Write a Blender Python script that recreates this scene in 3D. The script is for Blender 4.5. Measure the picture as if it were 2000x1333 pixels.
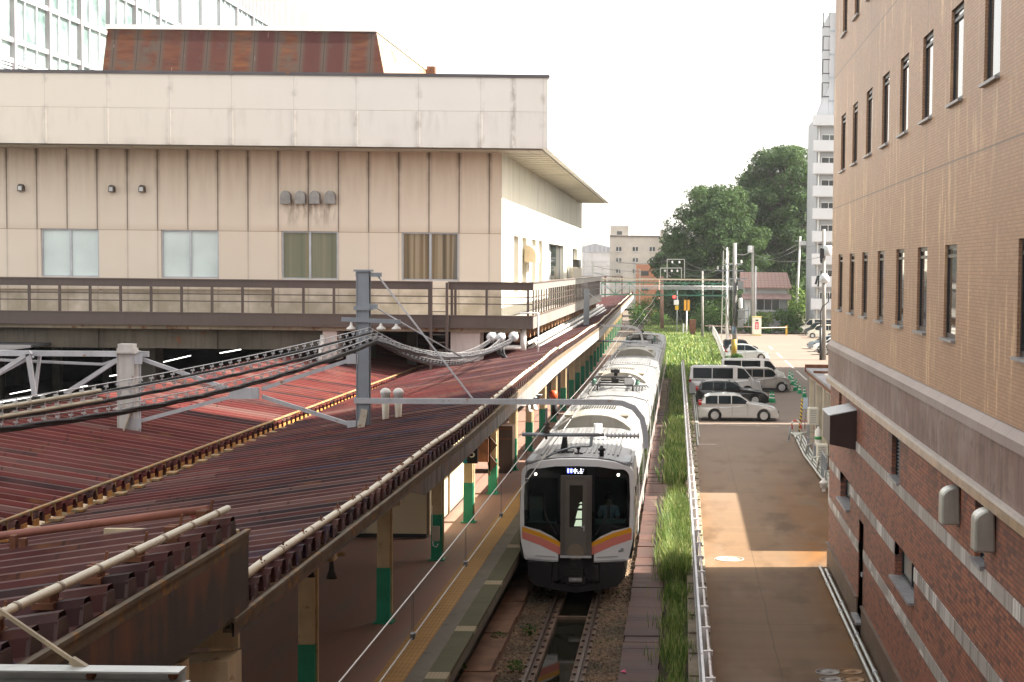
import bpy, bmesh, math, random
from mathutils import Vector, Matrix
random.seed(7)
sc = bpy.context.scene
for o in list(bpy.data.objects): bpy.data.objects.remove(o)
rad = math.radians
# ---------------------------------------------------------------- camera
F_PX, U0, V0, CAM_H, ROLL, HOR = 3100.0, 1332.0, 690.0, 8.5, .0105, 524.5
PITCH = math.atan((V0-HOR)/F_PX)
cam = bpy.data.cameras.new('camera'); cam_o = bpy.data.objects.new('camera', cam)
sc.collection.objects.link(cam_o); sc.camera = cam_o
cam.sensor_fit = 'HORIZONTAL'; cam.sensor_width = 36.0; cam.lens = 36.0*F_PX/2000
cam.shift_x = -(U0-1000)/2000; cam.shift_y = (V0-666.5)/2000
cam.clip_start = .2; cam.clip_end = 5000
cam_o.matrix_world = Matrix.Translation((0, 0, CAM_H)) @ Matrix.Rotation(rad(90)-PITCH, 4, 'X') @ Matrix.Rotation(ROLL, 4, 'Z')
def ray(u, v):
    du, dv = u-U0, v-V0; c, s = math.cos(ROLL), math.sin(ROLL)
    X = (du*c+dv*s)/F_PX; Y = -(-du*s+dv*c)/F_PX
    cp, sp = math.cos(PITCH), math.sin(PITCH)
    return Vector((X, cp+sp*Y, -sp+cp*Y))
def at(u, v, y=None, z=None, x=None):       # surveyed point of the place -> metres
    r = ray(u, v)
    t = y/r.y if y is not None else ((z-CAM_H)/r.z if z is not None else x/r.x)
    return Vector((t*r.x, t*r.y, CAM_H+t*r.z))
# ---------------------------------------------------------------- light
SUN_AZ, SUN_EL = rad(86), rad(43.0)        # azimuth clockwise from +Y
w = bpy.data.worlds.new('World'); sc.world = w; w.use_nodes = True
nt = w.node_tree; bg = nt.nodes['Background']
sky = nt.nodes.new('ShaderNodeTexSky'); sky.sky_type = 'NISHITA'; sky.sun_disc = False
sky.sun_elevation = SUN_EL; sky.sun_rotation = SUN_AZ
sky.dust_density = 2.0; sky.air_density = 1.0; sky.ozone_density = 1.0
hs = nt.nodes.new('ShaderNodeHueSaturation'); hs.inputs['Saturation'].default_value = .22
nt.links.new(sky.outputs[0], hs.inputs['Color']); wb = nt.nodes.new('ShaderNodeMix'); wb.data_type = 'RGBA'; wb.blend_type = 'MULTIPLY'; wb.inputs[0].default_value = 1; wb.inputs[7].default_value = (1.06, 1.0, .92, 1)
nt.links.new(hs.outputs[0], wb.inputs[6]); nt.links.new(wb.outputs[2], bg.inputs[0]); bg.inputs[1].default_value = .132
sl = bpy.data.lights.new('sun', 'SUN'); sl.energy = 4.8; sl.angle = rad(.5); sl.color = (1, .93, .82)
so = bpy.data.objects.new('sun', sl); sc.collection.objects.link(so)
S = Vector((math.sin(SUN_AZ)*math.cos(SUN_EL), math.cos(SUN_AZ)*math.cos(SUN_EL), math.sin(SUN_EL)))
so.rotation_euler = (-S).to_track_quat('-Z', 'Y').to_euler()
sc.view_settings.view_transform = 'Standard'; sc.view_settings.look = 'None'
sc.view_settings.gamma = 1; sc.view_settings.use_curve_mapping = False
sc.view_settings.exposure = 2.05
sc.cycles.max_bounces = 8
# ---------------------------------------------------------------- mesh helpers
ORG = {}
class MB:
    def __init__(s): s.bm = bmesh.new(); s.done = []
    def nxt(s):                                          # close one piece, start the next
        s.done.append(s.bm); s.bm = bmesh.new(); return s
    def face(s, pts):
        vs = [s.bm.verts.new(p) for p in pts]
        try: return s.bm.faces.new(vs)
        except ValueError: return None
    def box(s, x0, x1, y0, y1, z0, z1):
        if x0 > x1: x0, x1 = x1, x0
        if y0 > y1: y0, y1 = y1, y0
        if z0 > z1: z0, z1 = z1, z0
        v = [s.bm.verts.new((x, y, z)) for z in (z0, z1) for y in (y0, y1) for x in (x0, x1)]
        for f in ((0,2,3,1),(4,5,7,6),(0,1,5,4),(2,6,7,3),(0,4,6,2),(1,3,7,5)):
            s.bm.faces.new([v[i] for i in f])
        return s
    def bar(s, p, q, w, h=None, up=(0,0,1)):            # square bar between two points
        p, q = Vector(p), Vector(q); d = (q-p).normalized(); h = h or w
        u = Vector(up)
        if abs(d.dot(u)) > .98: u = Vector((0,1,0))
        a = d.cross(u).normalized()*w/2; b = a.cross(d).normalized()*h/2
        v = [s.bm.verts.new(c) for c in (p-a-b,p+a-b,p+a+b,p-a+b,q-a-b,q+a-b,q+a+b,q-a+b)]
        for f in ((3,2,1,0),(4,5,6,7),(0,1,5,4),(1,2,6,5),(2,3,7,6),(3,0,4,7)):
            s.bm.faces.new([v[i] for i in f])
        return s
    def tube(s, pts, r, n=8, r2=None, cap=True):
        pts = [Vector(p) for p in pts]; rings = []; N = len(pts)
        pa = None
        for i, p in enumerate(pts):
            d = (pts[min(i+1,N-1)]-pts[max(i-1,0)]).normalized()
            if pa is None:
                u = Vector((0,0,1)) if abs(d.z) < .95 else Vector((0,1,0))
                a = d.cross(u).normalized()
            else:
                a = (pa-d*pa.dot(d)).normalized()
            pa = a; b = d.cross(a)
            rr = r if r2 is None else r+(r2-r)*i/(N-1)
            rings.append([s.bm.verts.new(p+(a*math.cos(t)+b*math.sin(t))*rr) for t in [2*math.pi*k/n for k in range(n)]])
        for A, B in zip(rings, rings[1:]):
            for k in range(n):
                f = s.bm.faces.new((A[k],A[(k+1)%n],B[(k+1)%n],B[k])); f.smooth = True
        if cap:
            s.bm.faces.new(rings[0][::-1]); s.bm.faces.new(rings[-1])
        return s
    def lathe(s, c, prof, n=12, axis='z'):               # prof: [(r, h)...]
        c = Vector(c); rings = []
        for r, h in prof:
            ring = []
            for k in range(n):
                t = 2*math.pi*k/n; a, b = r*math.cos(t), r*math.sin(t)
                q = (a,b,h) if axis == 'z' else ((a,h,b) if axis == 'y' else (h,a,b))
                ring.append(s.bm.verts.new(c+Vector(q)))
            rings.append(ring)
        for A, B in zip(rings, rings[1:]):
            for k in range(n):
                f = s.bm.faces.new((A[k],A[(k+1)%n],B[(k+1)%n],B[k])); f.smooth = True
        s.bm.faces.new(rings[0][::-1]); s.bm.faces.new(rings[-1])
        return s
    def prism(s, poly, axis, a0, a1):                    # 2D polygon extruded along an axis
        def P(p, a):
            return (p[0],p[1],a) if axis == 'z' else ((p[0],a,p[1]) if axis == 'y' else (a,p[0],p[1]))
        A = [s.bm.verts.new(P(p,a0)) for p in poly]; B = [s.bm.verts.new(P(p,a1)) for p in poly]
        n = len(poly)
        s.bm.faces.new(A); s.bm.faces.new(B[::-1])
        for k in range(n): s.bm.faces.new((A[k],B[k],B[(k+1)%n],A[(k+1)%n]))
        return s
    def loft(s, secs, cap=True, smooth=False, closed=True):
        rings = [[s.bm.verts.new(p) for p in sec] for sec in secs]; n = len(rings[0])
        for A, B in zip(rings, rings[1:]):
            for k in range(n if closed else n-1):
                f = s.bm.faces.new((A[k],A[(k+1)%n],B[(k+1)%n],B[k])); f.smooth = smooth
        if cap and closed:
            s.bm.faces.new(rings[0][::-1]); s.bm.faces.new(rings[-1])
        return s
    def build(s, name, mat, parent=None, bevel=0, smooth=None, xf=None, wn=False):
        if s.done:
            pcs = s.done+([s.bm] if len(s.bm.verts) else []); s.done = []; first = None
            for q in pcs[:99]:
                m_ = MB(); m_.bm.free(); m_.bm = q; o = m_.build(name, mat, parent, bevel, smooth); first = first or o
            if len(pcs) > 99:
                m_ = MB()
                for q in pcs[99:]:
                    me = bpy.data.meshes.new('t'); q.to_mesh(me); q.free(); m_.bm.from_mesh(me); bpy.data.meshes.remove(me)
                o = m_.build(name, mat, parent, bevel, smooth); o['kind'] = 'stuff'
            return first
        bm = s.bm
        bmesh.ops.recalc_face_normals(bm, faces=bm.faces)
        me = bpy.data.meshes.new(name)
        if parent is not None:
            root = parent
            while root.parent: root = root.parent
            org = ORG.get(root, Vector())
            bmesh.ops.translate(bm, verts=bm.verts, vec=-org)
        if smooth is not None:
            for f in bm.faces: f.smooth = smooth
        bm.to_mesh(me); bm.free()
        o = bpy.data.objects.new(name, me); sc.collection.objects.link(o)
        for m in (mat if isinstance(mat, (list, tuple)) else [mat]): me.materials.append(m)
        if parent is not None: o.parent = parent
        if bevel:
            b = o.modifiers.new('bevel', 'BEVEL'); b.width = bevel; b.segments = 2; b.limit_method = 'ANGLE'; b.angle_limit = rad(35)
        return o
def tag(o, label=None, cat=None, group=None, kind=None):
    if label: o['label'] = label
    if cat: o['category'] = cat
    if group: o['group'] = group
    if kind: o['kind'] = kind
    return o
def thing(name, loc, label=None, cat=None, group=None, rz=0):
    o = bpy.data.objects.new(name, None); sc.collection.objects.link(o); o.empty_display_size = .3
    o.location = loc; o.rotation_euler = (0,0,rz); ORG[o] = Vector(loc) if rz == 0 else Vector()
    return tag(o, label, cat, group)
def kids(o): return [c for c in bpy.data.objects if c.parent == o]
def copy_tree(o, parent=None):
    ch = kids(o)
    c = o.copy(); sc.collection.objects.link(c)
    if parent is not None: c.parent = parent
    for k in ch: copy_tree(k, c)
    return c
def lerp(a, b, t): return a+(b-a)*t
# ---------------------------------------------------------------- material helpers
class NB:
    def __init__(s, name):
        s.mat = bpy.data.materials.new(name); s.mat.use_nodes = True
        s.nt = s.mat.node_tree; s.b = s.nt.nodes['Principled BSDF']
        s._p = s._o = None
    def new(s, t): return s.nt.nodes.new(t)
    def put(s, sock, v):
        if isinstance(v, bpy.types.NodeSocket): s.nt.links.new(v, sock)
        elif isinstance(v, (tuple, list)):
            sock.default_value = tuple(v)+((1,) if len(v) == 3 and sock.type == 'RGBA' else ())
        else: sock.default_value = v
    def pos(s):
        if s._p is None: s._p = s.new('ShaderNodeNewGeometry').outputs['Position']
        return s._p
    def obj(s):
        if s._o is None: s._o = s.new('ShaderNodeTexCoord').outputs['Object']
        return s._o
    def m(s, op, a, b=0.0, c=0.0, clamp=False):
        n = s.new('ShaderNodeMath'); n.operation = op; n.use_clamp = clamp
        s.put(n.inputs[0], a); s.put(n.inputs[1], b); s.put(n.inputs[2], c); return n.outputs[0]
    def sep(s, v):
        n = s.new('ShaderNodeSeparateXYZ'); s.put(n.inputs[0], v); return n.outputs
    def comb(s, x, y, z):
        n = s.new('ShaderNodeCombineXYZ'); s.put(n.inputs[0], x); s.put(n.inputs[1], y); s.put(n.inputs[2], z); return n.outputs[0]
    def scl(s, v, k):
        n = s.new('ShaderNodeVectorMath'); n.operation = 'MULTIPLY'; s.put(n.inputs[0], v); n.inputs[1].default_value = k; return n.outputs[0]
    def noise(s, v, scale=1, detail=4, rough=.55, dist=0):
        n = s.new('ShaderNodeTexNoise'); s.put(n.inputs['Vector'], v)
        n.inputs['Scale'].default_value = scale; n.inputs['Detail'].default_value = detail
        n.inputs['Roughness'].default_value = rough; n.inputs['Distortion'].default_value = dist; return n.outputs['Fac']
    def vor(s, v, scale=1, feat='F1', out='Distance'):
        n = s.new('ShaderNodeTexVoronoi'); n.feature = feat; s.put(n.inputs['Vector'], v); n.inputs['Scale'].default_value = scale; return n.outputs[out]
    def wn(s, v):
        n = s.new('ShaderNodeTexWhiteNoise'); s.put(n.inputs['Vector'], v); return n.outputs['Value']
    def ramp(s, f, st, interp='LINEAR'):
        n = s.new('ShaderNodeValToRGB'); r = n.color_ramp; r.interpolation = interp; s.put(n.inputs[0], f)
        while len(r.elements) < len(st): r.elements.new(.5)
        for e, (p, c) in zip(r.elements, st):
            e.position = p; e.color = (c, c, c, 1) if isinstance(c, (int, float)) else tuple(c)+(1,)
        return n.outputs[0]
    def step(s, f, a, b): # smooth 0..1 from a to b
        n = s.new('ShaderNodeMapRange'); n.clamp = True; s.put(n.inputs[0], f)
        n.inputs[1].default_value = a; n.inputs[2].default_value = b; return n.outputs[0]
    def mix(s, f, a, b, mode='MIX'):
        n = s.new('ShaderNodeMix'); n.data_type = 'RGBA'; n.blend_type = mode
        s.put(n.inputs[0], f); s.put(n.inputs[6], a); s.put(n.inputs[7], b); return n.outputs[2]
    def brick(s, v, c1, c2, mortar, w, h, ms, off=.5, bias=0):
        n = s.new('ShaderNodeTexBrick'); n.offset = off; s.put(n.inputs['Vector'], v)
        s.put(n.inputs['Color1'], c1); s.put(n.inputs['Color2'], c2); s.put(n.inputs['Mortar'], mortar)
        n.inputs['Scale'].default_value = 1; n.inputs['Mortar Size'].default_value = ms; n.inputs['Mortar Smooth'].default_value = .1
        n.inputs['Bias'].default_value = bias; n.inputs['Brick Width'].default_value = w; n.inputs['Row Height'].default_value = h
        return n.outputs
    def bump(s, h, st=.3, d=.02):
        n = s.new('ShaderNodeBump'); n.inputs['Strength'].default_value = st; n.inputs['Distance'].default_value = d
        s.put(n.inputs['Height'], h); s.put(s.b.inputs['Normal'], n.outputs[0])
    def out(s, col=None, rough=.6, metal=0, **k):
        if col is not None: s.put(s.b.inputs['Base Color'], col)
        s.put(s.b.inputs['Roughness'], rough); s.put(s.b.inputs['Metallic'], metal)
        for a, v in k.items(): s.put(s.b.inputs[a.replace('_', ' ')], v)
        return s.mat
def paint(name, col, rough=.5, metal=0, var=.18, scale=1.5, rust=0, rcol=(.16,.06,.025), streak=0, bump=0, world=False):
    n = NB(name); v = n.pos() if world else n.obj()
    f = n.noise(v, scale, 5)
    lo = tuple(c*(1-var) for c in col); hi = tuple(min(1, c*(1+var)) for c in col)
    c = n.mix(n.step(f, .3, .7), lo, hi)
    if streak:
        g = n.noise(n.scl(v, (6, 6, .5)), 1.3, 4)
        c = n.mix(n.m('MULTIPLY', n.step(g, .5, .75), streak), c, tuple(q*.45 for q in col))
    if rust:
        r1 = n.noise(v, scale*2.7, 6, .65)
        g = n.step(r1, .72-.3*rust, .78-.22*rust)
        rc = n.mix(n.noise(v, scale*9, 3), tuple(q*.55 for q in rcol), tuple(min(1, q*1.7) for q in rcol))
        c = n.mix(g, c, rc)
    if bump: n.bump(n.noise(v, scale*6, 4), bump, .02)
    return n.out(c, rough, metal)
def glassy(name, col, rough=.08, coat=0):
    n = NB(name); f = n.noise(n.obj(), .6, 3)
    return n.out(n.mix(f, tuple(c*.7 for c in col), tuple(c*1.3 for c in col)), rough, 0, Specular_IOR_Level=.8)
def emit(name, col, st):
    n = NB(name); return n.out((0,0,0), .5, 0, Emission_Color=col, Emission_Strength=st)
# ================================================================ SETTING: ground, road, tracks, platform
def mat_ground():
    n = NB('earth'); v = n.pos(); f = n.noise(v, .8, 6); g = n.noise(v, 9, 4)
    c = n.mix(f, (.06,.045,.03), (.16,.12,.08)); c = n.mix(n.step(g, .4, .7), c, (.07,.055,.04)); n.bump(g, .4, .03)
    return n.out(c, .95)
def mat_ballast():
    n = NB('ballast'); v = n.pos(); f = n.noise(v, .6, 4); cell = n.vor(v, 22, 'F1', 'Color'); d = n.vor(v, 22)
    k = n.sep(cell)[0]
    c = n.mix(k, (.07,.045,.028), (.26,.17,.10)); c = n.mix(n.step(f, .45, .7), c, n.mix(k, (.03,.026,.02), (.09,.08,.05)))
    c = n.mix(n.step(n.noise(v, 2.2, 3), .6, .75), c, (.05,.075,.02))
    n.bump(d, .9, .04); return n.out(c, .95)
def mat_road():
    n = NB('stained_asphalt'); v = n.pos(); x, y, z = n.sep(v)
    st = n.noise(n.scl(v, (3.2, .22, 1)), 1.0, 5); big = n.noise(v, .16, 4); fine = n.noise(v, 40, 3); mid = n.noise(n.scl(v, (1, .5, 1)), .9, 5)
    cross = n.noise(n.scl(v, (.15, 2.4, 1)), 1.0, 4)
    c = n.mix(n.m('MULTIPLY', st, .6), (.140,.086,.046), (.205,.136,.084))
    c = n.mix(n.m('MULTIPLY', n.step(cross, .42, .78), .6), c, (.21,.128,.066))
    edge = n.step(n.m('ABSOLUTE', n.m('SUBTRACT', x, 2.1)), .9, 1.9)
    rust = n.m('MULTIPLY', edge, n.step(mid, .30, .52))
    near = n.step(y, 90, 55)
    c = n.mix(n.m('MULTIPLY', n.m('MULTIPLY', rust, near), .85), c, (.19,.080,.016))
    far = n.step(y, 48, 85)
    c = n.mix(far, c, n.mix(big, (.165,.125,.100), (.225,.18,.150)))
    c = n.mix(n.m('MULTIPLY', n.step(mid, .55, .75), n.m('MULTIPLY', near, .35)), c, (.06,.042,.028))
    wig = n.m('MULTIPLY', n.m('SUBTRACT', n.noise(n.scl(v, (0, .5, 0)), 1.0, 3), .5), .12)
    crack = n.m('MAXIMUM', n.step(n.m('ABSOLUTE', n.m('ADD', n.m('SUBTRACT', x, 2.12), wig)), .016, .006), n.step(n.m('ABSOLUTE', n.m('ADD', n.m('SUBTRACT', n.m('FLOORED_MODULO', y, 11.0), 4.0), n.m('MULTIPLY', wig, .6))), .03, .012))
    c = n.mix(n.m('MULTIPLY', n.m('MULTIPLY', crack, near), .55), c, (.05,.035,.025))
    pud = n.step(n.noise(n.scl(v, (.9, .35, 1)), .8, 4), .52, .70); c = n.mix(n.m('MULTIPLY', n.m('MULTIPLY', pud, near), .8), c, (.080,.047,.024))
    pal = n.step(n.noise(n.scl(v, (.5, .16, 1)), 1.1, 4), .55, .72); c = n.mix(n.m('MULTIPLY', n.m('MULTIPLY', pal, near), .7), c, (.25,.18,.125))
    grit = n.step(n.vor(v, 3.5), .035, .02); c = n.mix(n.m('MULTIPLY', grit, .7), c, (.40,.36,.30))
    c = n.mix(n.m('MULTIPLY', fine, .25), c, (.08,.07,.06))
    n.bump(fine, .15, .01)
    return n.out(c, .7, Specular_IOR_Level=.08)
def mat_platform():
    n = NB('platform_asphalt'); v = n.pos(); x, y, z = n.sep(v)
    f = n.noise(v, .5, 5); g = n.noise(v, 14, 4); st = n.noise(n.scl(v, (2, .3, 1)), 1.2, 4)
    c = n.mix(f, (.19,.105,.078), (.32,.185,.14)); c = n.mix(n.step(st, .5, .75), c, (.19,.15,.12))
    m = n.step(x, -4.90, -4.88)
    cc = n.mix(n.noise(v, 1.6, 5), (.085,.075,.055), (.19,.165,.125)); cc = n.mix(n.step(n.noise(v, 3, 5), .58, .72), cc, (.07,.065,.05))
    c = n.mix(m, c, cc)
    n.bump(g, .2, .01); return n.out(c, n.m('ADD', .5, n.m('MULTIPLY', f, .3)))
def mat_tactile():
    n = NB('tactile_yellow'); v = n.pos(); x, y, z = n.sep(v)
    a = n.m('FRACT', n.m('MULTIPLY', x, 13.0)); b = n.m('FRACT', n.m('MULTIPLY', y, 3.33))
    g = n.m('MULTIPLY', n.step(a, .0, .18), n.step(b, .0, .10))
    f = n.noise(v, 1.1, 5)
    c = n.mix(f, (.30,.16,.04), (.48,.28,.08)); c = n.mix(g, (.14,.078,.03), c)
    n.bump(g, .5, .01); return n.out(c, .7)
def mat_edge():
    n = NB('mossy_edge_grid'); v = n.pos(); x, y, z = n.sep(v)
    a = n.m('FRACT', n.m('MULTIPLY', x, 14.0)); b = n.m('FRACT', n.m('MULTIPLY', y, 7.0))
    g = n.m('MULTIPLY', n.step(a, .0, .22), n.step(b, .0, .25))
    f = n.noise(v, 1.4, 5)
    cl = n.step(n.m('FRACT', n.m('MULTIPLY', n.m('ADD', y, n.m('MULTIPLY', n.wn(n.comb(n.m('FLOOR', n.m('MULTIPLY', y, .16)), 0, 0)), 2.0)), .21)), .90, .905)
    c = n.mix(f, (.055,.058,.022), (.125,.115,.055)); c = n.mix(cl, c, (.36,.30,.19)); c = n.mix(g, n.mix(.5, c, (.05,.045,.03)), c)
    n.bump(g, .5, .01); return n.out(c, .8)
def mat_walk():
    n = NB('rusty_paver'); v = n.pos(); x, y, z = n.sep(v)
    k = n.wn(n.comb(n.m('FLOOR', n.m('MULTIPLY', y, 1/.62)), 0, 0)); f = n.noise(v, 2.5, 5)
    gr = n.m('FRACT', n.m('MULTIPLY', x, 16)); g2 = n.m('FRACT', n.m('MULTIPLY', y, 9.7))
    c = n.mix(k, (.050,.022,.018), (.105,.045,.032)); c = n.mix(n.step(f, .45, .75), c, (.075,.048,.034))
    g = n.m('MAXIMUM', n.step(gr, .25, .1), n.step(g2, .2, .08)); c = n.mix(n.m('MULTIPLY', g, .6), c, (.05,.028,.022))
    n.bump(g, -.4, .01); return n.out(c, .75)
M_CONC = paint('concrete', (.30,.28,.25), .85, 0, .25, 1.2, streak=.5, bump=.2)
M_DCONC = paint('dark_concrete', (.10,.095,.085), .85, 0, .3, 1.0, streak=.6, bump=.2)
M_STEEL = paint('rail_steel', (.12,.085,.065), .45, .5, .25, 3, rust=.4)
M_RAILTOP = paint('rail_head', (.34,.30,.27), .3, .8, .15, 2)
M_WHITE = paint('white_paint', (.74,.73,.70), .5, 0, .08, 2, streak=.15)
M_DARK = paint('dark_metal', (.02,.02,.022), .5, .2, .2, 2)
M_GREY = paint('grey_steel', (.30,.33,.36), .5, .3, .15, 2, rust=.12, streak=.25)
M_LGREY = paint('light_grey_steel', (.52,.53,.54), .5, .2, .12, 2, rust=.25, streak=.3)
M_RUST = paint('rusty_iron', (.15,.06,.03), .85, .1, .45, 3, rust=.6)

gz = MB(); gz.face([(-800,-150,-.35),(800,-150,-.35),(800,1400,-.35),(-800,1400,-.35)])
tag(gz.build('ground', mat_ground()), kind='structure')
# road and car park: one sheet with a real kerb edge
rd = MB(); pts = [(.72,-10),(4.15,-10),(4.15,44.6),(60,44.6),(60,205),(4.2,205),(4.2,142),(2.6,130),(.72,124)]
rd.prism(pts, 'z', -.3, .15)
tag(rd.build('road', mat_road()), kind='structure')
kb = MB(); kb.box(.20,.715,-10,126,-.3,.2)
for i in range(70): kb.box(.22,.70, -8+i*1.9, -7.9+i*1.9, .2, .24)
tag(kb.build('kerb', paint('kerb_concrete', (.20,.16,.11), .9, 0, .35, 1.6, streak=.4)), kind='structure')
# gutter kerb under the brick wall
mk = MB()
for (a,b,c,d) in ((1360,829,1522,833),(1362,868,1400,868),(1395,1092,1408,1092)):
    p, q = at(a,b,z=.154), at(c,d,z=.154); mk.face([(p.x,p.y-.05,.154),(q.x,q.y-.05,.154),(q.x,q.y+.06,.154),(p.x,p.y+.06,.154)])
for i in range(7):
    y = 96+i*2.6+4; mk.face([(1,y,.154),(5.4,y,.154),(5.4,y+.1,.154),(1,y+.1,.154)])
for i in range(6):
    y = 158+i*3; mk.face([(13,y,.154),(18,y,.154),(18,y+.14,.154),(13,y+.14,.154)])
for y0, y1 in ((120,131),(134,145),(150,158),(166,172)):
    mk.face([(9.4,y0,.154),(9.55,y0,.154),(9.55,y1,.154),(9.4,y1,.154)])
tag(mk.build('road_marking', paint('worn_white_line', (.5,.48,.44), .8, 0, .4, 4)), kind='structure')
# ballast with real lumps where it is near
bl = MB()
def grid(x0,x1,y0,y1,dx,dy,zf):
    nx, ny = int((x1-x0)/dx)+1, int((y1-y0)/dy)+1
    V = [[bl.bm.verts.new((x0+(x1-x0)*i/nx, y0+(y1-y0)*j/ny, zf(x0+(x1-x0)*i/nx, y0+(y1-y0)*j/ny))) for i in range(nx+1)] for j in range(ny+1)]
    for j in range(ny):
        for i in range(nx): bl.bm.faces.new((V[j][i],V[j][i+1],V[j+1][i+1],V[j+1][i]))
rb = random.Random(3)
zb = lambda x, y: -.13+rb.uniform(-.035,.035)-(.10 if x < -4 else 0)
grid(-4.6,-3.32,26,46,.055,.055,zb); grid(-1.98,-1.0,26,60,.055,.06,zb)
bl.box(-4.6,-3.32,46,215,-.3,-.14); bl.box(-1.98,-1.0,60,215,-.3,-.14); bl.box(-4.6,-1,-5,25.99,-.3,-.14)
tag(bl.build('ballast', mat_ballast()), kind='structure')
sl_ = MB()
for x0, x1 in ((-3.32,-3.02),(-2.28,-1.98)): sl_.box(x0,x1,-5,215,-.3,-.13)
sl_.box(-3.02,-2.28,39.0,39.12,-.3,-.17)
tag(sl_.build('track_bed', paint('track_concrete', (.15,.10,.07), .9, 0, .4, 2, rust=.3)), kind='structure')
wt = MB(); wt.face([(-3.02,-5,-.24),(-2.28,-5,-.24),(-2.28,215,-.24),(-3.02,215,-.24)])
nw = NB('pit_water'); fw = nw.noise(nw.pos(), .7, 4)
tag(wt.build('pit_water', nw.out(nw.mix(fw, (.008,.009,.006), (.025,.022,.012)), nw.m('MULTIPLY', fw, .07))), kind='structure')
def rail(mb, x, y0, y1, top=0.0):
    for dx0, dx1, z0, z1 in ((-.062,.062,-.125,-.108),(-.01,.01,-.108,-.035)): mb.box(x+dx0,x+dx1,y0,y1,top+z0,top+z1)
    mb.box(x-.032,x+.032,y0,y1,top-.035,top)
rl = MB()
for x in (-3.19,-2.11):
    rail(rl, x, -5, 215)
    for i in range(60):
        for dx in (-.10,.10): rl.box(x+dx-.035,x+dx+.035, 26+i*.6, 26.12+i*.6, -.13, -.085)
for x in (-.06, 1.04):                          # the overgrown siding
    rail(rl, x+.02, 128, 235, .02)
for x in (-2.0,-.9):
    for k in range(8):
        y = 128+k*9; rl.bar((x+(y-128)*.018, y, .0), (x+(y+9-128)*.018, y+9, .0), .07, .1)
tag(rl.build('rails', M_STEEL), kind='structure')
sd = MB()
for i in range(90): sd.box(-.75,1.75,130+i*.75,130.22+i*.75,-.2,-.03)
tag(sd.build('sleepers', paint('old_sleeper', (.13,.09,.06), .9, 0, .4, 2)), kind='structure')
# rust-stained paver walkway beside the track
wk = MB(); rw = random.Random(5)
for i in range(110):
    y = 27+i*.62; a, b = rw.uniform(-.012,.02), rw.uniform(-.012,.02); x0, x1 = -1.26+rw.uniform(-.015,.015), -.43+rw.uniform(-.015,.015)
    sh = -(y-40)*.0035 if y > 40 else 0
    x0 += sh; x1 += sh*.9
    z = .0
    V = [wk.bm.verts.new(q) for q in ((x0,y,z+a),(x1,y,z+a),(x1,y+.605,z+b),(x0,y+.605,z+b),(x0,y,-.25),(x1,y,-.25),(x1,y+.605,-.25),(x0,y+.605,-.25))]
    for f in ((0,1,2,3),(0,4,5,1),(1,5,6,2),(2,6,7,3),(3,7,4,0)): wk.bm.faces.new([V[k] for k in f])
tag(wk.build('walkway', mat_walk()), kind='structure')
# island platform
pf = MB(); pf.box(-17.6,-4.17,-5,135,.82,1.1); pf.box(-17.3,-4.62,-5,135,-.3,.82)
tag(pf.build('platform', mat_platform()), kind='structure')
tp = MB(); tp.box(-5.42,-4.90,-5,135,1.1,1.106)
tag(tp.build('tactile_paving', mat_tactile()), kind='structure')
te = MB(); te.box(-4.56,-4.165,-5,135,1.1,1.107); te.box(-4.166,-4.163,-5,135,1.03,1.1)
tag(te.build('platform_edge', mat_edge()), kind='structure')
tb = MB()
for i in range(12): tb.box(-4.5,-3.80-(.12 if i>4 else 0)-.02*(i%2), 24+i*1.75, 25.72+i*1.75, -.2, .04+(i%2)*.02)
tag(tb.build('trackside_slab', paint('rusty_slab', (.16,.085,.05), .9, 0, .45, 1.6, rust=.3)), kind='structure')
# far platforms on the left: one more island beyond the shadow
p2 = MB(); p2.box(-40,-24,10,190,-.3,1.1)
tag(p2.build('far_platform', M_DCONC), kind='structure')
# ---------------------------------------------------------------- grass (stuff)
def mat_grass():
    n = NB('grass'); g = n.new('ShaderNodeNewGeometry'); r = g.outputs['Random Per Island']
    f = n.noise(n.pos(), .35, 3); t = n.m('ADD', n.m('MULTIPLY', f, .65), n.m('MULTIPLY', n.m('POWER', r, 1.6), .55))
    c = n.ramp(t, [(.22, (.035,.085,.014)), (.42, (.090,.17,.030)), (.62, (.20,.28,.055)), (.85, (.38,.39,.15))])
    m = n.out(c, .6, 0); n.b.inputs['Subsurface Weight'].default_value = 0
    tr = n.new('ShaderNodeBsdfTranslucent'); n.put(tr.inputs[0], c); mx = n.new('ShaderNodeMixShader'); mx.inputs[0].default_value = .4
    n.nt.links.new(n.b.outputs[0], mx.inputs[1]); n.nt.links.new(tr.outputs[0], mx.inputs[2])
    n.nt.links.new(mx.outputs[0], n.nt.nodes['Material Output'].inputs[0]); return m
M_GRASS = mat_grass()
def blades(mb, r, fn, count, h0, h1, wd, zf=lambda x, y: 0):
    for _ in range(count):
        x, y = fn(r)
        h = r.uniform(h0, h1); a = r.uniform(0, 6.28); l = r.uniform(.1,.55)*h; z = zf(x, y)
        dx, dy = math.cos(a), math.sin(a); px, py = -dy*wd/2, dx*wd/2
        m = Vector((x+dx*l*.35, y+dy*l*.35, z+h*.6)); t = Vector((x+dx*l, y+dy*l, z+h))
        v = [mb.bm.verts.new(q) for q in ((x-px,y-py,z),(x+px,y+py,z),(m.x+px*.8,m.y+py*.8,m.z),(m.x-px*.8,m.y-py*.8,m.z),(t.x,t.y,t.z))]
        mb.bm.faces.new(v[:4]); mb.bm.faces.new((v[3],v[2],v[4]))
gr = MB(); rg = random.Random(11)
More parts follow.
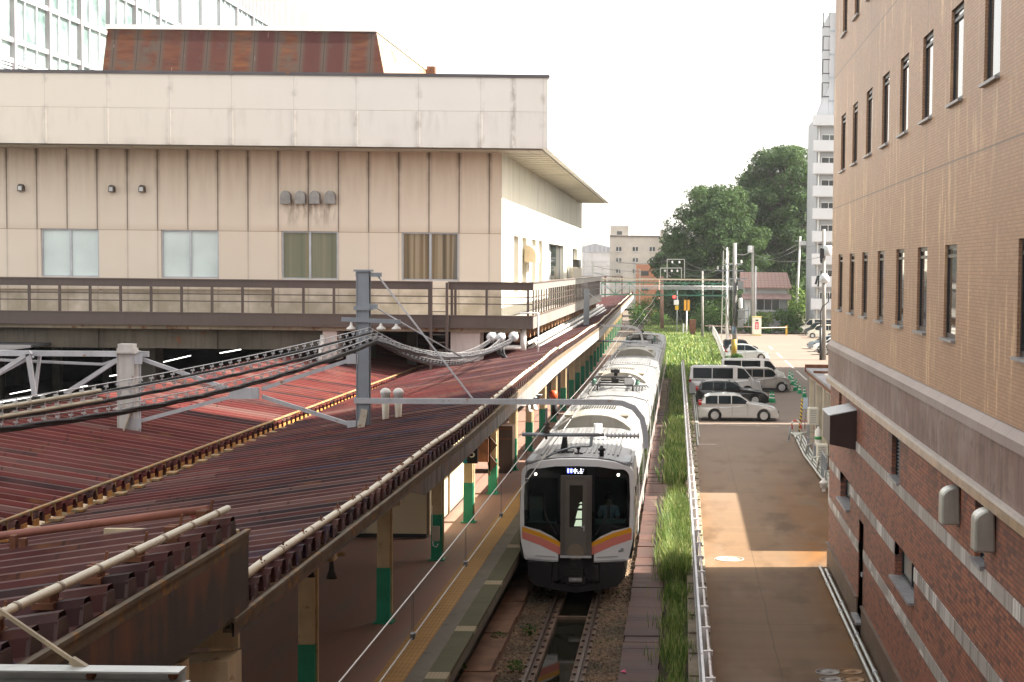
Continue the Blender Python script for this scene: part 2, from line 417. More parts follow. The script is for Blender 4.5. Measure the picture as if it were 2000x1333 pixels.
def strip(r):
    y = 27+(r.random()**1.25)*38; c = -.12-(y-40)*.001; wdt = .27+.10*math.sin(y*1.3)+.06*math.sin(y*3.1); k = r.gauss(0,.55)
    if math.sin(y*2.3)+math.sin(y*5.7+1)+r.gauss(0,.5) < -.35: y += r.uniform(.3,.9)
    return c+.05+max(-1.1,min(1.2,k))*wdt*.85, y
blades(gr, rg, strip, 4600, .06, .38, .022)
blades(gr, rg, lambda r: ((lambda y, a: (-.06+r.gauss(0,.22), y+r.gauss(0,.35)))(28+3.1*r.randrange(11), 0)), 3600, .12, .5, .02)
def clump(r):
    y = 42.5+r.random()*13; return -.08+r.gauss(0,.22), y
blades(gr, rg, clump, 6000, .25, .85, .02)
def strip2(r):
    y = 62+r.random()*68; return -.15+(y-62)*.002+r.gauss(0,.26), y
blades(gr, rg, strip2, 14000, .2, .7, .05)
tag(gr.build('trackside_grass', M_GRASS, smooth=False), 'strip of tall green weeds growing between the rusty paver walkway and the white fence', 'grass', kind='stuff')
gm = MB(); rg = random.Random(12)
def meadow(r):
    while True:
        y = 112+r.random()*175; hi = 3.7 if y > 140 else 1.2+(y-112)*.09
        if y > 206: hi = 3.7-(y-206)*.045
        lo = -.6 if y < 122 else -5.2
        x = lo+(hi-lo)*r.random()
        if 0.15 < x < .95 and y < 175 and r.random() < .75: continue
        return x, y
blades(gm, rg, meadow, 42000, .15, .55, .13)
tag(gm.build('meadow_grass', M_GRASS, smooth=False), 'bright sunlit grass covering the disused tracks beyond the train', 'grass', kind='stuff')
# ================================================================ BRICK BUILDING on the right
XB = 4.15; YF = 44.3; ZR = 26.0
def mat_tan():
    n = NB('tan_tile'); v = n.pos(); x, y, z = n.sep(v)
    uv = n.comb(n.m('ADD', y, x), z, 0)
    o = n.brick(uv, (.40,.225,.122), (.50,.29,.165), (.18,.11,.07), .10, .05, .0045)
    c = o['Color']; f = n.noise(v, .35, 4)
    row = n.m('FLOOR', n.m('MULTIPLY', z, 20)); col = n.m('FLOOR', n.m('MULTIPLY', y, 10))
    k = n.wn(n.comb(col, row, 0)); c = n.mix(n.m('MULTIPLY', k, .35), c, (.27,.175,.12))
    s1 = n.noise(n.comb(n.m('MULTIPLY', col, .55), n.m('MULTIPLY', z, .35), 0), 1.0, 3)
    s2 = n.noise(n.comb(n.m('MULTIPLY', col, .11), n.m('MULTIPLY', row, .03), 3), 1.0, 3)
    pale = n.m('MULTIPLY', n.step(s1, .56, .64), n.step(s2, .38, .60))
    c = n.mix(n.m('MULTIPLY', pale, n.m('ADD', .45, n.m('MULTIPLY', k, .55))), c, (.68,.46,.26))
    c = n.mix(n.step(f, .45, .8), c, n.mix(.5, c, (.25,.16,.11)))
    joint = n.m('MAXIMUM', n.step(n.m('ABSOLUTE', n.m('SUBTRACT', z, 10.19)), .02, .012), n.step(n.m('ABSOLUTE', n.m('SUBTRACT', z, 13.80)), .02, .012))
    vj = n.step(n.m('ABSOLUTE', n.m('SUBTRACT', n.m('FRACT', n.m('MULTIPLY', n.m('ADD', y, 2.0), 1/8.4)), .5)), .003, .0015)
    c = n.mix(n.m('MULTIPLY', n.m('MAXIMUM', joint, vj), .7), c, (.10,.08,.07))
    n.bump(o['Fac'], -.35, .01); return n.out(c, .5)
def mat_darkbrick():
    n = NB('dark_brick'); v = n.pos(); x, y, z = n.sep(v); uv = n.comb(n.m('ADD', y, x), z, 0)
    o = n.brick(uv, (.24,.078,.046), (.31,.112,.060), (.12,.075,.055), .22, .072, .007)
    row = n.m('FLOOR', n.m('MULTIPLY', z, 1/.072)); off = n.m('MULTIPLY', n.m('FLOORED_MODULO', row, 2), .5)
    col = n.m('FLOOR', n.m('ADD', n.m('MULTIPLY', y, 1/.22), off)); k = n.wn(n.comb(col, row, 1))
    c = n.mix(n.m('MULTIPLY', n.step(k, .62, .9), .75), o['Color'], (.085,.045,.038)); c = n.mix(n.m('MULTIPLY', n.step(k, .25, .05), .8), c, (.33,.125,.06))
    c = n.mix(o['Fac'], c, (.07,.05,.042))
    drip = n.noise(n.comb(n.m('MULTIPLY', y, 1.6), n.m('MULTIPLY', z, .25), 0), 1.3, 5)
    top = n.step(z, 4.2, 5.4)
    c = n.mix(n.m('MULTIPLY', n.step(drip, .46, .62), n.m('MULTIPLY', top, .65)), c, (.035,.026,.022))
    c = n.mix(n.m('MULTIPLY', n.step(n.noise(v, .5, 4), .5, .8), .4), c, (.10,.05,.04))
    n.bump(o['Fac'], -.4, .012); return n.out(c, .62)
def mat_granite():
    n = NB('granite_band'); v = n.pos(); x, y, z = n.sep(v)
    j = n.step(n.m('ABSOLUTE', n.m('SUBTRACT', n.m('FRACT', n.m('MULTIPLY', y, 1/.92)), .5)), .006, .003)
    k = n.wn(n.comb(n.m('FLOOR', n.m('ADD', n.m('MULTIPLY', y, 1/.92), .5)), 0, 0))
    f = n.noise(v, 60, 2); dr = n.noise(n.comb(n.m('MULTIPLY', y, 5), n.m('MULTIPLY', z, .6), 0), 1, 5); bg = n.noise(v, .6, 4)
    c = n.mix(f, (.15,.095,.080), (.24,.155,.13)); c = n.mix(n.m('MULTIPLY', k, .35), c, (.24,.17,.14))
    c = n.mix(n.m('MULTIPLY', n.step(dr, .48, .66), .7), c, (.10,.075,.062)); c = n.mix(n.m('MULTIPLY', n.step(bg, .50, .66), .65), c, (.34,.27,.235)); c = n.mix(n.m('MULTIPLY', n.step(n.noise(v, 2.2, 6, .7), .52, .64), .6), c, (.095,.066,.055)); c = n.mix(n.step(z, 6.28, 6.31), c, n.mix(bg, (.22,.17,.15), (.36,.30,.27)))
    c = n.mix(j, c, (.06,.05,.045)); return n.out(c, .5, Specular_IOR_Level=.14)
def mat_fluted():
    n = NB('fluted_grey_tile'); v = n.pos(); x, y, z = n.sep(v)
    fl = n.m('ABSOLUTE', n.m('SUBTRACT', n.m('FRACT', n.m('MULTIPLY', y, 14)), .5)); k = n.wn(n.comb(n.m('FLOOR', n.m('MULTIPLY', y, 2.4)), n.m('FLOOR', z), 0))
    st = n.noise(n.comb(n.m('MULTIPLY', y, 6), n.m('MULTIPLY', z, .5), 0), 1, 4)
    c = n.mix(n.step(k, .6, .95), (.33,.30,.265), (.62,.59,.54)); c = n.mix(n.m('MULTIPLY', n.step(st, .5, .62), .6), c, (.12,.105,.095))
    c = n.mix(n.m('MULTIPLY', n.step(fl, .34, .5), .45), c, (.12,.11,.10)); n.bump(fl, .5, .02); return n.out(c, .6)
M_TAN, M_DBR, M_GRAN, M_FLUT = mat_tan(), mat_darkbrick(), mat_granite(), mat_fluted()
M_BRONZE = paint('dark_bronze', (.035,.033,.036), .4, .4, .15, 2)
M_GLASS = glassy('window_glass', (.035,.04,.042), .04)
def mat_paleglass():
    n = NB('blind_glass'); f = n.noise(n.obj(), .9, 3); return n.out(n.mix(f, (.30,.30,.27), (.42,.41,.37)), .12)
M_SILL = paint('sill_metal', (.32,.32,.33), .45, .5, .15, 3, streak=.3)
bb = thing('brick_building', (XB, 20, 0), 'tall brown building of tan tile above dark red brick with narrow windows', 'building')
LOW = [(c, 7.445, 8.91) for c in (41.85,39.02,36.25,33.33,30.38,27.57,24.66,19.12,16.2,13.3)]
MID = [(c, 11.08, 12.55) for c in (41.66,38.82,35.9,33.0,30.23,27.36,24.46,21.65,18.6,15.6)]
TOP = [(c, 14.63, 16.1) for c in (41.66,38.82,35.9,33.0,30.2,27.3)]
HW, RE = .56, .17
def wall_with_holes(name, holes, y0, y1, z0, z1, x, depth, m):
    ys = sorted(set([y0,y1]+[h[0] for h in holes]+[h[1] for h in holes])); zs = sorted(set([z0,z1]+[h[2] for h in holes]+[h[3] for h in holes]))
    mb = MB()
    for a, b in zip(ys, ys[1:]):
        run = None
        for c, d in zip(zs, zs[1:]):
            yc, zc = (a+b)/2, (c+d)/2
            hole = any(h[0] < yc < h[1] and h[2] < zc < h[3] for h in holes)
            if not hole:
                if run and abs(run[1]-c) < 1e-6: run[1] = d
                else:
                    if run: mb.face([(x,b,run[0]),(x,a,run[0]),(x,a,run[1]),(x,b,run[1])])
                    run = [c, d]
        if run: mb.face([(x,b,run[0]),(x,a,run[0]),(x,a,run[1]),(x,b,run[1])])
    for h in holes:
        a, b, c, d = h; X = x+depth
        mb.face([(x,a,c),(X,a,c),(X,a,d),(x,a,d)]); mb.face([(x,b,c),(x,b,d),(X,b,d),(X,b,c)])
        mb.face([(x,a,d),(X,a,d),(X,b,d),(x,b,d)]); mb.face([(x,a,c),(x,b,c),(X,b,c),(X,a,c)])
    return mb
up = [(c-HW, c+HW, s, t) for c, s, t in LOW+MID+TOP]
mb = wall_with_holes('u', up, -8, YF, 6.57, ZR, XB, RE, M_TAN)
mb.face([(XB,YF,6.57),(24,YF,6.57),(24,YF,ZR),(XB,YF,ZR)]); mb.face([(XB,-8,6.57),(24,-8,6.57),(24,-8,ZR),(XB,-8,ZR)])
mb.face([(XB,-8,ZR),(XB,YF,ZR),(24,YF,ZR),(24,-8,ZR)]); mb.face([(24,-8,0),(24,YF,0),(24,YF,ZR),(24,-8,ZR)])
mb.build('upper_wall', M_TAN, bb)
lowh = [(30.05,31.25,4.47,5.33),(38.8,41.15,2.6,3.27),(27.95,30.55,2.6,3.27),(21.55,22.3,4.47,5.32),(35.75,36.75,.5,2.72),(41.2,41.9,4.55,5.32),(11,13,2.6,3.27)]
mb = wall_with_holes('l', lowh, -8, YF, .88, 5.37, XB+.02, .22, M_DBR)
mb.face([(XB+.02,YF,0),(24,YF,0),(24,YF,5.37),(XB+.02,YF,5.37)]); mb.build('lower_wall', M_DBR, bb)
mb = MB(); mb.box(XB-.015,XB+.3,-8,35.75,-.2,.88); mb.box(XB-.015,XB+.3,36.75,YF+.01,-.2,.88); mb.box(XB-.05,XB-.016,-8,35.75,.84,.88); mb.box(XB-.05,XB-.016,36.75,YF,.84,.88)
mb.build('plinth', paint('plinth_stone', (.13,.085,.055), .55, 0, .3, .7, streak=.4, world=True), bb)
mb = MB()
mb.prism([(XB+.25,5.585),(XB-.055,5.585),(XB-.055,6.30),(XB-.09,6.31),(XB-.09,6.44),(XB+.02,6.565),(XB+.25,6.565)], 'y', -8, YF+.07)
mb.build('granite_band', M_GRAN, bb)
mb = MB(); mb.box(XB-.10,XB+.25,-8,YF+.12,5.372,5.53); mb.build('coping_face', paint('brass_fascia', (.42,.30,.20), .3, .5, .3, 2, streak=.5, world=True), bb)
mb = MB(); mb.box(XB-.14,XB+.24,-8,YF+.16,5.531,5.583); mb.build('coping', paint('white_coping', (.55,.50,.46), .4, .1, .1, 1.5, streak=.3, world=True), bb)
for z0, z1 in ((4.22,4.44),(3.0,3.24),(1.92,2.16)):
    segs = [(-8, YF-.002)]
    for h in lowh:
        if h[2] < z1 and h[3] > z0:
            segs = [q for s in segs for q in ((s[0], min(s[1],h[0])), (max(s[0],h[1]), s[1])) if q[1]-q[0] > .01] if any(s[0] < h[0] < s[1] for s in segs) else segs
    mb = MB()
    for s in segs: mb.box(XB+.004,XB+.1,s[0],s[1],z0,z1)
    mb.build('fluted_band', M_FLUT, bb)
def tall_window(c, s, t):
    f = MB(); x = XB+.045; a, b = c-HW, c+HW
    f.box(x,x+.08,a,a+.07,s,t); f.box(x,x+.08,b-.07,b,s,t); f.box(x,x+.08,a+.07,b-.07,t-.07,t); f.box(x,x+.08,a+.07,b-.07,s,s+.08); f.box(x-.01,x+.07,a+.07,b-.07,t-.2,t-.15)
    fo = f.build('window', M_BRONZE, bb)
    g = MB(); g.face([(x+.018,a+.07,s+.08),(x+.018,b-.07,s+.08),(x+.018,b-.07,t-.07),(x+.018,a+.07,t-.07)]); g.build('pane', M_GLASS, fo)
    q = MB(); q.box(XB-.07,x,a-.02,b+.02,s-.035,s+.004); q.build('sill', M_SILL, fo)
for c, s, t in LOW+MID+TOP: tall_window(c, s, t)
M_PALE = mat_paleglass()
for a, b, s, t in ((38.8,41.15,2.6,3.27),(27.95,30.55,2.6,3.27),(11,13,2.6,3.27)):
    f = MB(); x = XB+.16
    for q in ((a,a+.06),(b-.06,b),((a+b)/2-.04,(a+b)/2+.04)): f.box(x,x+.07,q[0],q[1],s,t)
    f.box(x,x+.065,a+.06,b-.06,s,s+.05); f.box(x,x+.065,a+.06,b-.06,t-.05,t)
    fo = f.build('window', M_BRONZE, bb)
    g = MB(); g.face([(x+.04,a+.06,s+.05),(x+.04,b-.06,s+.05),(x+.04,b-.06,t-.05),(x+.04,a+.06,t-.05)]); g.build('pane', M_PALE, fo)
    q = MB(); q.box(XB-.09,x,a-.04,b+.04,s-.05,s+.003); q.build('sill', M_SILL, fo)
for a, b, s, t in ((30.05,31.25,4.47,5.33),(21.55,22.3,4.47,5.32),(41.2,41.9,4.55,5.32)):
    f = MB(); x = XB+.1
    f.box(x,x+.12,a,a+.05,s,t); f.box(x,x+.12,b-.05,b,s,t); f.box(x,x+.12,(a+b)/2-.02,(a+b)/2+.02,s,t)
    fo = f.build('louvre_window', M_BRONZE, bb)
    g = MB()
    k = int((t-s)/.07)
    for i in range(k): g.prism([(x+.02,s+i*.07),(x+.11,s+.05+i*.07),(x+.115,s+.06+i*.07),(x+.025,s+.012+i*.07)],'y',a+.05,b-.05)
    g.build('louvre', paint('louvre_grey', (.16,.16,.16), .5, .3, .2, 2), fo)
    q = MB(); q.box(XB-.05,x,a-.04,b+.04,s-.06,s+.003); q.build('sill', M_SILL, fo)
d = MB(); d.box(XB+.12,XB+.17,35.75,36.75,.5,2.72); do = d.build('door', paint('brown_door', (.085,.04,.03), .4, .1, .15, 2), bb)
q = MB(); q.box(XB+.05,XB+.12,36.45,36.5,1.45,1.5); q.box(XB+.05,XB+.07,36.33,36.5,1.42,1.45); q.build('handle', M_LGREY, do)
q = MB(); q.box(XB-.14,XB+.12,35.7,36.8,.44,.5); q.build('sill', M_SILL, do)
q = MB(); q.box(XB+.04,XB+.13,35.70,35.75,.5,2.72); q.box(XB+.04,XB+.13,36.75,36.8,.5,2.72); q.build('frame', paint('brown_frame', (.16,.08,.06), .45, 0, .15, 2), do)
# brown box hood
def hexa(mb, p):
    V = [mb.bm.verts.new(q) for q in p]
    for f in ((3,2,1,0),(4,5,6,7),(0,1,5,4),(1,2,6,5),(2,3,7,6),(3,0,4,7)): mb.bm.faces.new([V[i] for i in f])
h = MB(); y0, y1 = 37.55, 39.35
hexa(h, [(XB-.62,y0,4.36),(XB+.03,y0,4.22),(XB+.03,y1,4.22),(XB-.62,y1,4.36),(XB-.62,y0,5.03),(XB+.03,y0,5.17),(XB+.03,y1,5.17),(XB-.62,y1,5.03)])
h.build('intake_hood', paint('brown_hood', (.045,.026,.022), .4, .2, .12, 2), bb, bevel=.01)
q = MB(); q.prism([(XB-.65,5.035),(XB+.03,5.18),(XB+.03,5.20),(XB-.66,5.055)],'y',y0-.02,y1+.02); q.build('hood_cap', M_LGREY, bb)
# two rounded vent hoods
def vent_hood(y, z):
    h = MB(); w = .17; secs = []
    for yy in (y-w, y+w):
        sec = []
        for k in range(9):
            t = math.pi/2*k/8
            sec.append((XB+.02-.02-.26*math.sin(t), yy, z+.22+.16*math.cos(t)))
        sec += [(XB-.26,yy,z-.2),(XB+.02,yy,z-.2)]
        secs.append(sec)
    h.loft(secs); h.build('vent_hood', paint('stainless_hood', (.42,.42,.38), .35, .5, .15, 3, streak=.4), bb, bevel=.03)
vent_hood(23.62, 4.92); vent_hood(20.95, 4.99)
# ---------------------------------------------------------------- pipes along the wall foot
M_PIPE = paint('galvanised_pipe', (.42,.43,.40), .45, .5, .2, 4, rust=.25)
for k, (x, y1, col) in enumerate(((3.90,43.9,'nearer the road'),(4.03,43.5,'nearer the brick wall'))):
    p = MB(); p.tube([(x,-5,.25),(x,y1-.15,.25),(x,y1,.22),(x+.05,y1+.05,.16)], .042)
    o = thing('ground_pipe', (x,20,.25), 'galvanised pipe along the foot of the brick wall, '+col, 'pipe', 'pipes along the brick wall'); p.build('pipe', M_PIPE, o)
    j = MB()
    for i in range(12): j.lathe((x, 4+i*3.4+k, .25), [(.055,-.06),(.055,.06)], 10, 'y'); j.nxt()
    j.build('coupling', M_LGREY, o)
mh = [at(1617,1313,z=.154),at(1661,1312,z=.154),at(1625,1328,z=.154),at(1665,1328,z=.154)]
for i, p in enumerate(mh):
    m_ = MB(); m_.lathe((p.x,p.y,.15), [(.26,0),(.26,.012),(.23,.014),(.23,.010),(.05,.010),(.05,.016)], 24)
    tag(m_.build('manhole_cover', paint('manhole_iron%d' % i, ((.22,.20,.18) if i%2 == 0 else (.24,.13,.05)), .6, .3, .2, 5)), ['round grey cover on the road, the farther of the two on the left','round rusty cover on the road, the farther of the two by the pipes','round grey cover on the road, the nearer of the two on the left','round rusty cover on the road, the nearer of the two by the pipes'][i], 'manhole cover', 'covers on the brown road')
p = at(1425,1092,z=.154); m_ = MB(); m_.lathe((p.x,p.y,.15), [(.42,0),(.42,.012),(.38,.014),(.38,.010),(.06,.010),(.06,.016)], 28)
tag(m_.build('manhole_cover', paint('manhole_pale', (.36,.31,.24), .6, .2, .2, 5)), 'large pale round cover in the sunlit band of road', 'manhole cover')
# ---------------------------------------------------------------- annex behind the brick building
M_CREAM = paint('cream_wall', (.50,.45,.36), .7, 0, .12, 1, streak=.35, world=True)
ax = thing('annex', (6.3, 62, 0), 'low cream annex with a corrugated lean-to roof behind the brick building', 'annex')
w_ = MB(); w_.box(6.75,12,47,76,0,3.68); w_.build('wall', M_CREAM, ax)
r_ = MB()
for i in range(107):
    y = 47.0+i*.27; r_.prism([(y,3.72),(y+.09,3.72),(y+.12,3.80),(y+.24,3.80),(y+.27,3.72),(y+.27,3.69),(y,3.69)],'x',5.95,12.2)
r_.build('roof', paint('roof_grey', (.30,.30,.32), .4, .5, .15, 1, rust=.2, world=True), ax)
r_ = MB(); r_.box(5.98,6.06,47,75.9,3.52,3.70); r_.box(5.9,12.2,75.92,76.02,3.60,3.96); r_.bar((6.0,72,3.86),(12,69,3.9),.1); r_.build('roof_edge', M_RUST, ax)
for y in (52,56,60,64.2,68.2,72,75.5):
    pl = MB(); pl.box(6.12,6.32,y,y+.2,.1,3.68); pl.build('post', M_CREAM, ax)
for y in (58,65.8,70.2,74):
    dp = MB(); dp.tube([(6.5,y,.2),(6.5,y,2.9),(6.35,y,3.3),(6.05,y,3.5)], .09); dp.build('downpipe', paint('pale_pipe', (.55,.54,.50), .5, 0, .1, 3, streak=.3), ax)
for x, y, z, lab in ((5.93,71.2,1.55,'cream outdoor air unit raised on a stand beside the annex'),(6.0,67.2,.35,'cream outdoor air unit near the ground by the annex')):
    a = thing('air_conditioner', (x,y,z), lab, 'air conditioner', 'air units by the annex')
    b = MB(); b.box(x-.22,x+.22,y-.4,y+.4,z,z+.75); b.build('casing', paint('unit_cream', (.62,.60,.53), .5, 0, .08, 2), a, bevel=.02)
    g = MB()
    for k in range(6): g.box(x-.16,x+.10,y-.415,y-.401,z+.12+k*.1,z+.15+k*.1)
    g.build('fan_grille', M_GREY, a)
    s_ = MB()
    for dy in (-.38,.38):
        for dx in (-.2,.2): s_.bar((x+dx,y+dy,.15),(x+dx,y+dy,z),.05)
    for dx in (-.2,.2): s_.bar((x+dx,y-.38,z*.6),(x+dx,y+.38,z*.6),.04)
    s_.bar((x-.2,y-.38,z*.6),(x+.2,y-.38,z*.6),.04)
    s_.build('stand', M_GREY, a)
t_ = thing('gas_cylinder', (5.95,68.6,.95), 'white gas cylinder with a green label beside the annex', 'gas cylinder')
b = MB(); b.lathe((5.95,68.6,.9), [(.13,0),(.15,.05),(.15,.62),(.1,.7),(.05,.74),(.05,.8)], 14); b.build('tank', M_WHITE, t_)
b = MB(); b.lathe((5.95,68.6,1.15), [(.153,0),(.153,.13)], 14); b.build('label_band', paint('green_label', (.05,.30,.09), .5), t_); b = MB(); b.box(5.75,6.12,68.4,68.8,.15,.9); b.build('plinth', M_GREY, t_)
t_ = thing('pipe_cluster', (5.6,68,.1), 'tangle of low pipes and railings on the ground in front of the annex', 'pipes')
b = MB()
for k in range(4):
    x = 5.36+k*.13; b.tube([(x+.30,56,.3),(x+.2,62,.3),(x+.12,70,.28),(x+.30,79,.26),(x+.22,80.5,.2)], .05)
for k in range(7): y = 58+k*3.1; b.tube([(5.55,y,.2),(5.6,y,.5+.2*(k%3)),(6.2,y,.6+.2*(k%3))],.045)
b.build('pipe', M_PIPE, t_)
b = MB()
for k in range(7): b.bar((5.62,61.0+k*.35,.15),(5.62,61.0+k*.35,1.25),.035)
b.bar((5.62,60.9,1.25),(5.62,63.2,1.25),.045); b.bar((5.62,60.9,.7),(5.62,63.2,.7),.035); b.build('guard_rail', M_GREY, t_)
t_ = thing('meter_post', (5.6,58.8,.15), 'white tank and thin white post by the pipes at the brick corner', 'tank')
b = MB(); b.lathe((5.40,59.5,.3), [(.14,0),(.14,.16),(.19,.17),(.12,.25),(.05,.28),(.05,.36)], 14); b.bar((5.40,59.5,.15),(5.40,59.5,.3),.12); b.build('tank', M_WHITE, t_); b = MB(); b.box(5.36,5.46,57.2,57.3,.15,1.0); b.build('post', M_WHITE, t_)
# ================================================================ STATION BUILDING over the tracks
YW, YE, YD = 63.6, 61.7, 62.0
XW = at(980,450,y=YW).x; XE = at(1070,220,y=YE).x; XD = at(1041,600,y=YD).x
ZW = 12.96; ZT = at(900,146,y=YE).z; ZB = at(900,289,y=YE).z; ZM = at(900,218,y=YE).z
YEND = 114.0; XL = -46.0
ZF = at(1040,619,y=YD).z; ZFB = at(1040,643,y=YD).z         # deck floor edge, its underside
st = thing('station_building', (XW, YW, ZF), 'cream panelled station building with a deep white parapet and a brown railed deck', 'building')
def mat_panels():
    n = NB('cream_panel'); v = n.pos(); x, y, z = n.sep(v)
    h = n.m('ADD', x, n.m('MULTIPLY', y, 1.0))
    px = n.m('MULTIPLY', n.m('SUBTRACT', x, -27.03), 1/1.2046); fx = n.m('FRACT', px); dist = n.m('MULTIPLY', n.m('MINIMUM', fx, n.m('SUBTRACT', 1.0, fx)), 1.2046)
    k = n.wn(n.comb(n.m('FLOOR', px), 0, 0)); f = n.noise(v, .7, 5)
    top = n.step(z, 10.2, 12.9)
    c = n.mix(f, (.63,.55,.455), (.70,.625,.53)); c = n.mix(n.m('MULTIPLY', n.m('MULTIPLY', top, top), n.m('MULTIPLY', f, .55)), c, (.52,.385,.25)); c = n.mix(n.m('MULTIPLY', k, .25), c, (.62,.50,.38))
    st_ = n.noise(n.comb(n.m('MULTIPLY', x, 3), n.m('MULTIPLY', y, 3), n.m('MULTIPLY', z, .35)), 1.2, 5)
    c = n.mix(n.m('MULTIPLY', n.m('MULTIPLY', n.step(st_, .42, .7), top), .38), c, (.36,.25,.15))
    soot = n.m('MULTIPLY', n.step(dist, .15, .0), n.m('ADD', .2, n.m('MULTIPLY', n.m('MULTIPLY', top, top), .8)))
    soot = n.m('MULTIPLY', soot, n.step(n.noise(n.comb(x, y, n.m('MULTIPLY', z, .8)), 2.3, 3), .25, .6))
    up = n.step(z, 9.78, 9.80)
    c = n.mix(n.m('MULTIPLY', soot, n.m('ADD', .45, n.m('MULTIPLY', up, .45))), c, (.09,.055,.032))
    line = n.m('MULTIPLY', n.step(dist, .034, .022), n.m('ADD', .35, n.m('MULTIPLY', up, .65)))
    c = n.mix(n.m('MULTIPLY', line, .75), c, (.10,.065,.045))
    hl = n.step(n.m('ABSOLUTE', n.m('SUBTRACT', z, 9.80)), .022, .012); c = n.mix(n.m('MULTIPLY', hl, .6), c, (.25,.17,.11))
    hs = n.m('MULTIPLY', n.step(n.m('SUBTRACT', z, 9.80), .30, .0), up); c = n.mix(n.m('MULTIPLY', hs, n.m('MULTIPLY', f, .45)), c, (.34,.22,.12))
    # rust drips under the four large vent hoods
    vx = n.step(n.m('ABSOLUTE', n.m('SUBTRACT', x, -14.95)), 1.15, .75); vz = n.m('MULTIPLY', n.step(z, 9.85, 10.9), n.step(z, 11.35, 11.0))
    dn = n.noise(n.comb(n.m('MULTIPLY', x, 4), 0, n.m('MULTIPLY', z, .8)), 1.4, 5)
    c = n.mix(n.m('MULTIPLY', n.m('MULTIPLY', vx, vz), n.step(dn, .40, .65)), c, (.13,.08,.05))
    base = n.m('MULTIPLY', n.step(z, 7.75, 7.3), n.step(n.noise(v, 1.5, 5), .3, .6)); c = n.mix(n.m('MULTIPLY', base, .7), c, (.32,.27,.18))
    return n.out(c, .6)
def mat_siding():
    n = NB('ribbed_siding'); v = n.pos(); x, y, z = n.sep(v)
    fy = n.m('FRACT', n.m('MULTIPLY', y, 1/.9)); d = n.m('MINIMUM', fy, n.m('SUBTRACT', 1.0, fy))
    k = n.noise(n.comb(x, n.m('MULTIPLY', y, 2.2), n.m('MULTIPLY', z, .3)), 1.0, 4); f = n.noise(v, .5, 4)
    c = n.mix(f, (.60,.58,.48), (.72,.70,.60)); c = n.mix(n.m('MULTIPLY', n.step(d, .05, .02), .5), c, (.25,.24,.18))
    top = n.step(z, 9.5, 12.9); c = n.mix(n.m('MULTIPLY', n.m('MULTIPLY', n.step(k, .5, .7), top), .6), c, (.30,.28,.20))
    return n.out(c, .5)
def mat_parapet():
    n = NB('white_parapet'); v = n.pos(); x, y, z = n.sep(v)
    f = n.noise(v, .6, 5); c = n.mix(f, (.64,.63,.595), (.71,.70,.665))
    warm = n.step(x, -10, -24); c = n.mix(n.m('MULTIPLY', warm, .8), c, (.66,.60,.51))
    st_ = n.noise(n.comb(n.m('MULTIPLY', x, 2.6), n.m('MULTIPLY', y, 2.6), n.m('MULTIPLY', z, .5)), 1.2, 5)
    low = n.m('MULTIPLY', n.step(z, ZM+.02, ZM-.02), n.step(z, ZB+.2, ZM)); c = n.mix(n.m('MULTIPLY', n.step(st_, .50, .74), n.m('ADD', .05, n.m('MULTIPLY', low, .30))), c, (.36,.32,.28))
    grime = n.m('MULTIPLY', n.step(z, ZB+.35, ZB), n.step(n.noise(n.comb(x, y, 0), 1.1, 4), .45, .7)); c = n.mix(n.m('MULTIPLY', grime, .6), c, (.42,.38,.33))
    px = n.m('MULTIPLY', n.m('ADD', x, 17.494), 1/2.406); fx = n.m('FRACT', px); d = n.m('MULTIPLY', n.m('MINIMUM', fx, n.m('SUBTRACT', 1.0, fx)), 2.406)
    even = n.step(n.m('FLOORED_MODULO', n.m('FLOOR', n.m('ADD', px, .5)), 2.0), .5, .6)
    c = n.mix(n.m('MULTIPLY', n.step(d, .022, .010), .5), c, (.45,.43,.40))
    sm = n.m('MULTIPLY', n.step(d, .20, .02), n.m('MULTIPLY', n.step(n.noise(n.comb(n.m('MULTIPLY', x, 1.4), 0, n.m('MULTIPLY', z, 1.2)), 1.4, 4), .5, .7), .6)); c = n.mix(sm, c, (.33,.29,.26))
    edge = n.m('MULTIPLY', n.step(n.m('ABSOLUTE', n.m('ADD', x, 6.62)), .16, .03), n.step(n.noise(n.comb(n.m('MULTIPLY', x, 3), 0, n.m('MULTIPLY', z, 1)), 2, 4), .38, .6)); c = n.mix(n.m('MULTIPLY', edge, .8), c, (.28,.25,.22))
    return n.out(c, .45)
M_PAN, M_SID, M_PAR = mat_panels(), mat_siding(), mat_parapet()
M_BROWN = paint('brown_rail_paint', (.085,.062,.055), .42, .1, .12, .8, streak=.3, world=True)
M_BROWNL = paint('brown_rail_top', (.13,.095,.082), .35, .2, .12, 1, world=True)
# facade with window openings
WZ0, WZ1 = 7.9, at(600,452,y=YW).z
wins = []
for a, b in ((79,193),(314,427),(549,660),(784,896)):
    wins.append((at(a,450,y=YW).x, at(b,450,y=YW).x))
wins.append((wins[0][0]-4.8, wins[0][1]-4.8)); wins.append((wins[0][0]-9.6, wins[0][1]-9.6))
wins.sort()
mb = MB(); xs = [XL]+[q for wn_ in wins for q in wn_]+[XW]
def q4(x0,x1,z0,z1): mb.face([(x0,YW,z0),(x1,YW,z0),(x1,YW,z1),(x0,YW,z1)])
q4(XL,XW,WZ1,ZW+.25); q4(XL,XW,ZF-.4,WZ0)
for i in range(0, len(xs), 2): q4(xs[i],xs[i+1],WZ0,WZ1)
for a, b in wins:
    for X in (a, b): mb.face([(X,YW,WZ0),(X,YW+.22,WZ0),(X,YW+.22,WZ1),(X,YW,WZ1)])
    mb.face([(a,YW,WZ1),(b,YW,WZ1),(b,YW+.22,WZ1),(a,YW+.22,WZ1)]); mb.face([(a,YW,WZ0),(b,YW,WZ0),(b,YW+.22,WZ0),(a,YW+.22,WZ0)])
mb.build('front_wall', M_PAN, st)
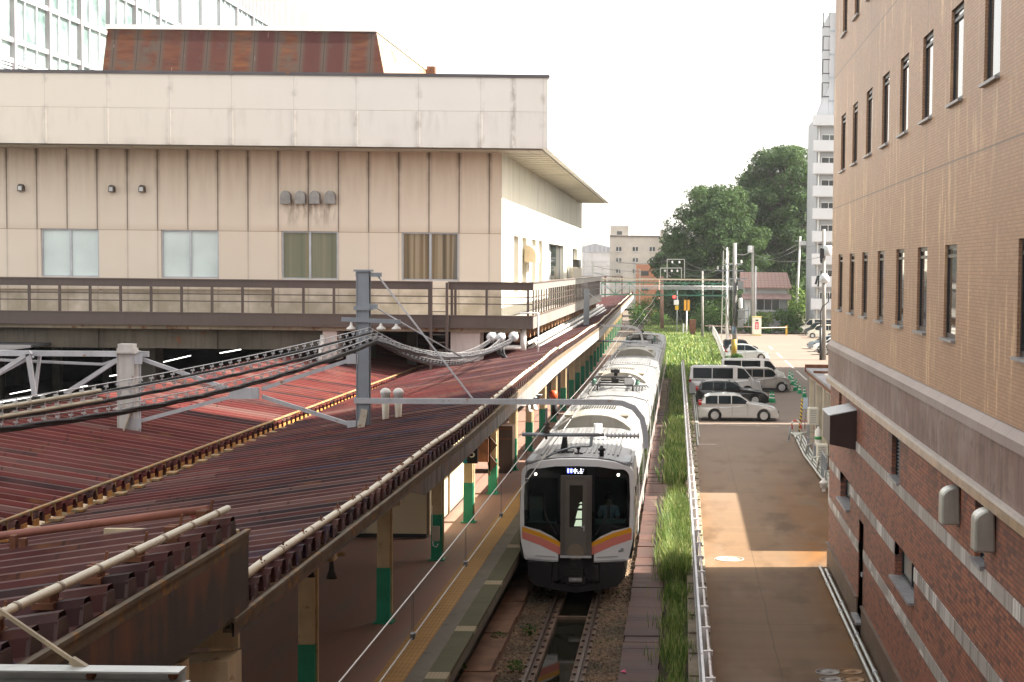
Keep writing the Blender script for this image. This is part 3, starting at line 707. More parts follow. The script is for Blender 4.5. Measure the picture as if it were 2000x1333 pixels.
M_ALU = paint('aluminium', (.42,.43,.46), .4, .6, .1, 3)
M_FROST = paint('frosted_pane', (.62,.71,.70), .12, 0, .10, .7, world=True)
def mat_curtain():
    n = NB('curtained_pane'); v = n.pos(); x, y, z = n.sep(v)
    k = n.noise(n.comb(n.m('MULTIPLY', x, 3.2), 0, n.m('MULTIPLY', z, .05)), 1.3, 2)
    c = n.ramp(k, [(.30,(.10,.085,.06)),(.45,(.21,.155,.09)),(.55,(.33,.27,.19)),(.62,(.18,.16,.13)),(.75,(.10,.10,.095))]); return n.out(c, .1)
def mat_curtain2():
    n = NB('green_blind_pane'); v = n.pos(); x, y, z = n.sep(v)
    k = n.noise(n.comb(n.m('MULTIPLY', x, 3), 0, n.m('MULTIPLY', z, .05)), 1.0, 2)
    c = n.ramp(k, [(.35,(.16,.17,.12)),(.52,(.22,.22,.155)),(.6,(.30,.23,.13)),(.7,(.19,.16,.10))]); return n.out(c, .1)
M_CUR, M_CUR2 = mat_curtain(), mat_curtain2()
for i, (a, b) in enumerate(wins):
    f = MB(); y = YW+.09
    for X0, X1 in ((a,a+.07),(b-.07,b),((a+b)/2-.045,(a+b)/2+.045)): f.box(X0,X1,y,y+.1,WZ0,WZ1)
    f.box(a+.07,b-.07,y+.01,y+.1,WZ1-.06,WZ1); f.box(a+.07,b-.07,y+.01,y+.1,WZ0,WZ0+.06)
    fo = f.build('window', M_ALU, st)
    g = MB(); g.face([(a,y+.06,WZ0),(b,y+.06,WZ0),(b,y+.06,WZ1),(a,y+.06,WZ1)])
    g.build('pane', [M_FROST, M_FROST, M_FROST, M_FROST, M_CUR2, M_CUR][i], fo)
# right-hand wall with slits and a louvred door
slits = [(50.799,52.292),(53.414,55.028),(56.915,58.429),(59.645,61.009)]
K = YW/47.4
SL = [(a*K, b*K, 7.35, WZ1) for a, b in slits]; SL += [(63.933*K, 72.0*K, 7.25, WZ1-.05), (77.15*K, 81.2*K, 8.9, WZ1-.1)]
ys = sorted([YW]+[q for s in SL for q in s[:2]]+[YEND]); mb = MB()
for a, b in zip(ys, ys[1:]):
    h = next((s for s in SL if abs(s[0]-a) < 1e-6), None)
    segs = [(ZF-.4, ZW+.25)] if not h else [(ZF-.4, h[2]), (h[3], ZW+.25)]
    for c, d in segs: mb.face([(XW,a,c),(XW,b,c),(XW,b,d),(XW,a,d)])
    if h:
        X = XW-.3
        for yy in (a, b): mb.face([(XW,yy,h[2]),(X,yy,h[2]),(X,yy,h[3]),(XW,yy,h[3])])
        for zz in (h[2], h[3]): mb.face([(XW,a,zz),(XW,b,zz),(X,b,zz),(X,a,zz)])
mb.face([(XW,YEND,ZF-.4),(XL,YEND,ZF-.4),(XL,YEND,ZW),(XW,YEND,ZW)]); mb.face([(XL,YW,ZF),(XL,YEND,ZF),(XL,YEND,ZW),(XL,YW,ZW)])
mb.build('side_wall', M_SID, st)
M_TANG = paint('slit_glass', (.30,.25,.18), .15, 0, .2, 1)
for i, s in enumerate(SL):
    f = MB(); X = XW-.26; f.box(X,X+.06,s[0],s[0]+.12,s[2],s[3]); f.box(X,X+.06,s[1]-.12,s[1],s[2],s[3])
    if i == 4:
        f.box(X,X+.08,s[0]+2.9,s[0]+3.05,s[2],s[3])
    fo = f.build('slit_window' if i < 4 else ('side_door' if i == 4 else 'side_window'), M_ALU, st)
    g = MB(); g.face([(X+.03,s[0],s[2]),(X+.03,s[1],s[2]),(X+.03,s[1],s[3]),(X+.03,s[0],s[3])]); g.build('pane', M_TANG if i < 4 else M_GLASS, fo)
    if i == 4:
        g = MB()
        for k in range(22): g.prism([(XW-.24,7.3+k*.095),(XW-.1,7.3+k*.095),(XW-.2,7.37+k*.095)],'y',s[0]+.12,s[0]+2.9)
        g.build('louvre', M_WHITE, fo)
g = MB(); secs = []
for k in range(7):
    t = math.pi/2*k/6; secs.append((XW+.5*math.sin(t), 9.05+.45*math.cos(t)))
g.prism([(XW-.02,9.5)]+secs[1:]+[(XW+.5,8.7),(XW-.02,8.7)],'y',73.0,75.2); g.build('side_hood', paint('cream_hood', (.6,.52,.36), .4, 0, .1, 2), st)
g = MB(); g.tube([(XW+.12,99.5,7.2),(XW+.12,99.5,11.0),(XW-.02,99.6,11.05)], .1); g.tube([(XW+.12,101,7.2),(XW+.12,101,10.4)], .1); g.build('downpipe', M_WHITE, st)
g = MB(); g.box(XW,XW+.35,99.5,108.5,7.1,8.5); g.build('meter_box', M_CREAM, st); g = MB(); g.box(XW,XW+.4,104.6,107,8.5,9.0); g.build('meter_head', M_DARK, st)
# parapet on a deep eave
pb = MB()
def slab(x0,x1,y0,y1,z0,z1): pb.box(x0,x1,y0,y1,z0,z1)
slab(XL,XE,YE,YE+.25,ZB,ZM-.012); slab(XL,XE,YE+.012,YE+.25,ZM-.011,ZM+.011); slab(XL,XE,YE,YE+.25,ZM+.012,ZT-.10)
slab(XE-.25,XE,YE+.251,YEND,ZB,ZT-.10)
for i in range(-1, 11):                               # low ribs on the lower band
    x = -17.494+2.406*(i-4); 
    if x < XE-.4: pb.prism([(x-.05,YE-.03),(x+.05,YE-.03),(x+.07,YE),(x-.07,YE)],'z',ZB+.03,ZM-.03)
pb.build('parapet', M_PAR, st)
cp = MB(); cp.box(XL,XE+.05,YE-.05,YE+.3,ZT-.10,ZT+.02); cp2 = MB(); cp2.box(XE-.3,XE+.02,YE+.301,YEND,ZT-.10,ZT+.02); cp2.build('sunlit_side_coping', M_PAR, st); cp.build('coping', paint('slate_coping', (.075,.068,.075), .35, .3, .2, 1, rust=.15, world=True), st)  # side coping takes the parapet white to look blown out by sun
sf = MB(); sf.box(XL,XE-.26,YE+.26,YW-.001,ZW+.05,ZW+.12); sf.box(XW+.001,XE-.26,YW,YEND-2,ZW+.05,ZW+.12)
for i in range(40):                                     # ribs on the soffit
    y = YW+.3+i*1.25; sf.box(XW+.02,XE-.28,y,y+.05,ZW+.03,ZW+.05)
for i in range(34): sf.box(XE-.8-i*1.2,XE-.75-i*1.2,YE+.27,YW-.002,ZW+.03,ZW+.05)
sf.build('soffit', paint('soffit_panel', (.40,.36,.28), .6, 0, .15, .6, streak=.2, world=True), st)
rf = MB(); rf.box(XL,XE-.3,YE+.3,YEND,ZT-.6,ZT-.3); rf.build('roof', M_CONC, st)
eb = MB(); eb.box(XL,XE-.26,YE+.02,YE+.26,ZB-.0,ZB+.06); eb.build('eave_trim', paint('eave_trim', (.12,.08,.05), .6, 0, .2, 1, world=True), st)
# vents on the front
M_VENT = paint('dark_vent', (.10,.085,.075), .5, .3, .2, 4); M_VENTG = paint('grey_vent', (.30,.29,.28), .5, .3, .2, 3, streak=.6)
def hood_at(u, v, wd, h, m, nm):
    c = at(u,v,y=YW); g = MB(); sec = []
    for yy, k in ((YW, 1.0), (YW-.22, .88)):
        pts = [(c.x-wd*k, yy, c.z-h)]+[(c.x+wd*k*math.cos(t), yy, c.z+h*.1+h*.9*math.sin(t)) for t in [math.pi*(1-j/8) for j in range(9)]]+[(c.x+wd*k, yy, c.z-h)]
        sec.append(pts)
    g.loft(sec); o = g.build(nm, m, st)
    b = MB(); b.box(c.x-wd*.6,c.x+wd*.6,YW-.221,YW-.226,c.z-h*.75,c.z+h*.35); b.build('opening', M_LGREY if wd < .15 else M_VENTG, o); return o
for u, v in ((43,367),(220,369),(279,369)): hood_at(u, v, .12, .145, M_VENT, 'small_vent')
for u in (559,588,616,646): hood_at(u, 386, .225, .26, M_VENTG, 'vent_hood')
# deck, fascia, railing
dk = MB(); dk.box(XL,XD-.2,YD+.2,YEND,ZF-.25,ZF-.12); dk.build('deck_slab', M_CONC, st)
fa = MB(); fa.box(XL,XD,YD,YD+.2,ZFB,ZF); fa.build('deck_fascia', M_BROWN, st)
M_FASL = paint('pale_fascia', (.34,.32,.29), .35, .35, .15, .6, streak=.3, world=True)
fa = MB(); fa.box(XD-.2,XD+.0,YD+.201,YEND,ZFB,ZF); fa.build('deck_side_fascia', M_FASL, st)
ft = MB(); ft.box(XL,XD+.03,YD-.03,YD+.24,ZF+.001,ZF+.03); ft.box(XD-.24,XD+.03,YD+.241,YEND,ZF+.001,ZF+.03); ft.build('deck_edge', M_BROWNL, st)
ZR1, ZR0 = ZF+1.30, ZF+1.02
gapL, gapR = at(845,560,y=YD).x, at(875,560,y=YD).x
rb_ = MB(); rb_.box(XL,gapL,YD+.02,YD+.12,ZR0,ZR1); rb_.box(gapR,XD,YD+.02,YD+.12,ZR0,ZR1); rb_.build('rail_board', M_BROWN, st)
rb_ = MB(); rb_.box(XD-.10,XD,YD+.121,YEND,ZR0,ZR1); rb_.build('side_rail_board', M_FASL, st)
rt = MB(); rt.box(XL,gapL+.0,YD-.03,YD+.3,ZR1+.001,ZR1+.04); rt.box(gapR,XD+.03,YD-.03,YD+.3,ZR1+.001,ZR1+.04); rt.box(XD-.3,XD+.03,YD+.301,YEND,ZR1+.001,ZR1+.04); rt.build('rail_cap', M_BROWNL, st)
tubes = MB()
for zz in (ZF+.75, ZF+.47):
    tubes.box(XL,gapL,YD+.05,YD+.09,zz-.02,zz+.02); tubes.box(gapR,XD,YD+.05,YD+.09,zz-.02,zz+.02); tubes.box(XD-.09,XD-.05,YD+.1,YEND,zz-.02,zz+.02)
tubes.build('mid_rail', M_BROWN, st)
p0 = at(218/3.92,580,y=YD).x
for i in range(-16, 12):
    x = p0+1.1915*i
    if x > gapL-.05 or x < XL: continue
    b = MB(); b.box(x-.045,x+.045,YD+.03,YD+.11,ZF+.03,ZR0); b.build('rail_post', M_BROWN, st)
for u in (838,882,889,950,1031):
    x = at(u,590,y=YD).x; b = MB(); b.box(x-.045,x+.045,YD+.03,YD+.11,ZF+.03,ZR0); b.build('rail_post', M_BROWN, st)
b = MB()
for i in range(42):
    y = YD+.8+i*1.22; b.box(XD-.095,XD-.04,y-.04,y+.04,ZF+.03,ZR0); b.nxt()
b.build('side_baluster', M_BROWN, st)
# gate posts and ladder down to the canopy roof
ld = MB()
for u in (842,873):
    x = at(u,600,y=YD-.15).x; ld.box(x-.05,x+.05,YD-.2,YD-.1,4.35,ZR1)
for k in range(11): ld.nxt(); ld.box(at(842,600,y=YD-.15).x+.05,at(873,600,y=YD-.15).x-.05,YD-.17,YD-.13,4.6+k*.3,4.63+k*.3)
ld.build('ladder', M_BROWN, st)
# structure under the deck
ub = MB(); ub.box(XL,XD-.5,YD+.25,YD+.5,ZFB-.16,ZFB+.2); ub.build('edge_beam', paint('cream_beam', (.30,.25,.18), .7, 0, .25, .8, rust=.5, streak=.4, world=True), st)
xr = at(640,660,y=YD+.8).x
ub = MB(); ub.box(XL,xr,YD+.8,YD+1.2,ZFB-.95,ZFB-.1)
for u in (189,421): x = at(u,660,y=YD+.8).x; ub.box(x-.08,x+.08,YD+.72,YD+.8,ZFB-.95,ZFB-.2)
ub.build('concrete_beam', paint('stained_beam', (.115,.10,.078), .85, 0, .35, .5, streak=.7, rust=.3, world=True), st)
ub = MB()
for i in range(28):
    y = YD+2+i*1.8; ub.box(XD-1.3,XD-.3,y,y+.25,ZFB-.42,ZFB+.1); ub.box(XD-.95,XD-.75,y+.02,y+.22,ZFB-.62,ZFB-.42); ub.nxt()
ub.build('bracket', paint('rusty_bracket', (.30,.17,.09), .75, .1, .4, 1.5, rust=.6, world=True), st)
M_WCOL = paint('white_column', (.56,.49,.46), .6, 0, .12, 1.0, rust=.25, streak=.3)
for ul, um, ur, vb, yy in ((880,937,955,706,YD+.4),(630,658,672,706,YD+.4)):
    a, b2 = at(ul,680,y=yy).x, at(um,680,y=yy).x; c = MB(); c.box(a,b2,yy,yy+1.2,at(900,vb,y=yy).z,ZFB-.05); c.build('column', M_WCOL, st)
c = MB(); c.tube([at(1022,640,y=YD+.5)-Vector((0,0,.9)), at(1022,640,y=YD+.5)], .12); c.nxt(); c.tube([at(975,679,y=YD+.5), at(1025,679,y=YD+.5)], .09); c.nxt()
c.tube([at(655,655,y=YD+.4)+Vector((-.5,0,0)), at(622,706,y=YD+.4)+Vector((0,0,-.4))], .09); c.build('white_pipe', M_WHITE, st)
c = MB()
for x in (-13.4,-11.6,-9.2): c.box(x-.2,x+.2,YD+6,YD+6.4,3.0,ZFB); c.nxt()
c.tube([(-13.2,YD+2.5,4.2),(-13.2,YD+2.5,ZFB)],.13); c.build('pier', M_DCONC, st)
for x in (-22,-30,-38):
    c = MB(); c.box(x-.4,x+.4,YD+3,YD+4,-.3,ZFB-.2); c.build('pier', M_DCONC, st)
bw = MB()                                              # near-black wall added to keep the shaded undercroft black, with a few openings to daylight
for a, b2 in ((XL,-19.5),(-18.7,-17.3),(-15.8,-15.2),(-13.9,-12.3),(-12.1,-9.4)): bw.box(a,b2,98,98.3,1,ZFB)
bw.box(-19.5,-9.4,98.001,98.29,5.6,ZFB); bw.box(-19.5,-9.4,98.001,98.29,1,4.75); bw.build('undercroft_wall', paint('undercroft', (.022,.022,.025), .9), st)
# walls of the deck's parapet behind: hose pipe
hp = MB(); hp.tube([at(0,567,y=YW-.1)+Vector((-5,0,0)), at(530,567,y=YW-.1), at(530,600,y=YW-.1)], .035, 6); hp.build('wall_pipe', paint('tan_pipe', (.32,.25,.17), .6, 0, .2, 2, rust=.4), st)
# small handrail at the corner
hr = MB(); hr.tube([at(1014,615,y=YD-.3), at(1014,612,y=YD-.3), at(1051,612,y=YD-.3), at(1051,700,y=YD-.3)], .035, 6); hr.build('corner_pipe', M_LGREY, st)
# rusty penthouse on the roof
ph = thing('roof_penthouse', (-19, 72, ZT), 'rust stained metal clad penthouse on the roof of the station building', 'penthouse')
YP = 71.0
bl_, tl_, tr_, br_ = at(200,140,y=YP), at(210,57,y=YP+.5), at(735,64,y=YP+.5), at(750,144,y=YP)
def mat_rustpanel():
    n = NB('rust_panel'); v = n.pos(); x, y, z = n.sep(v)
    px = n.m('MULTIPLY', n.m('ADD', n.m('ADD', x, 40.0), n.m('MULTIPLY', y, .0)), 1/1.04); k = n.wn(n.comb(n.m('FLOOR', px), 0, 0)); fx = n.m('FRACT', px)
    d = n.m('MINIMUM', fx, n.m('SUBTRACT', 1.0, fx))
    f = n.noise(n.comb(n.m('ADD', x, n.m('MULTIPLY', k, 9)), y, n.m('MULTIPLY', z, 1)), 1.7, 6, .65); st_ = n.noise(n.comb(n.m('MULTIPLY', x, .8), y, n.m('MULTIPLY', z, 5)), 1.2, 4)
    body = n.m('MULTIPLY', n.step(d, .04, .22), n.step(n.m('ADD', f, n.m('MULTIPLY', k, .28)), .42, .62))
    rust = n.mix(n.step(st_, .35, .7), (.06,.019,.012), (.115,.045,.018)); rust = n.mix(n.step(k, .45, .7), rust, (.055,.018,.016))
    c = n.mix(body, (.060,.044,.036), rust); c = n.mix(n.step(d, .018, .010), c, (.02,.016,.015))
    wd = n.step(n.noise(n.comb(n.m('MULTIPLY', x, 7), 0, n.m('MULTIPLY', z, .5)), 1.2, 3), .70, .73); c = n.mix(n.m('MULTIPLY', wd, .5), c, (.45,.42,.4))
    return n.out(c, .75, .0, Specular_IOR_Level=.25)
M_RP = mat_rustpanel()
g = MB(); dy = 18
g.face([bl_,br_,tr_,tl_]); 
def back(p, k=0): return Vector((p.x, p.y+dy-k, p.z))
sdw = MB(); sdw.face([br_,back(br_),back(tr_,.5),tr_]); sdw.build('side_cladding', paint('sunlit_rusty_side', (.21,.17,.12), .6, 0, .1, .6, rust=.6, rcol=(.28,.12,.04), streak=.2, world=True), ph); g.face([tl_,tr_,back(tr_,.5),back(tl_,.5)]); g.face([bl_,tl_,back(tl_,.5),back(bl_)])  # side paler than the front: sunlight put into its colour, under real rust
base = MB(); base.box(bl_.x,br_.x,YP,YP+dy,ZT-.6,bl_.z-.002); base.build('plinth', M_DCONC, ph)
g.build('cladding', M_RP, ph)
g = MB(); g.box(tl_.x-.05,tr_.x+.05,YP+.42,YP+dy,tl_.z+.003,tl_.z+.19); g.build('roof', M_WHITE, ph)
g = MB(); p = at(838,137,y=YP+14); g.box(p.x-.2,p.x+.3,YP+14,YP+14.5,ZT-.5,p.z+.2); tag(g.build('roof_box', M_RUST), 'small rusty box standing on the station roof beside the penthouse', 'roof box')
# glazed concourse building behind
XG = -40.0
gb = thing('glass_building', (XG, 120, 0), 'large glass walled building with white mullions behind the station roof', 'building')
def zg(u, v): return at(u, v, x=XG).z
gtop = 31.2; lt = 35.0
g = MB(); g.box(XG-40,XG-.6,70,178,0,lt); g.build('body', paint('concourse_inside', (.10,.13,.12), .8, 0, .3, .3, world=True), gb)
def mat_concourse():
    n = NB('concourse_glass'); v = n.pos(); x, y, z = n.sep(v)
    k = n.wn(n.comb(0, n.m('FLOOR', n.m('MULTIPLY', y, .62)), n.m('FLOOR', n.m('MULTIPLY', z, .4)))); f = n.noise(n.comb(0, n.m('MULTIPLY', y, .35), n.m('MULTIPLY', z, .5)), 1.3, 5)
    c = n.mix(n.step(f, .38, .62), (.05,.085,.08), (.22,.29,.28)); c = n.mix(n.m('MULTIPLY', k, .18), c, (.40,.48,.47))
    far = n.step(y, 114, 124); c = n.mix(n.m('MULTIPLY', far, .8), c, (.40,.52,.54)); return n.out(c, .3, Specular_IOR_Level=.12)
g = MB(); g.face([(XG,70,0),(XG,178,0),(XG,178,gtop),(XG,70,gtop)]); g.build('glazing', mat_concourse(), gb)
M_MUL = paint('white_mullion', (.42,.44,.46), .4, .1, .06, 1)
g = MB()
for i in range(60):
    y = 74+i*1.75
    if i % 3: g.box(XG,XG+.14,y-.07,y+.07,0,gtop)
g.build('mullion', M_MUL, gb); M_MULG = paint('grey_mullion', (.26,.24,.25), .4, .2, .06, 1)
g = MB()
for i in range(20): y = 74+i*5.25; g.box(XG,XG+.3,y-.16,y+.16,0,gtop)
g.build('main_mullion', M_MULG, gb)
z1, z2 = zg(0,72), zg(0,113)
g = MB()
for z in (z1, z2, z1+(z1-z2)*2.2, z1+(z1-z2)*4.6, z2-5): g.box(XG,XG+.2,70,178,z-.14,z+.14)
g.build('transom', M_MUL, gb)
g = MB()
g.box(XG-.02,XG+.25,70,178,gtop,gtop+.3)
for i in range(230): y = 70+i*.47; g.box(XG,XG+.15,y,y+.25,gtop+.3,lt)
g.box(XG-.3,XG,70,178,gtop+.3,lt); g.build('louvre_band', paint('silver_louvre', (.22,.22,.23), .6, .0, .06, 1), gb)
g = MB()
for i in range(50): g.box(XG+.0,XG+.12,70,178,z2-.3-i*.22,z2-.18-i*.22)
g.build('lower_louvre', M_MUL, gb)
# ================================================================ PLATFORM CANOPY (butterfly roof of folded rusty steel)
XEd, XGu, XLe = -4.62, -10.75, -16.0
ZE, ZG = 4.87, 3.95; SL_ = (ZE-ZG)/(XEd-XGu)
def drift(y): return 0 if y < 90 else -.0150*(y-90)
def rise(y): return .33*min(1,max(0,(y-33)/24))
def zroofR(x): return ZG+SL_*(x-XGu)
def zroofL(x): return ZG+SL_*(XGu-x)
def mat_rustroof():
    n = NB('red_folded_roof'); v = n.pos(); x, y, z = n.sep(v)
    row = n.m('FLOOR', n.m('MULTIPLY', y, 2.0)); k = n.wn(n.comb(row, 0, 0)); k2 = n.wn(n.comb(row, n.m('FLOOR', n.m('MULTIPLY', x, .25)), 2))
    big = n.noise(n.comb(n.m('MULTIPLY', x, .16), n.m('MULTIPLY', y, .10), 0), 1.0, 4); st_ = n.noise(n.comb(n.m('MULTIPLY', x, .7), n.m('MULTIPLY', y, 5), 0), 1.0, 6, .62)
    left = n.step(x, XGu+.2, XGu-.2)
    red = n.mix(k, (.075,.016,.015), (.135,.034,.030)); dk = n.mix(k2, (.034,.016,.019), (.075,.030,.027)); br = (.085,.034,.014); dk = n.mix(n.step(n.wn(n.comb(row, 7, 1)), .78, .86), dk, (.040,.030,.048))
    t = n.m('ADD', n.m('ADD', n.m('MULTIPLY', st_, .8), n.m('MULTIPLY', big, .7)), n.m('SUBTRACT', n.m('MULTIPLY', k2, .22), n.m('MULTIPLY', left, .16)))
    edge = n.m('MULTIPLY', n.step(x, -8.5, -5.0), .22)
    c = n.mix(n.step(n.m('ADD', t, edge), .74, .98), red, dk)
    c = n.mix(n.m('MULTIPLY', n.step(st_, .57, .68), n.step(k, .45, .75)), c, br)
    old = n.step(n.wn(n.comb(row, n.m('FLOOR', n.m('MULTIPLY', x, .22)), 9)), .86, .90); c = n.mix(n.m('MULTIPLY', old, .7), c, (.15,.085,.075))
    drk = n.step(n.wn(n.comb(row, n.m('FLOOR', n.m('MULTIPLY', x, .3)), 13)), .84, .88); c = n.mix(n.m('MULTIPLY', drk, .75), c, (.028,.020,.022))
    org = n.step(n.noise(n.comb(n.m('MULTIPLY', x, .9), n.m('MULTIPLY', y, 3), 8), 1.0, 5), .60, .68); c = n.mix(n.m('MULTIPLY', org, .6), c, (.15,.062,.022))
    lap = n.step(n.m('ABSOLUTE', n.m('SUBTRACT', n.m('FRACT', n.m('ADD', n.m('MULTIPLY', x, .42), n.m('MULTIPLY', k, .35))), .5)), .012, .004); c = n.mix(n.m('MULTIPLY', lap, .6), c, (.02,.012,.012))
    fade = n.step(n.noise(n.comb(n.m('MULTIPLY', x, .5), n.m('MULTIPLY', y, .35), 4), 1.0, 5), .48, .70); c = n.mix(n.m('MULTIPLY', fade, .45), c, (.16,.075,.065))
    spot = n.step(n.noise(n.comb(n.m('MULTIPLY', x, 3), n.m('MULTIPLY', y, 2), 0), 1.6, 5), .62, .70); c = n.mix(n.m('MULTIPLY', spot, .55), c, (.05,.03,.025))
    n.bump(st_, .15, .01)
    return n.out(c, n.m('ADD', .45, n.m('MULTIPLY', st_, .3)), .0, Specular_IOR_Level=.12)
M_ROOF = mat_rustroof()
def folded(mb, xa, za, xb, zb, y0, y1, dr=0):             # ridges run from (xa,za) to (xb,zb), pitch .5 m along y
    prof = [(0,0),(.14,0),(.165,.13),(.21,.19),(.31,.19),(.355,.13),(.38,0)]
    n = int(round((y1-y0)/.5)); A = []; B = []
    for i in range(n):
        for a, h in prof:
            y = y0+i*.5+a; d = drift(y) if dr else 0
            A.append(mb.bm.verts.new((xa+d,y,za+h+(rise(y)*.45 if dr else 0)))); B.append(mb.bm.verts.new((xb+d,y,zb+h+(rise(y) if dr else 0))))
    for i in range(len(A)-1):
        f = mb.bm.faces.new((A[i],A[i+1],B[i+1],B[i])); f.smooth = False
YC0, YC1 = 16.6, 205.0
M_GUT = paint('rusty_gutter', (.24,.17,.085), .8, .1, .4, 2.5, rust=.75, rcol=(.30,.12,.02), world=True)
M_GUTD = paint('gutter_inside', (.035,.022,.015), .9, 0, .4, 3, world=True)
M_ORANGE = paint('orange_closer', (.38,.17,.035), .8, 0, .35, 3, rust=.4, rcol=(.25,.08,.015), world=True)
M_CBEAM = paint('cream_beam_paint', (.50,.42,.28), .6, 0, .2, 1.5, rust=.45, streak=.4, world=True)
cn = thing('platform_canopy', (XGu, YC0, 1.1), 'long butterfly canopy of rusty red folded steel over the platform', 'canopy')
r = MB(); folded(r, XGu+.26, ZG+.04, XEd, ZE, YC0, YC1, 1); o_ = r.build('right_roof_sheet', M_ROOF, cn)
r = MB(); folded(r, XGu-.30, ZG+.045, XLe, zroofL(XLe), 8.0, 61.5); folded(r, XGu+.22, ZG+.033, -9.2, zroofR(-9.2), 8.0, YC0); o_ = r.build('left_roof_sheet', M_ROOF, cn)
r = MB(); folded(r, XGu-.22, ZG+.033, XLe, zroofL(XLe), 61.5, 112); r.build('rear_roof_sheet', M_ROOF, cn)
g = MB(); g.prism([(XGu-.17,ZG-.02),(XGu-.12,ZG-.2),(XGu+.12,ZG-.2),(XGu+.17,ZG-.02),(XGu+.15,ZG-.02),(XGu+.10,ZG-.17),(XGu-.10,ZG-.17),(XGu-.15,ZG-.02)],'y',8,110); g.build('valley_gutter', M_GUTD, cn)
g = MB()
for s in (-1, 1):
    x = XGu+s*.26; g.box(x-.02,x+.02,8,110,ZG-.03,ZG+.022)
    if s < 0: g.box(XGu-.42,XGu-.34,8,110,ZG+.27,ZG+.30)
for i in range(100):
    g.nxt(); y = 9+i; g.box(XGu-.40,XGu-.36,y,y+.05,ZG+.1,ZG+.27); g.nxt(); g.box(XGu+.27,XGu+.45,y+.12,y+.40,ZG+.25,ZG+.29)
g.build('gutter_flange', M_GUT, cn)
g = MB()
for i in range(204):
    y = 8+i*.5; g.box(XGu-.296,XGu-.286,y-.115,y+.135,ZG-.03,ZG+.14); g.nxt()
g.build('ridge_closer', M_ORANGE, cn)
def mat_fascia():
    n = NB('weathered_lit_fascia'); v = n.pos(); x, y, z = n.sep(v)
    st_ = n.noise(n.comb(0, n.m('MULTIPLY', y, 2.6), n.m('MULTIPLY', z, .5)), 1.2, 6); big = n.noise(n.comb(0, n.m('MULTIPLY', y, .25), z), 1, 4)
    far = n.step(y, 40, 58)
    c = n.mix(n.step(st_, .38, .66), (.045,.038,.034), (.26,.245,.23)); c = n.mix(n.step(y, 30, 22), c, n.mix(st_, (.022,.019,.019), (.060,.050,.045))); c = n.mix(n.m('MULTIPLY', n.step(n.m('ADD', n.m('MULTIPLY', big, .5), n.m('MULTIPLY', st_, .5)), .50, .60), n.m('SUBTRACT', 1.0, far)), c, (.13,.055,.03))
    c = n.mix(n.m('MULTIPLY', far, .75), c, n.mix(st_, (.26,.25,.25), (.40,.385,.37)))  # far stretch paler: its sunlit look is put into the colour
    j = n.step(n.m('ABSOLUTE', n.m('SUBTRACT', n.m('FRACT', n.m('MULTIPLY', y, 1/3.1)), .5)), .008, .004); c = n.mix(n.m('MULTIPLY', j, .7), c, (.05,.04,.035))
    spot = n.m('MULTIPLY', n.step(n.noise(n.comb(0, y, n.m('MULTIPLY', z, 2)), 1.1, 5), .60, .66), far); c = n.mix(n.m('MULTIPLY', spot, .7), c, (.32,.13,.07))
    return n.out(c, .55)
M_FASC = mat_fascia()
M_GEDGE = paint('gutter_edge', (.12,.095,.065), .8, 0, .4, 2, rust=.6, rcol=(.22,.11,.03), world=True)
def edge_run(y0, y1, xo, z_, parent, hgt_, dr):
    f = MB(); g = MB(); n = max(1, int((y1-y0)/1.5)); S1 = []; S2 = []; S3 = []
    for i in range(n+1):
        y = lerp(y0, y1, i/n); d = drift(y) if dr else 0; x = xo+d; z = z_+(rise(y) if dr else 0); hgt = hgt_ if not dr else (.17 if y < 27.5 else (.44 if y < 46 else .60))
        S1.append([(x+.06,y,z-.03),(x+.085,y,z-.03),(x+.085,y,z-hgt),(x+.06,y,z-hgt)])
        S2.append([(x-.03,y,z-.09),(x+.055,y,z-.09),(x+.055,y,z+.02),(x+.11,y,z+.02),(x+.11,y,z-.02),(x+.09,y,z-.028),(x+.09,y,z-.13),(x-.03,y,z-.13)])
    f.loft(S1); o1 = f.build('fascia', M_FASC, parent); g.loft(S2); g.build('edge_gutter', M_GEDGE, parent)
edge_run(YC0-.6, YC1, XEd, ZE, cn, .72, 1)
rb2 = random.Random(4)
b = MB()
for i in range(190):
    y = YC0+.25+i*1.0; x = XEd-.18+drift(y); z = ZE+.165
    if y > YC1: break
    z += rise(y); x += .05; b.box(x-.05,x+.03,y-.075,y-.045,z,z+.10); b.box(x-.05,x+.03,y+.045,y+.075,z,z+.10); b.bar((x-.0,y,z-.0),(x+.0,y,z+.16),.02); b.nxt()
b.build('pipe_bracket', M_RUST, cn)
b = MB()
for i in range(376):
    y = YC0+.25+i*.5
    if y > 120: break
    x = XEd+drift(y); zz_ = ZE+rise(y); b.prism([(y-.26+.0,zz_+.005),(y-.115,zz_+.005),(y-.15,zz_+.10),(y-.2,zz_+.15),(y-.24,zz_+.10)],'x',x-.012,x+.006); b.nxt()
M_CAPR = paint('cap_rust', (.060,.032,.030), .7, 0, .4, 3, rust=.3, world=True); b.build('ridge_cap', M_CAPR, cn)
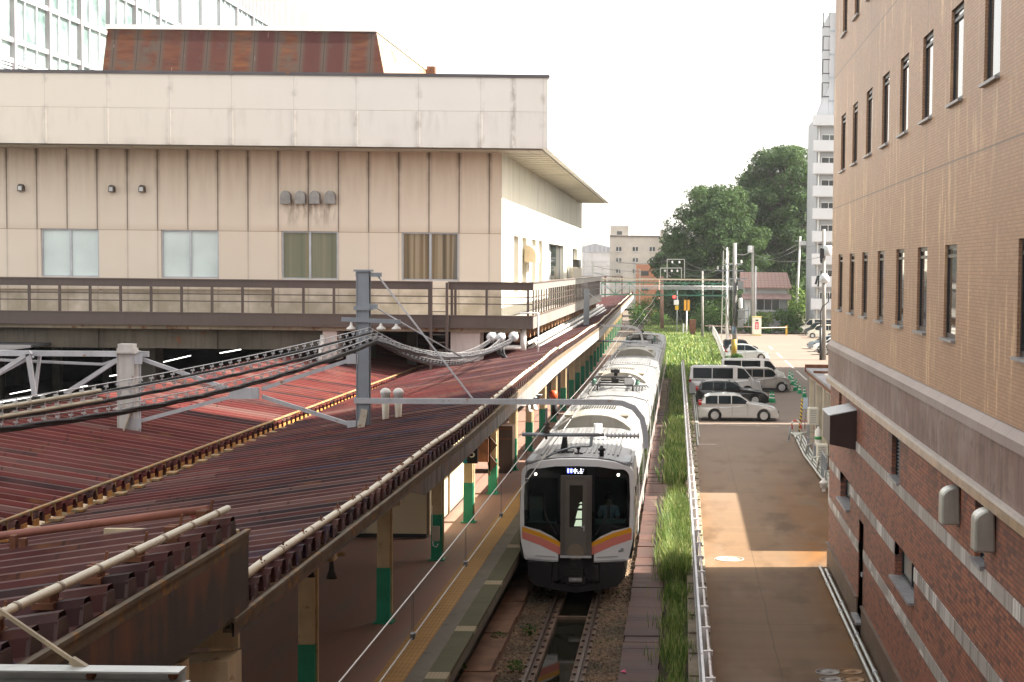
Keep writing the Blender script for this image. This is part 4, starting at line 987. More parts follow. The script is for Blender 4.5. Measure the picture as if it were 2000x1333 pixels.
# columns with green feet, beams, rafters
M_COL = paint('column_tan', (.55,.44,.27), .55, 0, .2, 2, rust=.35, streak=.3); M_GREEN = paint('column_green', (.014,.26,.155), .45, 0, .15, 2, streak=.3)
COLY = [14.6, 21.0, 25.9, 32.6, 39.7, 45.6, 51.4]+[57.5+6.1*i for i in range(24)]
for i, y in enumerate(COLY):
    d = drift(y); x = -6.12+d
    c = MB(); c.box(x-.13,x+.13,y-.13,y+.13,2.26,zroofR(x-d)-.22); c.box(x+.135,x+.17,y-.03,y+.05,1.3,4.3); co = c.build('column', M_COL, cn, bevel=.012)
    c = MB(); c.box(x-.137,x+.137,y-.137,y+.137,1.1,2.26); c.box(x-.2,x+.2,y-.2,y+.2,1.1,1.13); c.build('green_foot', M_GREEN, co)
for i, y in enumerate(COLY[:10]):
    x = -15.4; c = MB(); c.box(x-.13,x+.13,y-.13,y+.13,1.1,zroofL(x)-.2); c.build('column', M_COL, cn)
b = MB()
for y in COLY[:18]:
    d = drift(y); b.nxt()
    rz_ = rise(y); hexa(b, [(XGu,y-.1,ZG-.45),(XEd+d+.03,y-.1,ZE-.30+rz_),(XEd+d+.03,y+.1,ZE-.30+rz_),(XGu,y+.1,ZG-.45),(XGu,y-.1,ZG-.21),(XEd+d+.03,y-.1,ZE-.06+rz_),(XEd+d+.03,y+.1,ZE-.06+rz_),(XGu,y+.1,ZG-.21)]); hexa(b, [(-5.95+d,y-.07,zroofR(-6)-.75),(-5.9+d,y-.07,zroofR(-6)-.78),(-5.9+d,y+.07,zroofR(-6)-.78),(-5.95+d,y+.07,zroofR(-6)-.75),(-5.95+d,y-.07,zroofR(-6)-.35),(-5.15+d,y-.07,zroofR(-5.15)-.34+rz_*.9),(-5.15+d,y+.07,zroofR(-5.15)-.34+rz_*.9),(-5.95+d,y+.07,zroofR(-6)-.35)])
    if y < 62: hexa(b, [(XLe,y-.1,zroofL(XLe)-.3),(XGu-.01,y-.1,ZG-.45),(XGu-.01,y+.1,ZG-.45),(XLe,y+.1,zroofL(XLe)-.3),(XLe,y-.1,zroofL(XLe)-.05),(XGu-.01,y-.1,ZG-.21),(XGu-.01,y+.1,ZG-.21),(XLe,y+.1,zroofL(XLe)-.05)])
b.build('rafter', M_CBEAM, cn)
b = MB(); b.box(-6.27,-5.97,16.2,90,zroofR(-6.12)-.46,zroofR(-6.12)-.19); b.build('long_beam', M_CBEAM, cn)
# end of the canopy: cream box girder
b = MB(); hexa(b, [(XGu,16.0,ZG-.6),(XEd+.02,16.0,ZE-.95),(XEd+.02,16.5,ZE-.95),(XGu,16.5,ZG-.6),(XGu,16.0,ZG-.05),(XEd+.02,16.0,ZE-.42),(XEd+.02,16.5,ZE-.42),(XGu,16.5,ZG-.05)])
b.build('end_girder', M_CBEAM, cn)
b = MB(); b.box(XEd-1.4,XEd+.0,16.45,16.52,ZE-.40,ZE+.85); b.build('end_board', M_CBEAM, cn)
# higher near section
ZN = 5.70
nc = thing('near_canopy', (XEd, 10, 1.1), 'higher end section of rusty red canopy with a stained fascia in the foreground', 'canopy')
r = MB(); folded(r, -11.5, ZN-.15*(-4.62+11.5), XEd, ZN, 6.0, 16.5); r.build('roof_sheet', M_ROOF, nc)
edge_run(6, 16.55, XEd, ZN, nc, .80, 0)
b = MB()
for i in range(11):
    y = 6.25+i*1.0; x = XEd-.3; z = ZN+.13
    b.box(x-.05,x+.05,y-.085,y-.02,z+.02,z+.13); b.box(x-.05,x+.05,y+.02,y+.085,z+.02,z+.13); b.box(x-.09,x+.08,y-.11,y+.11,z-.02,z+.03); b.bar((x+.06,y,z+.03),(x+.10,y,z+.24),.022); b.nxt()
b.box(-6.9,-6.84,16.2,16.28,ZN-.2,ZN-.02); b.box(-6.8,-6.74,16.2,16.28,ZN-.2,ZN-.05); b.build('pipe_bracket', M_RUST, nc)
b = MB()
for i in range(21): y = 6.25+i*.5; b.prism([(y-.12,ZN+.0),(y+.12,ZN),(y+.08,ZN+.14),(y-.08,ZN+.14)],'x',XEd-.02,XEd+.01); b.nxt()
b.build('ridge_closer', M_CAPR, nc)
b = MB(); b.box(XEd-.05,XEd+.05,16.48,16.56,ZE+.03,ZN-.02); b.build('end_post', M_GEDGE, nc)
# conduit pipes along the roof edges
M_COND = paint('cream_conduit', (.60,.55,.43), .45, 0, .08, 2, streak=.2)
M_CLAMP = paint('clamp', (.35,.30,.24), .5, .4, .2, 5)
M_RPIPE = paint('red_rust_pipe', (.27,.105,.075), .55, 0, .3, 1.5, rust=.4, world=True)
def conduit(lab, pts, r, step, mm=None):
    t = thing('conduit_pipe', pts[0], lab, 'conduit', 'cream conduits on the canopy roofs'); b = MB(); b.tube(pts, r, 10); b.build('pipe', mm or M_COND, t)
    c = MB(); L = 0; 
    for p, q in zip(pts, pts[1:]):
        p, q = Vector(p), Vector(q); n = max(1, int((q-p).length/step))
        for i in range(n):
            s = p.lerp(q, (i+.5)/n); dd = (q-p).normalized()*.025; c.tube([s-dd, s+dd], r*1.14, 10); c.nxt()
    c.build('clamp', M_CLAMP, t)
xo, zo = XEd-.13, ZE+.21
conduit('long cream conduit pipe following the edge of the red platform canopy', [(xo,16.2,zo+.0)]+[(xo+.015*math.sin(y*.6),y,zo+rise(y)+.02*math.sin(y*.45)) for y in range(18,61,3)], .050, 1.5)
conduit('far stretch of cream conduit on the canopy edge beside the train', [(xo,60.6,zo+.30)]+[(xo+drift(y)+.02*math.sin(y),y,zo+.31+.035*math.sin(y*.7)) for y in range(64,200,6)], .055, 2)
conduit('cream conduit on the nearest, higher canopy section in the foreground', [(XEd-.28,6,ZN+.38),(XEd-.20,11,ZN+.30),(XEd-.06,16.3,ZN+.27)], .037, .75)
conduit('rust stained pipe lying across the red roof behind the foreground conduit', [(-9.6,16.75,ZN-.45),(-5.0,16.7,ZN+.2)], .045, 9, M_RPIPE)
t = thing('valve', (-5.7,17.0,ZN+.2), 'small red valve handle beside the end of the foreground conduit', 'valve')
p = at(387,1004,y=16.9); b = MB(); b.tube([p, p+Vector((.16,0,-.42))], .03); b.build('stem', M_DARK, t); b = MB(); b.bar(p+Vector((-.07,0,-.03)), p+Vector((.07,0,.05)), .05); b.build('handle', paint('red_handle', (.28,.06,.05), .5), t)
# two vent stacks standing on the roof
for u, lab in ((753,'left'),(778,'right')):
    x = at(u,838,y=39).x; z0 = zroofR(x)+.05; z1 = at(u,762,y=39).z
    t = thing('vent_stack', (x,39,z0), 'cream vent pipe with a rounded cap beside the catenary post, the %s one of two' % lab, 'vent pipe', 'vent pipes on the canopy roof')
    b = MB(); b.lathe((x,39,z0), [(.055,0),(.07,.1),(.10,z1-z0-.2)], 12); b.build('pipe', paint('stack_cream', (.55,.5,.4), .5, 0, .1, 2, rust=.25), t)
    b = MB(); b.lathe((x,39,z1-.22), [(.115,0),(.115,.12),(.135,.14),(.135,.19),(.08,.25),(.02,.27)], 12); b.build('cap', M_WHITE, t)
# waiting room and things on the platform
rm = thing('waiting_room', (-8,44,1.1), 'cream waiting room standing on the platform under the canopy', 'waiting room')
M_ROOM = paint('cream_panel_wall', (.58,.50,.34), .55, 0, .08, .6, world=True)
b = MB(); b.box(-12.5,-6.85,42.8,51.2,1.22,3.55); b.build('wall', M_ROOM, rm)
b = MB(); b.box(-12.45,-6.9,42.85,51.15,1.1,1.22); b.build('base', M_DARK, rm)
b = MB()
for y in (46.5,): b.box(-6.849,-6.80,y-.06,y+.06,1.2,3.55)
b.box(-6.88,-6.81,42.76,42.88,1.2,3.55); b.box(-12.5,-6.86,42.785,42.799,2.72,2.75); b.build('trim', paint('trim_brown', (.20,.14,.09), .5), rm)
b = MB(); b.box(-9.7,-8.6,42.76,42.799,1.22,3.2); b.build('door', paint('pale_door', (.45,.44,.40), .5), rm)
M_SIGNK = paint('sign_black', (.012,.013,.016), .35); M_TXT = paint('sign_white', (.75,.75,.7), .5)
def text(body, size, mat, loc, rot, parent, name='lettering', ext=.004, align='CENTER'):
    cu = bpy.data.curves.new('tx', 'FONT'); cu.body = body; cu.size = size; cu.extrude = ext; cu.align_x = align; cu.align_y = 'CENTER'
    ob = bpy.data.objects.new('tx', cu); sc.collection.objects.link(ob)
    dg = bpy.context.evaluated_depsgraph_get(); me = bpy.data.meshes.new_from_object(ob.evaluated_get(dg)); bpy.data.objects.remove(ob)
    me.materials.clear(); me.materials.append(mat)
    root = parent
    while root.parent: root = root.parent
    me.transform(Matrix.Translation(Vector(loc)-ORG.get(root, Vector())) @ Matrix.Rotation(rot[2],4,'Z') @ Matrix.Rotation(rot[0],4,'X'))
    o = bpy.data.objects.new(name, me); sc.collection.objects.link(o); o.parent = parent; return o
ys_ = 45.2; p = at(919,888,y=ys_); t = thing('platform_sign', p, 'black hanging sign with a white number 5 and a teal edge panel', 'sign')
b = MB(); b.box(p.x-.10,p.x+.2,ys_,ys_+.1,p.z-.26,p.z+.42); bo = b.build('board', M_SIGNK, t)
b = MB(); b.box(p.x-.22,p.x-.105,ys_,ys_+.1,p.z-.26,p.z+.3); b.build('teal_panel', paint('teal', (.0,.26,.30), .4), t)
text('5', .36, M_TXT, (p.x+.05,ys_-.008,p.z+.02), (rad(90),0,0), bo)
ys_ = 51.0; p = at(955,888,y=ys_); t = thing('hanging_board', p, 'rusty brown board hung under the canopy edge with diamond shaped ends', 'sign')
b = MB(); b.box(p.x-.38,p.x-.02,ys_,ys_+.08,p.z-.25,p.z+.5); b.build('board', M_RUST, t)
b = MB()
for dz in (-.32,.28): b.prism([(p.x+.02,p.z+dz-.28),(p.x+.25,p.z+dz),(p.x+.02,p.z+dz+.28),(p.x-.06,p.z+dz)],'y',ys_+.1,ys_+.2)
b.box(p.x-.03,p.x+.03,ys_+.1,ys_+.16,p.z-.7,p.z+.9); b.build('diamond', paint('dark_rust', (.07,.035,.02), .7, 0, .3, 3, rust=.4), t)
ys_ = 56.5; p = at(986,868,y=ys_); t = thing('timetable_case', p, 'dark glazed timetable case with white lettering under the canopy', 'sign')
b = MB(); b.box(p.x-.25,p.x+.27,ys_,ys_+1.3,1.35,p.z+.65); b.box(p.x-.2,p.x+.22,ys_+.1,ys_+1.2,1.1,1.35); bo = b.build('case', paint('case_brown', (.045,.03,.025), .3), t)
b = MB(); b.box(p.x-.24,p.x+.26,ys_-.012,ys_,p.z+.17,p.z+.22); b.box(p.x-.24,p.x+.26,ys_-.012,ys_,p.z+.52,p.z+.58); b.build('trim', M_RUST, t)
# loudspeaker, lamps and gear under the canopy edge
def lamp_gear(lab, y, x, z):
    t = thing('platform_lamp', (x,y,z), lab, 'lamp', 'lamps under the canopy edge')
    b = MB(); b.tube([(x,y,z+.5),(x,y,z+.1)], .025); b.tube([(x-.25,y,z+.42),(x+.28,y,z+.42)], .02); b.build('bracket', M_GREY, t)
    b = MB(); b.lathe((x,y,z-.08), [(.02,.24),(.07,.18),(.13,.02),(.12,0)], 12); b.build('shade', M_WHITE, t)
lamp_gear('small white lamp under the canopy edge near the timetable case', 55.0, -5.3, 3.55); lamp_gear('small white lamp under the canopy edge above the train front', 53.6, -5.0, 3.75)
for k, (y, lab) in enumerate(((24.4,'pair of dark horn loudspeakers on a yellowed bracket under the near canopy edge'),)):
    x = -5.9; t = thing('loudspeaker', (x,y,3.6), lab, 'loudspeaker')
    b = MB(); b.bar((-6.0,y,3.95),(-5.2,y,4.02),.08,.05); b.build('bracket', paint('yellowed', (.32,.23,.09), .6, 0, .3, 4, rust=.5), t)
    b = MB(); b.lathe((-5.72,y,3.74), [(.07,-.08),(.035,.02),(.03,.12),(.015,.22)], 10); b.nxt(); b.lathe((-5.40,y,3.74), [(.09,-.10),(.045,.02),(.035,.14),(.015,.26)], 10); b.build('horn', M_DARK, t)
y = 39.5; x = -6.12; t = thing('control_box', (x,y,2.3), 'small pale control box with a cable on the green column foot', 'control box')
b = MB(); b.box(x-.09,x+.09,39.40,39.56,1.62,1.98); b.build('box', paint('box_pale', (.42,.40,.33), .5), t)
b = MB(); b.tube([(x-.09,39.45,2.5),(x-.09,39.45,1.98)],.012,6); b.tube([(x-.07,39.42,1.62),(x-.06,39.42,1.5),(x+.02,39.42,1.46),(x+.07,39.42,1.55)],.012,6); b.build('cable', M_WHITE, t)
t = thing('hanging_lantern', (-5.1,62.5,3.2), 'orange red lamp with a dark bell hanging under the far canopy', 'lantern')
b = MB(); b.lathe((-5.05,62.5,3.3), [(.08,0),(.16,.06),(.16,.26),(.06,.34)], 12); b.build('lamp', paint('orange_red', (.65,.09,.03), .4), t)
b = MB(); b.lathe((-5.0,62.5,2.65), [(.16,0),(.12,.3),(.06,.5),(.03,.7)], 12); b.build('bell', M_DARK, t)
# fluorescent strips beneath the far canopies on the left
M_TUBE = emit('fluorescent', (1,.98,.92), 1.6)
for i, (a, b_) in enumerate((((0,786),(100,768)),((115,765),(170,754)),((215,735),(290,722)),((430,690),(470,683)),((300,712),(372,695)),((20,770),(60,762)))):
    yy = 62+i*4; p, q = at(*a, y=yy), at(*b_, y=yy+5); m_ = MB(); m_.bar(p, q, .045, .035); tag(m_.build('tube_lamp', M_TUBE), ['long lit tube at the far left under the dark far canopy','lit tube right of the long tube at the far left, under the dark canopy','lit tube left of the rusty white gantry post, under the dark canopy','short lit tube right of the gantry post under the deck beam','lit tube just right of the gantry post','short lit tube lowest at the far left'][i], 'tube lamp', 'lit tubes in the dark undercroft')
fc = thing('far_canopy', (-26, 40, 1.1), 'dark canopy of the next platform in the shade under the station deck', 'canopy')
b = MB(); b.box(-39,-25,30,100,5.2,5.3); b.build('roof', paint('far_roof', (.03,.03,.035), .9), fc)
b = MB()
for k in range(10): b.box(-32.2,-31.8,32+k*7,32.4+k*7,1.1,5.2); b.nxt()
b.build('column', M_DCONC, fc)
# ================================================================ CATENARY: gantry, posts, cables, wires
YG = 38.0
M_GPOST = paint('galvanised_post', (.27,.30,.34), .45, .35, .12, 1.5, rust=.10, streak=.25)
M_PGREY = paint('painted_truss', (.44,.45,.48), .5, .15, .12, 2, rust=.35, rcol=(.25,.11,.04), streak=.25)
def hcol(b, x, y, z0, z1, w=.26, d=.24, t=.03):
    b.box(x-w/2,x+w/2,y-d/2,y-d/2+t,z0,z1); b.box(x-w/2,x+w/2,y+d/2-t,y+d/2,z0,z1); b.box(x-t/2,x+t/2,y-d/2+t,y+d/2-t,z0,z1)
    b.box(x-w/2,x-w/2+.02,y-d/2-.02,y-d/2,z0,z1); b.box(x+w/2-.02,x+w/2,y-d/2-.02,y-d/2,z0,z1)
def P(u, v, dy=0): return at(u, v, y=YG+dy)
g1 = thing('catenary_gantry', (P(710,850).x, YG, 4.3), 'grey steel catenary gantry with two posts, crossed braces and an arm over the train', 'gantry')
x1 = P(710,690).x; zt1 = P(710,531).z; zb1 = P(710,852).z-.05; b = MB(); hcol(b, x1, YG, zb1-.1, zt1, .30, .26); b.build('tall_post', M_GPOST, g1)
b = MB(); b.box(x1-.2,x1+.2,YG-.2,YG+.2,zt1+.001,zt1+.05); b.box(x1-.17,x1+.42,YG-.1,YG+.1,zt1-.12,zt1-.02); b.build('cap', M_GPOST, g1)
zz = P(710,602).z; b = MB(); b.box(x1-.2,x1+.2,YG-.21,YG+.19,zz-.05,zz+.05); b.box(x1,x1+.36,YG-.2,YG-.1,zz-.02,zz+.1); b.build('collar', M_GPOST, g1)
x2 = P(250,760).x; zt2 = P(250,672).z; zb2 = P(250,845).z-.1; b = MB(); b.box(x2-.19,x2+.17,YG-.14,YG+.14,zb2,zt2); b.box(x2-.21,x2-.191,YG-.16,YG+.16,zb2,zt2-.1); b.box(x2+.171,x2+.20,YG-.16,YG+.16,zb2,zt2-.1); b.box(x2-.24,x2+.24,YG-.24,YG+.22,zt2-.22,zt2-.17); b.box(x2-.3,x2+.3,YG-.2,YG+.2,P(250,800).z,P(250,800).z+.04); b.build('short_post', paint('white_rusty_post', (.50,.48,.46), .55, .1, .12, 1.5, rust=.4, streak=.4), g1)
b = MB()
b.bar(P(0,690,.2),P(290,692,.1),.12,.13); b.bar(P(-900,681.4,.2),P(0,690,.2),.12,.13); b.bar(P(-900,781,.2),P(-60,781,.2),.10,.10); b.bar(P(55,692),P(68,775),.1); b.bar(P(78,692,.3),P(68,775,.3),.07)
b.bar(P(0,727),P(60,688),.10); b.bar(P(-10,735,.3),P(64,696,.3),.08); b.bar(P(135,765),P(238,698),.10); b.bar(P(126,768,.3),P(232,702,.3),.07); b.bar(P(-80,700,.5),P(200,712,.5),.06); b.bar(P(200,712,.5),P(235,700,.5),.06)
b.bar(P(273,700),P(273,845),.045); b.build('truss', M_PGREY, g1)
b = MB(); pc = P(480,768); b.box(pc.x-.35,pc.x+.35,YG-.16,YG-.08,pc.z-.13,pc.z+.14); b.build('gusset', M_PGREY, g1)
b = MB(); b.bar(P(272,700),P(452,762),.075,.09); b.bar(P(512,760),P(700,698),.085,.09); b.bar(P(272,823),P(452,775),.075,.09); b.bar(P(512,775),P(692,832),.085,.09)
for (u,v) in ((690,700),(692,830),(270,700),(268,825)): q = P(u,v); b.box(q.x-.14,q.x+.14,YG-.15,YG-.12,q.z-.13,q.z+.11)
b.build('cross_brace', M_PGREY, g1)
b = MB(); b.bar(P(712,800,-.2),P(702,852,-.25),.16,.03); b.nxt(); b.bar(P(258,795,-.2),P(240,846,-.25),.14,.03); b.build('foot_strut', paint('strut_cream', (.45,.40,.32), .6, 0, .15, 2, rust=.4), g1)
# cross-arm with three bells
b = MB(); b.bar(P(667,624,-.2),P(782,629,-.2),.07,.10); b.build('lamp_arm', M_GPOST, g1)
for u in (686,744,774):
    q = P(u,636,-.2); b = MB(); b.lathe((q.x,q.y,q.z-.1), [(.11,0),(.115,.03),(.04,.09),(.02,.2)], 12); b.build('insulator', M_WHITE, g1)
# bracket arm over the track, curving down
ya = YG-.16; arm = [at(692,783,y=ya), at(1190,786,y=ya)]
for u, v in ((1215,788),(1238,797),(1254,818),(1260,845),(1262,876)): arm.append(at(u,v,y=ya))
secs = []
for i, p_ in enumerate(arm):
    d = (arm[min(i+1,len(arm)-1)]-arm[max(i-1,0)]).normalized(); nn = Vector((-d.z,0,d.x))*.065
    secs.append([p_+nn+Vector((0,-.05,0)), p_+nn+Vector((0,.05,0)), p_-nn+Vector((0,.05,0)), p_-nn+Vector((0,-.05,0))])
b = MB(); b.loft(secs); b.build('bracket_arm', M_PGREY, g1)
b = MB()
b.bar(at(735,535,y=YG),at(926,783,y=ya),.035); b.tube([P(735,602),P(905,700)],.018,6); b.build('stay', M_PGREY, g1)
b = MB(); b.tube([at(1020,849,y=ya),at(1180,850,y=ya)],.045); b.build('registration_tube', M_GREY, g1)
b = MB(); q0, q1 = at(1182,851,y=ya), at(1250,853,y=ya); L = q1.x-q0.x
prof = []
for k in range(9): prof += [(.035,k*L/9),(.035,k*L/9+.03),(.085,k*L/9+.045),(.035,k*L/9+.075)]
b.lathe(q0, prof, 12, 'x'); b.build('tube_insulator', M_LGREY, g1)
b = MB(); b.bar(at(1156,852,y=ya),at(1154,872,y=ya),.07); b.tube([at(1154,872,y=ya),at(1120,873,y=ya),at(1090,882,y=ya),at(1066,894,y=ya)],.022); b.build('steady_arm', M_GREY, g1)
b = MB(); q = at(1067,830,y=ya); b.lathe((q.x,q.y,q.z-.35), [(.03,0),(.03,.15),(.10,.17),(.04,.22),(.12,.27),(.05,.32),(.09,.36),(.03,.42),(.03,.75)], 12); b.build('post_insulator', paint('brown_insulator', (.10,.085,.08), .25), g1)
# second post farther along
p2_ = at(1145,650,y=90); g2 = thing('catenary_post', (p2_.x,90,4.6), 'grey catenary post with a curved arm farther along the canopy beside the deck', 'post')
b = MB(); hcol(b, p2_.x, 90, 4.6, at(1145,565,y=90).z, .30, .30); b.build('post', M_GPOST, g2)
b = MB(); arm = [at(1150,636,y=90), at(1225,637,y=90), at(1240,640,y=90), at(1252,650,y=90), at(1256,672,y=90)]
for a_, c_ in zip(arm, arm[1:]): b.bar(a_, c_, .11, .13)
b.bar(at(1150,573,y=90),at(1172,590,y=90),.05); b.build('arm', M_PGREY, g2)
b = MB(); b.tube([at(1166,666,y=88),at(1245,668,y=88)],.05); b.build('registration_tube', M_GREY, g2)
# wires
M_WIRE = paint('contact_wire', (.34,.32,.30), .35, .6, .1, 5); M_WIRED = paint('dark_wire', (.10,.10,.10), .5, .3, .1, 5)
XWi = -3.22
wr = thing('overhead_wire', (XWi, 38, 4.0), 'overhead contact wire with its hangers running above the platform side of the train', 'overhead wire')
sup = [(-14,XWi,4.72,3.98),(38,XWi-.03,4.72,3.99),(88,-3.4,4.8,4.0),(138,-3.3,4.9,4.1),(188,-3.3,5.0,4.2)]
mw, cw, hg = MB(), MB(), MB()
for (ya_,xa,za,ca),(yb_,xb_,zb_,cb_) in zip(sup, sup[1:]):
    N = 12; A = [(lerp(xa,xb_,i/N), lerp(ya_,yb_,i/N), lerp(za,zb_,i/N)-.9*4*.25*(i/N)*(1-i/N)*.9) for i in range(N+1)]
    mw.tube(A, .011, 6); cw.tube([(xa,ya_,ca),(xb_,yb_,cb_)], .011, 6)
    for i in range(1, 11):
        t_ = i/11; q = Vector((lerp(xa,xb_,t_), lerp(ya_,yb_,t_), lerp(ca,cb_,t_))); zt_ = lerp(za,zb_,t_)-.81*t_*(1-t_)
        for dy in (-.05,.05): hg.bar(q+Vector((0,dy,0)), (q.x,q.y+dy,zt_), .005)
        hg.box(q.x-.025,q.x+.025,q.y-.06,q.y+.06,q.z-.02,q.z+.05); hg.nxt()
mw.build('messenger_wire', M_WIRE, wr); cw.build('wire', M_WIRE, wr); hg.build('hanger', M_WIRED, wr)
# three lashed cable bundles from the left foreground to the deck
M_CAB = paint('black_cable', (.035,.037,.042), .45, 0, .3, 4); M_MESS = paint('messenger_strand', (.45,.45,.46), .35, .7, .1, 4); M_CLIP = paint('cable_clip', (.62,.63,.65), .35, .6, .1, 4)
M_LASH = paint('cream_sleeve', (.50,.46,.36), .5)
def bundle(lab, left, post, end, sag1, sag2, r, twist, sleeve=False):
    a = at(left[0],left[1],y=24.0); m = at(post[0],post[1],y=37.5); e = at(end[0],end[1],y=61.0)
    t = thing('cable_bundle', m, lab, 'cable', 'lashed cables over the canopy')
    pts = [a+(a-m)*(1-i/10)*.9-Vector((0,0,.25*(1-i/10))) for i in range(10)]
    for (p, q, s, n) in ((a,m,sag1,40),(m,e,sag2,40)):
        for i in range(n+(1 if q is e else 0)):
            k = i/n; c = p.lerp(q,k); c.z -= s*4*k*(1-k); pts.append(c)
    b = MB(); b.tube(pts, .011, 6); b.build('strand', M_MESS, t)
    b = MB(); low = [c-Vector((0,0,.14)) for c in pts]
    for j in range(3):
        q = []
        for i, c in enumerate(low):
            if i > 0 and i < len(low)-1 or True:
                th = i*twist+j*2.094; q.append(c+Vector((0,math.cos(th)*r,math.sin(th)*r)))
        # refine for a smooth twist
        fine = []
        for i in range(len(low)-1):
            for k in range(4):
                c = low[i].lerp(low[i+1],k/4); th = (i+k/4)*twist+j*2.094; fine.append(c+Vector((math.sin(th)*r*.6,math.cos(th)*r,math.sin(th)*r)))
        b.tube(fine, r*.92, 6)
    b.build('cable', M_CAB, t)
    b = MB(); i = 0
    dist = 0; last = pts[0]
    for p, q in zip(pts, pts[1:]):
        n = max(1, int((q-p).length/.55))
        for k in range(n):
            c = p.lerp(q,(k+.5)/n); b.bar(c+Vector((-.03,-.04,-.17)),c+Vector((.03,-.04,.02)),.018,.014); b.bar(c+Vector((-.035,-.05,-.05)),c+Vector((.04,-.05,-.05)),.02,.03); b.nxt()
    b.build('clip', M_CLIP, t)
    if sleeve:
        b = MB(); b.tube([c-Vector((0,.05,.10)) for c in pts[6:20]], .035, 8); b.build('sleeve', M_LASH, t)
bundle('lashed cable bundle, the topmost where it passes the white rusty post', (-40,790), (722,640), (958,661), .10, .62, .020, .8, True)
bundle('lashed cable bundle, the middle one where it passes the white rusty post', (-40,808), (730,652), (978,661), .12, .75, .022, .8, True)
bundle('thick lashed cable bundle, the lowest where it passes the white rusty post', (-40,826), (736,656), (1000,660), .28, .5, .032, .55)
for i, (u, v) in enumerate(((960,661),(978,662),(1003,660))):
    q = at(u,v-2,y=60.8); t = thing('cable_pulley', q, ['leftmost','middle','rightmost'][i]+' of the three grey pulleys at the end of the cables', 'pulley', 'pulleys at the deck corner')
    b = MB(); b.lathe((q.x,q.y-.05,q.z), [(.04,-.02),(.19,0),(.19,.03),(.12,.05),(.19,.07),(.19,.10),(.04,.12)], 18, 'y'); b.build('wheel', M_LGREY, t); b = MB(); b.tube([(q.x,q.y-.12,q.z),(q.x,q.y+1.2,q.z+.1)],.05); b.build('axle', M_GREY, t)
t = thing('hanging_cable', at(985,690,y=61), 'black cables looping from the pulleys down to the silver pipes on the roof', 'cable')
b = MB()
for off in (0,4,9):
    pts = [at(u+off,v,y=yy) for u, v, yy in ((958,668,60.9),(972,690,61),(990,706,61.5),(1010,714,62.5),(1028,706,64),(1036,690,66))]
    q = []
    for i in range(len(pts)-1):
        for k in range(4): q.append(pts[i].lerp(pts[i+1],k/4))
    b.tube(q, .035, 6)
pts = [at(u,v,y=61) for u, v in ((982,668),(984,690),(992,706),(1008,722))]; b.tube(pts, .035, 6); b.build('cable', M_CAB, t)
t = thing('cable_pipes', at(1080,660,y=75), 'bundle of silver cable pipes laid along the canopy roof beside the deck', 'pipes')
for r_ in range(3):
    for c_ in range(2):
        b = MB(); x = -6.30+c_*.30; z = 4.86+r_*.19+c_*.0
        b.tube([(x-.25*r_*.5,67,z),(x+.1-.25*r_*.5,98,z+.2),(x+.1-.25*r_*.5,122,z+.35)], .085, 8); b.build('pipe', paint('silver_pipe', (.62,.60,.56), .4, .2, .08, 2, streak=.2), t)
b = MB()
for i in range(26):
    y = 67.4+i*2.1; b.box(-6.6,-5.75,y,y+.08,4.72+.2*i/26,4.77+.2*i/26); b.bar((-5.8,y,4.6),(-6.35,y,5.42+.2*i/26),.04)
b.build('rack', M_PGREY, t)
# silver beam and rod in the near corner
ys_ = 9.0; a, c_ = at(-40,1303,y=ys_), at(362,1306,y=ys_)
t = thing('channel_beam', a, 'galvanised steel channel with bolts in the bottom left corner', 'beam')
b = MB(); z0 = at(200,1345,y=ys_).z; b.box(a.x,c_.x,ys_,ys_+.02,z0-.05,a.z); b.box(a.x,c_.x,ys_-.12,ys_+.02,a.z+.001,a.z+.012); b.box(a.x,c_.x+.03,ys_-.09,ys_-.001,at(200,1327,y=ys_).z-.01,at(200,1327,y=ys_).z); b.build('channel', paint('galvanised_channel', (.45,.47,.46), .4, .35, .15, 1.2, rust=.15, rcol=(.30,.20,.08), streak=.3), t)
b = MB()
for u in (178,338): q = at(u,1319,y=ys_-.01); b.lathe((q.x,ys_-.04,q.z), [(.022,0),(.022,.025),(.03,.03),(.03,.04)], 6, 'y')
b.build('bolt', M_RUST, t)
b = MB(); b.bar(at(-30,1172,y=ys_+.05),at(160,1303,y=ys_+.02),.022); q = at(150,1296,y=ys_); b.bar(q+Vector((-.03,0,.02)),q+Vector((.05,0,-.03)),.04); b.build('rod', paint('tan_rod', (.36,.30,.20), .5, 0, .2, 4, rust=.3), t)
# ================================================================ TRAIN (four coupled cars)
TX, TY = -2.66, 40.3
tr = thing('commuter_train', (TX, TY, 0), 'stainless four car commuter train with a white front and yellow and pink stripes', 'train')
def mat_train_roof(name, rib):
    n = NB(name); v = n.pos(); x, y, z = n.sep(v)
    f = n.noise(n.comb(x, n.m('MULTIPLY', y, .5), z), 1.5, 5); st_ = n.noise(n.comb(n.m('MULTIPLY', x, 5), n.m('MULTIPLY', y, .3), z), 1, 5)
    c = n.mix(f, (.17,.172,.175), (.27,.27,.268)); c = n.mix(n.m('MULTIPLY', n.step(st_, .46, .68), .6), c, (.085,.082,.078))
    if rib:
        yy = n.m('FRACT', n.m('MULTIPLY', n.m('SUBTRACT', y, TY), 1/20.0)); c = n.mix(n.m('MULTIPLY', n.step(n.m('ABSOLUTE', n.m('SUBTRACT', yy, .33)), .03, .0), .35), c, (.12,.115,.11))
        c = n.mix(n.step(y, 63, 70), c, n.mix(.4, c, (.12,.12,.12)))  # rear roof darkened: the shade on it is put into the colour
    return n.out(c, .5, .25)
M_TROOF, M_TSIDE = mat_train_roof('train_roof_metal', True), paint('train_side_steel', (.50,.50,.50), .35, .6, .08, 1, streak=.1, world=True)
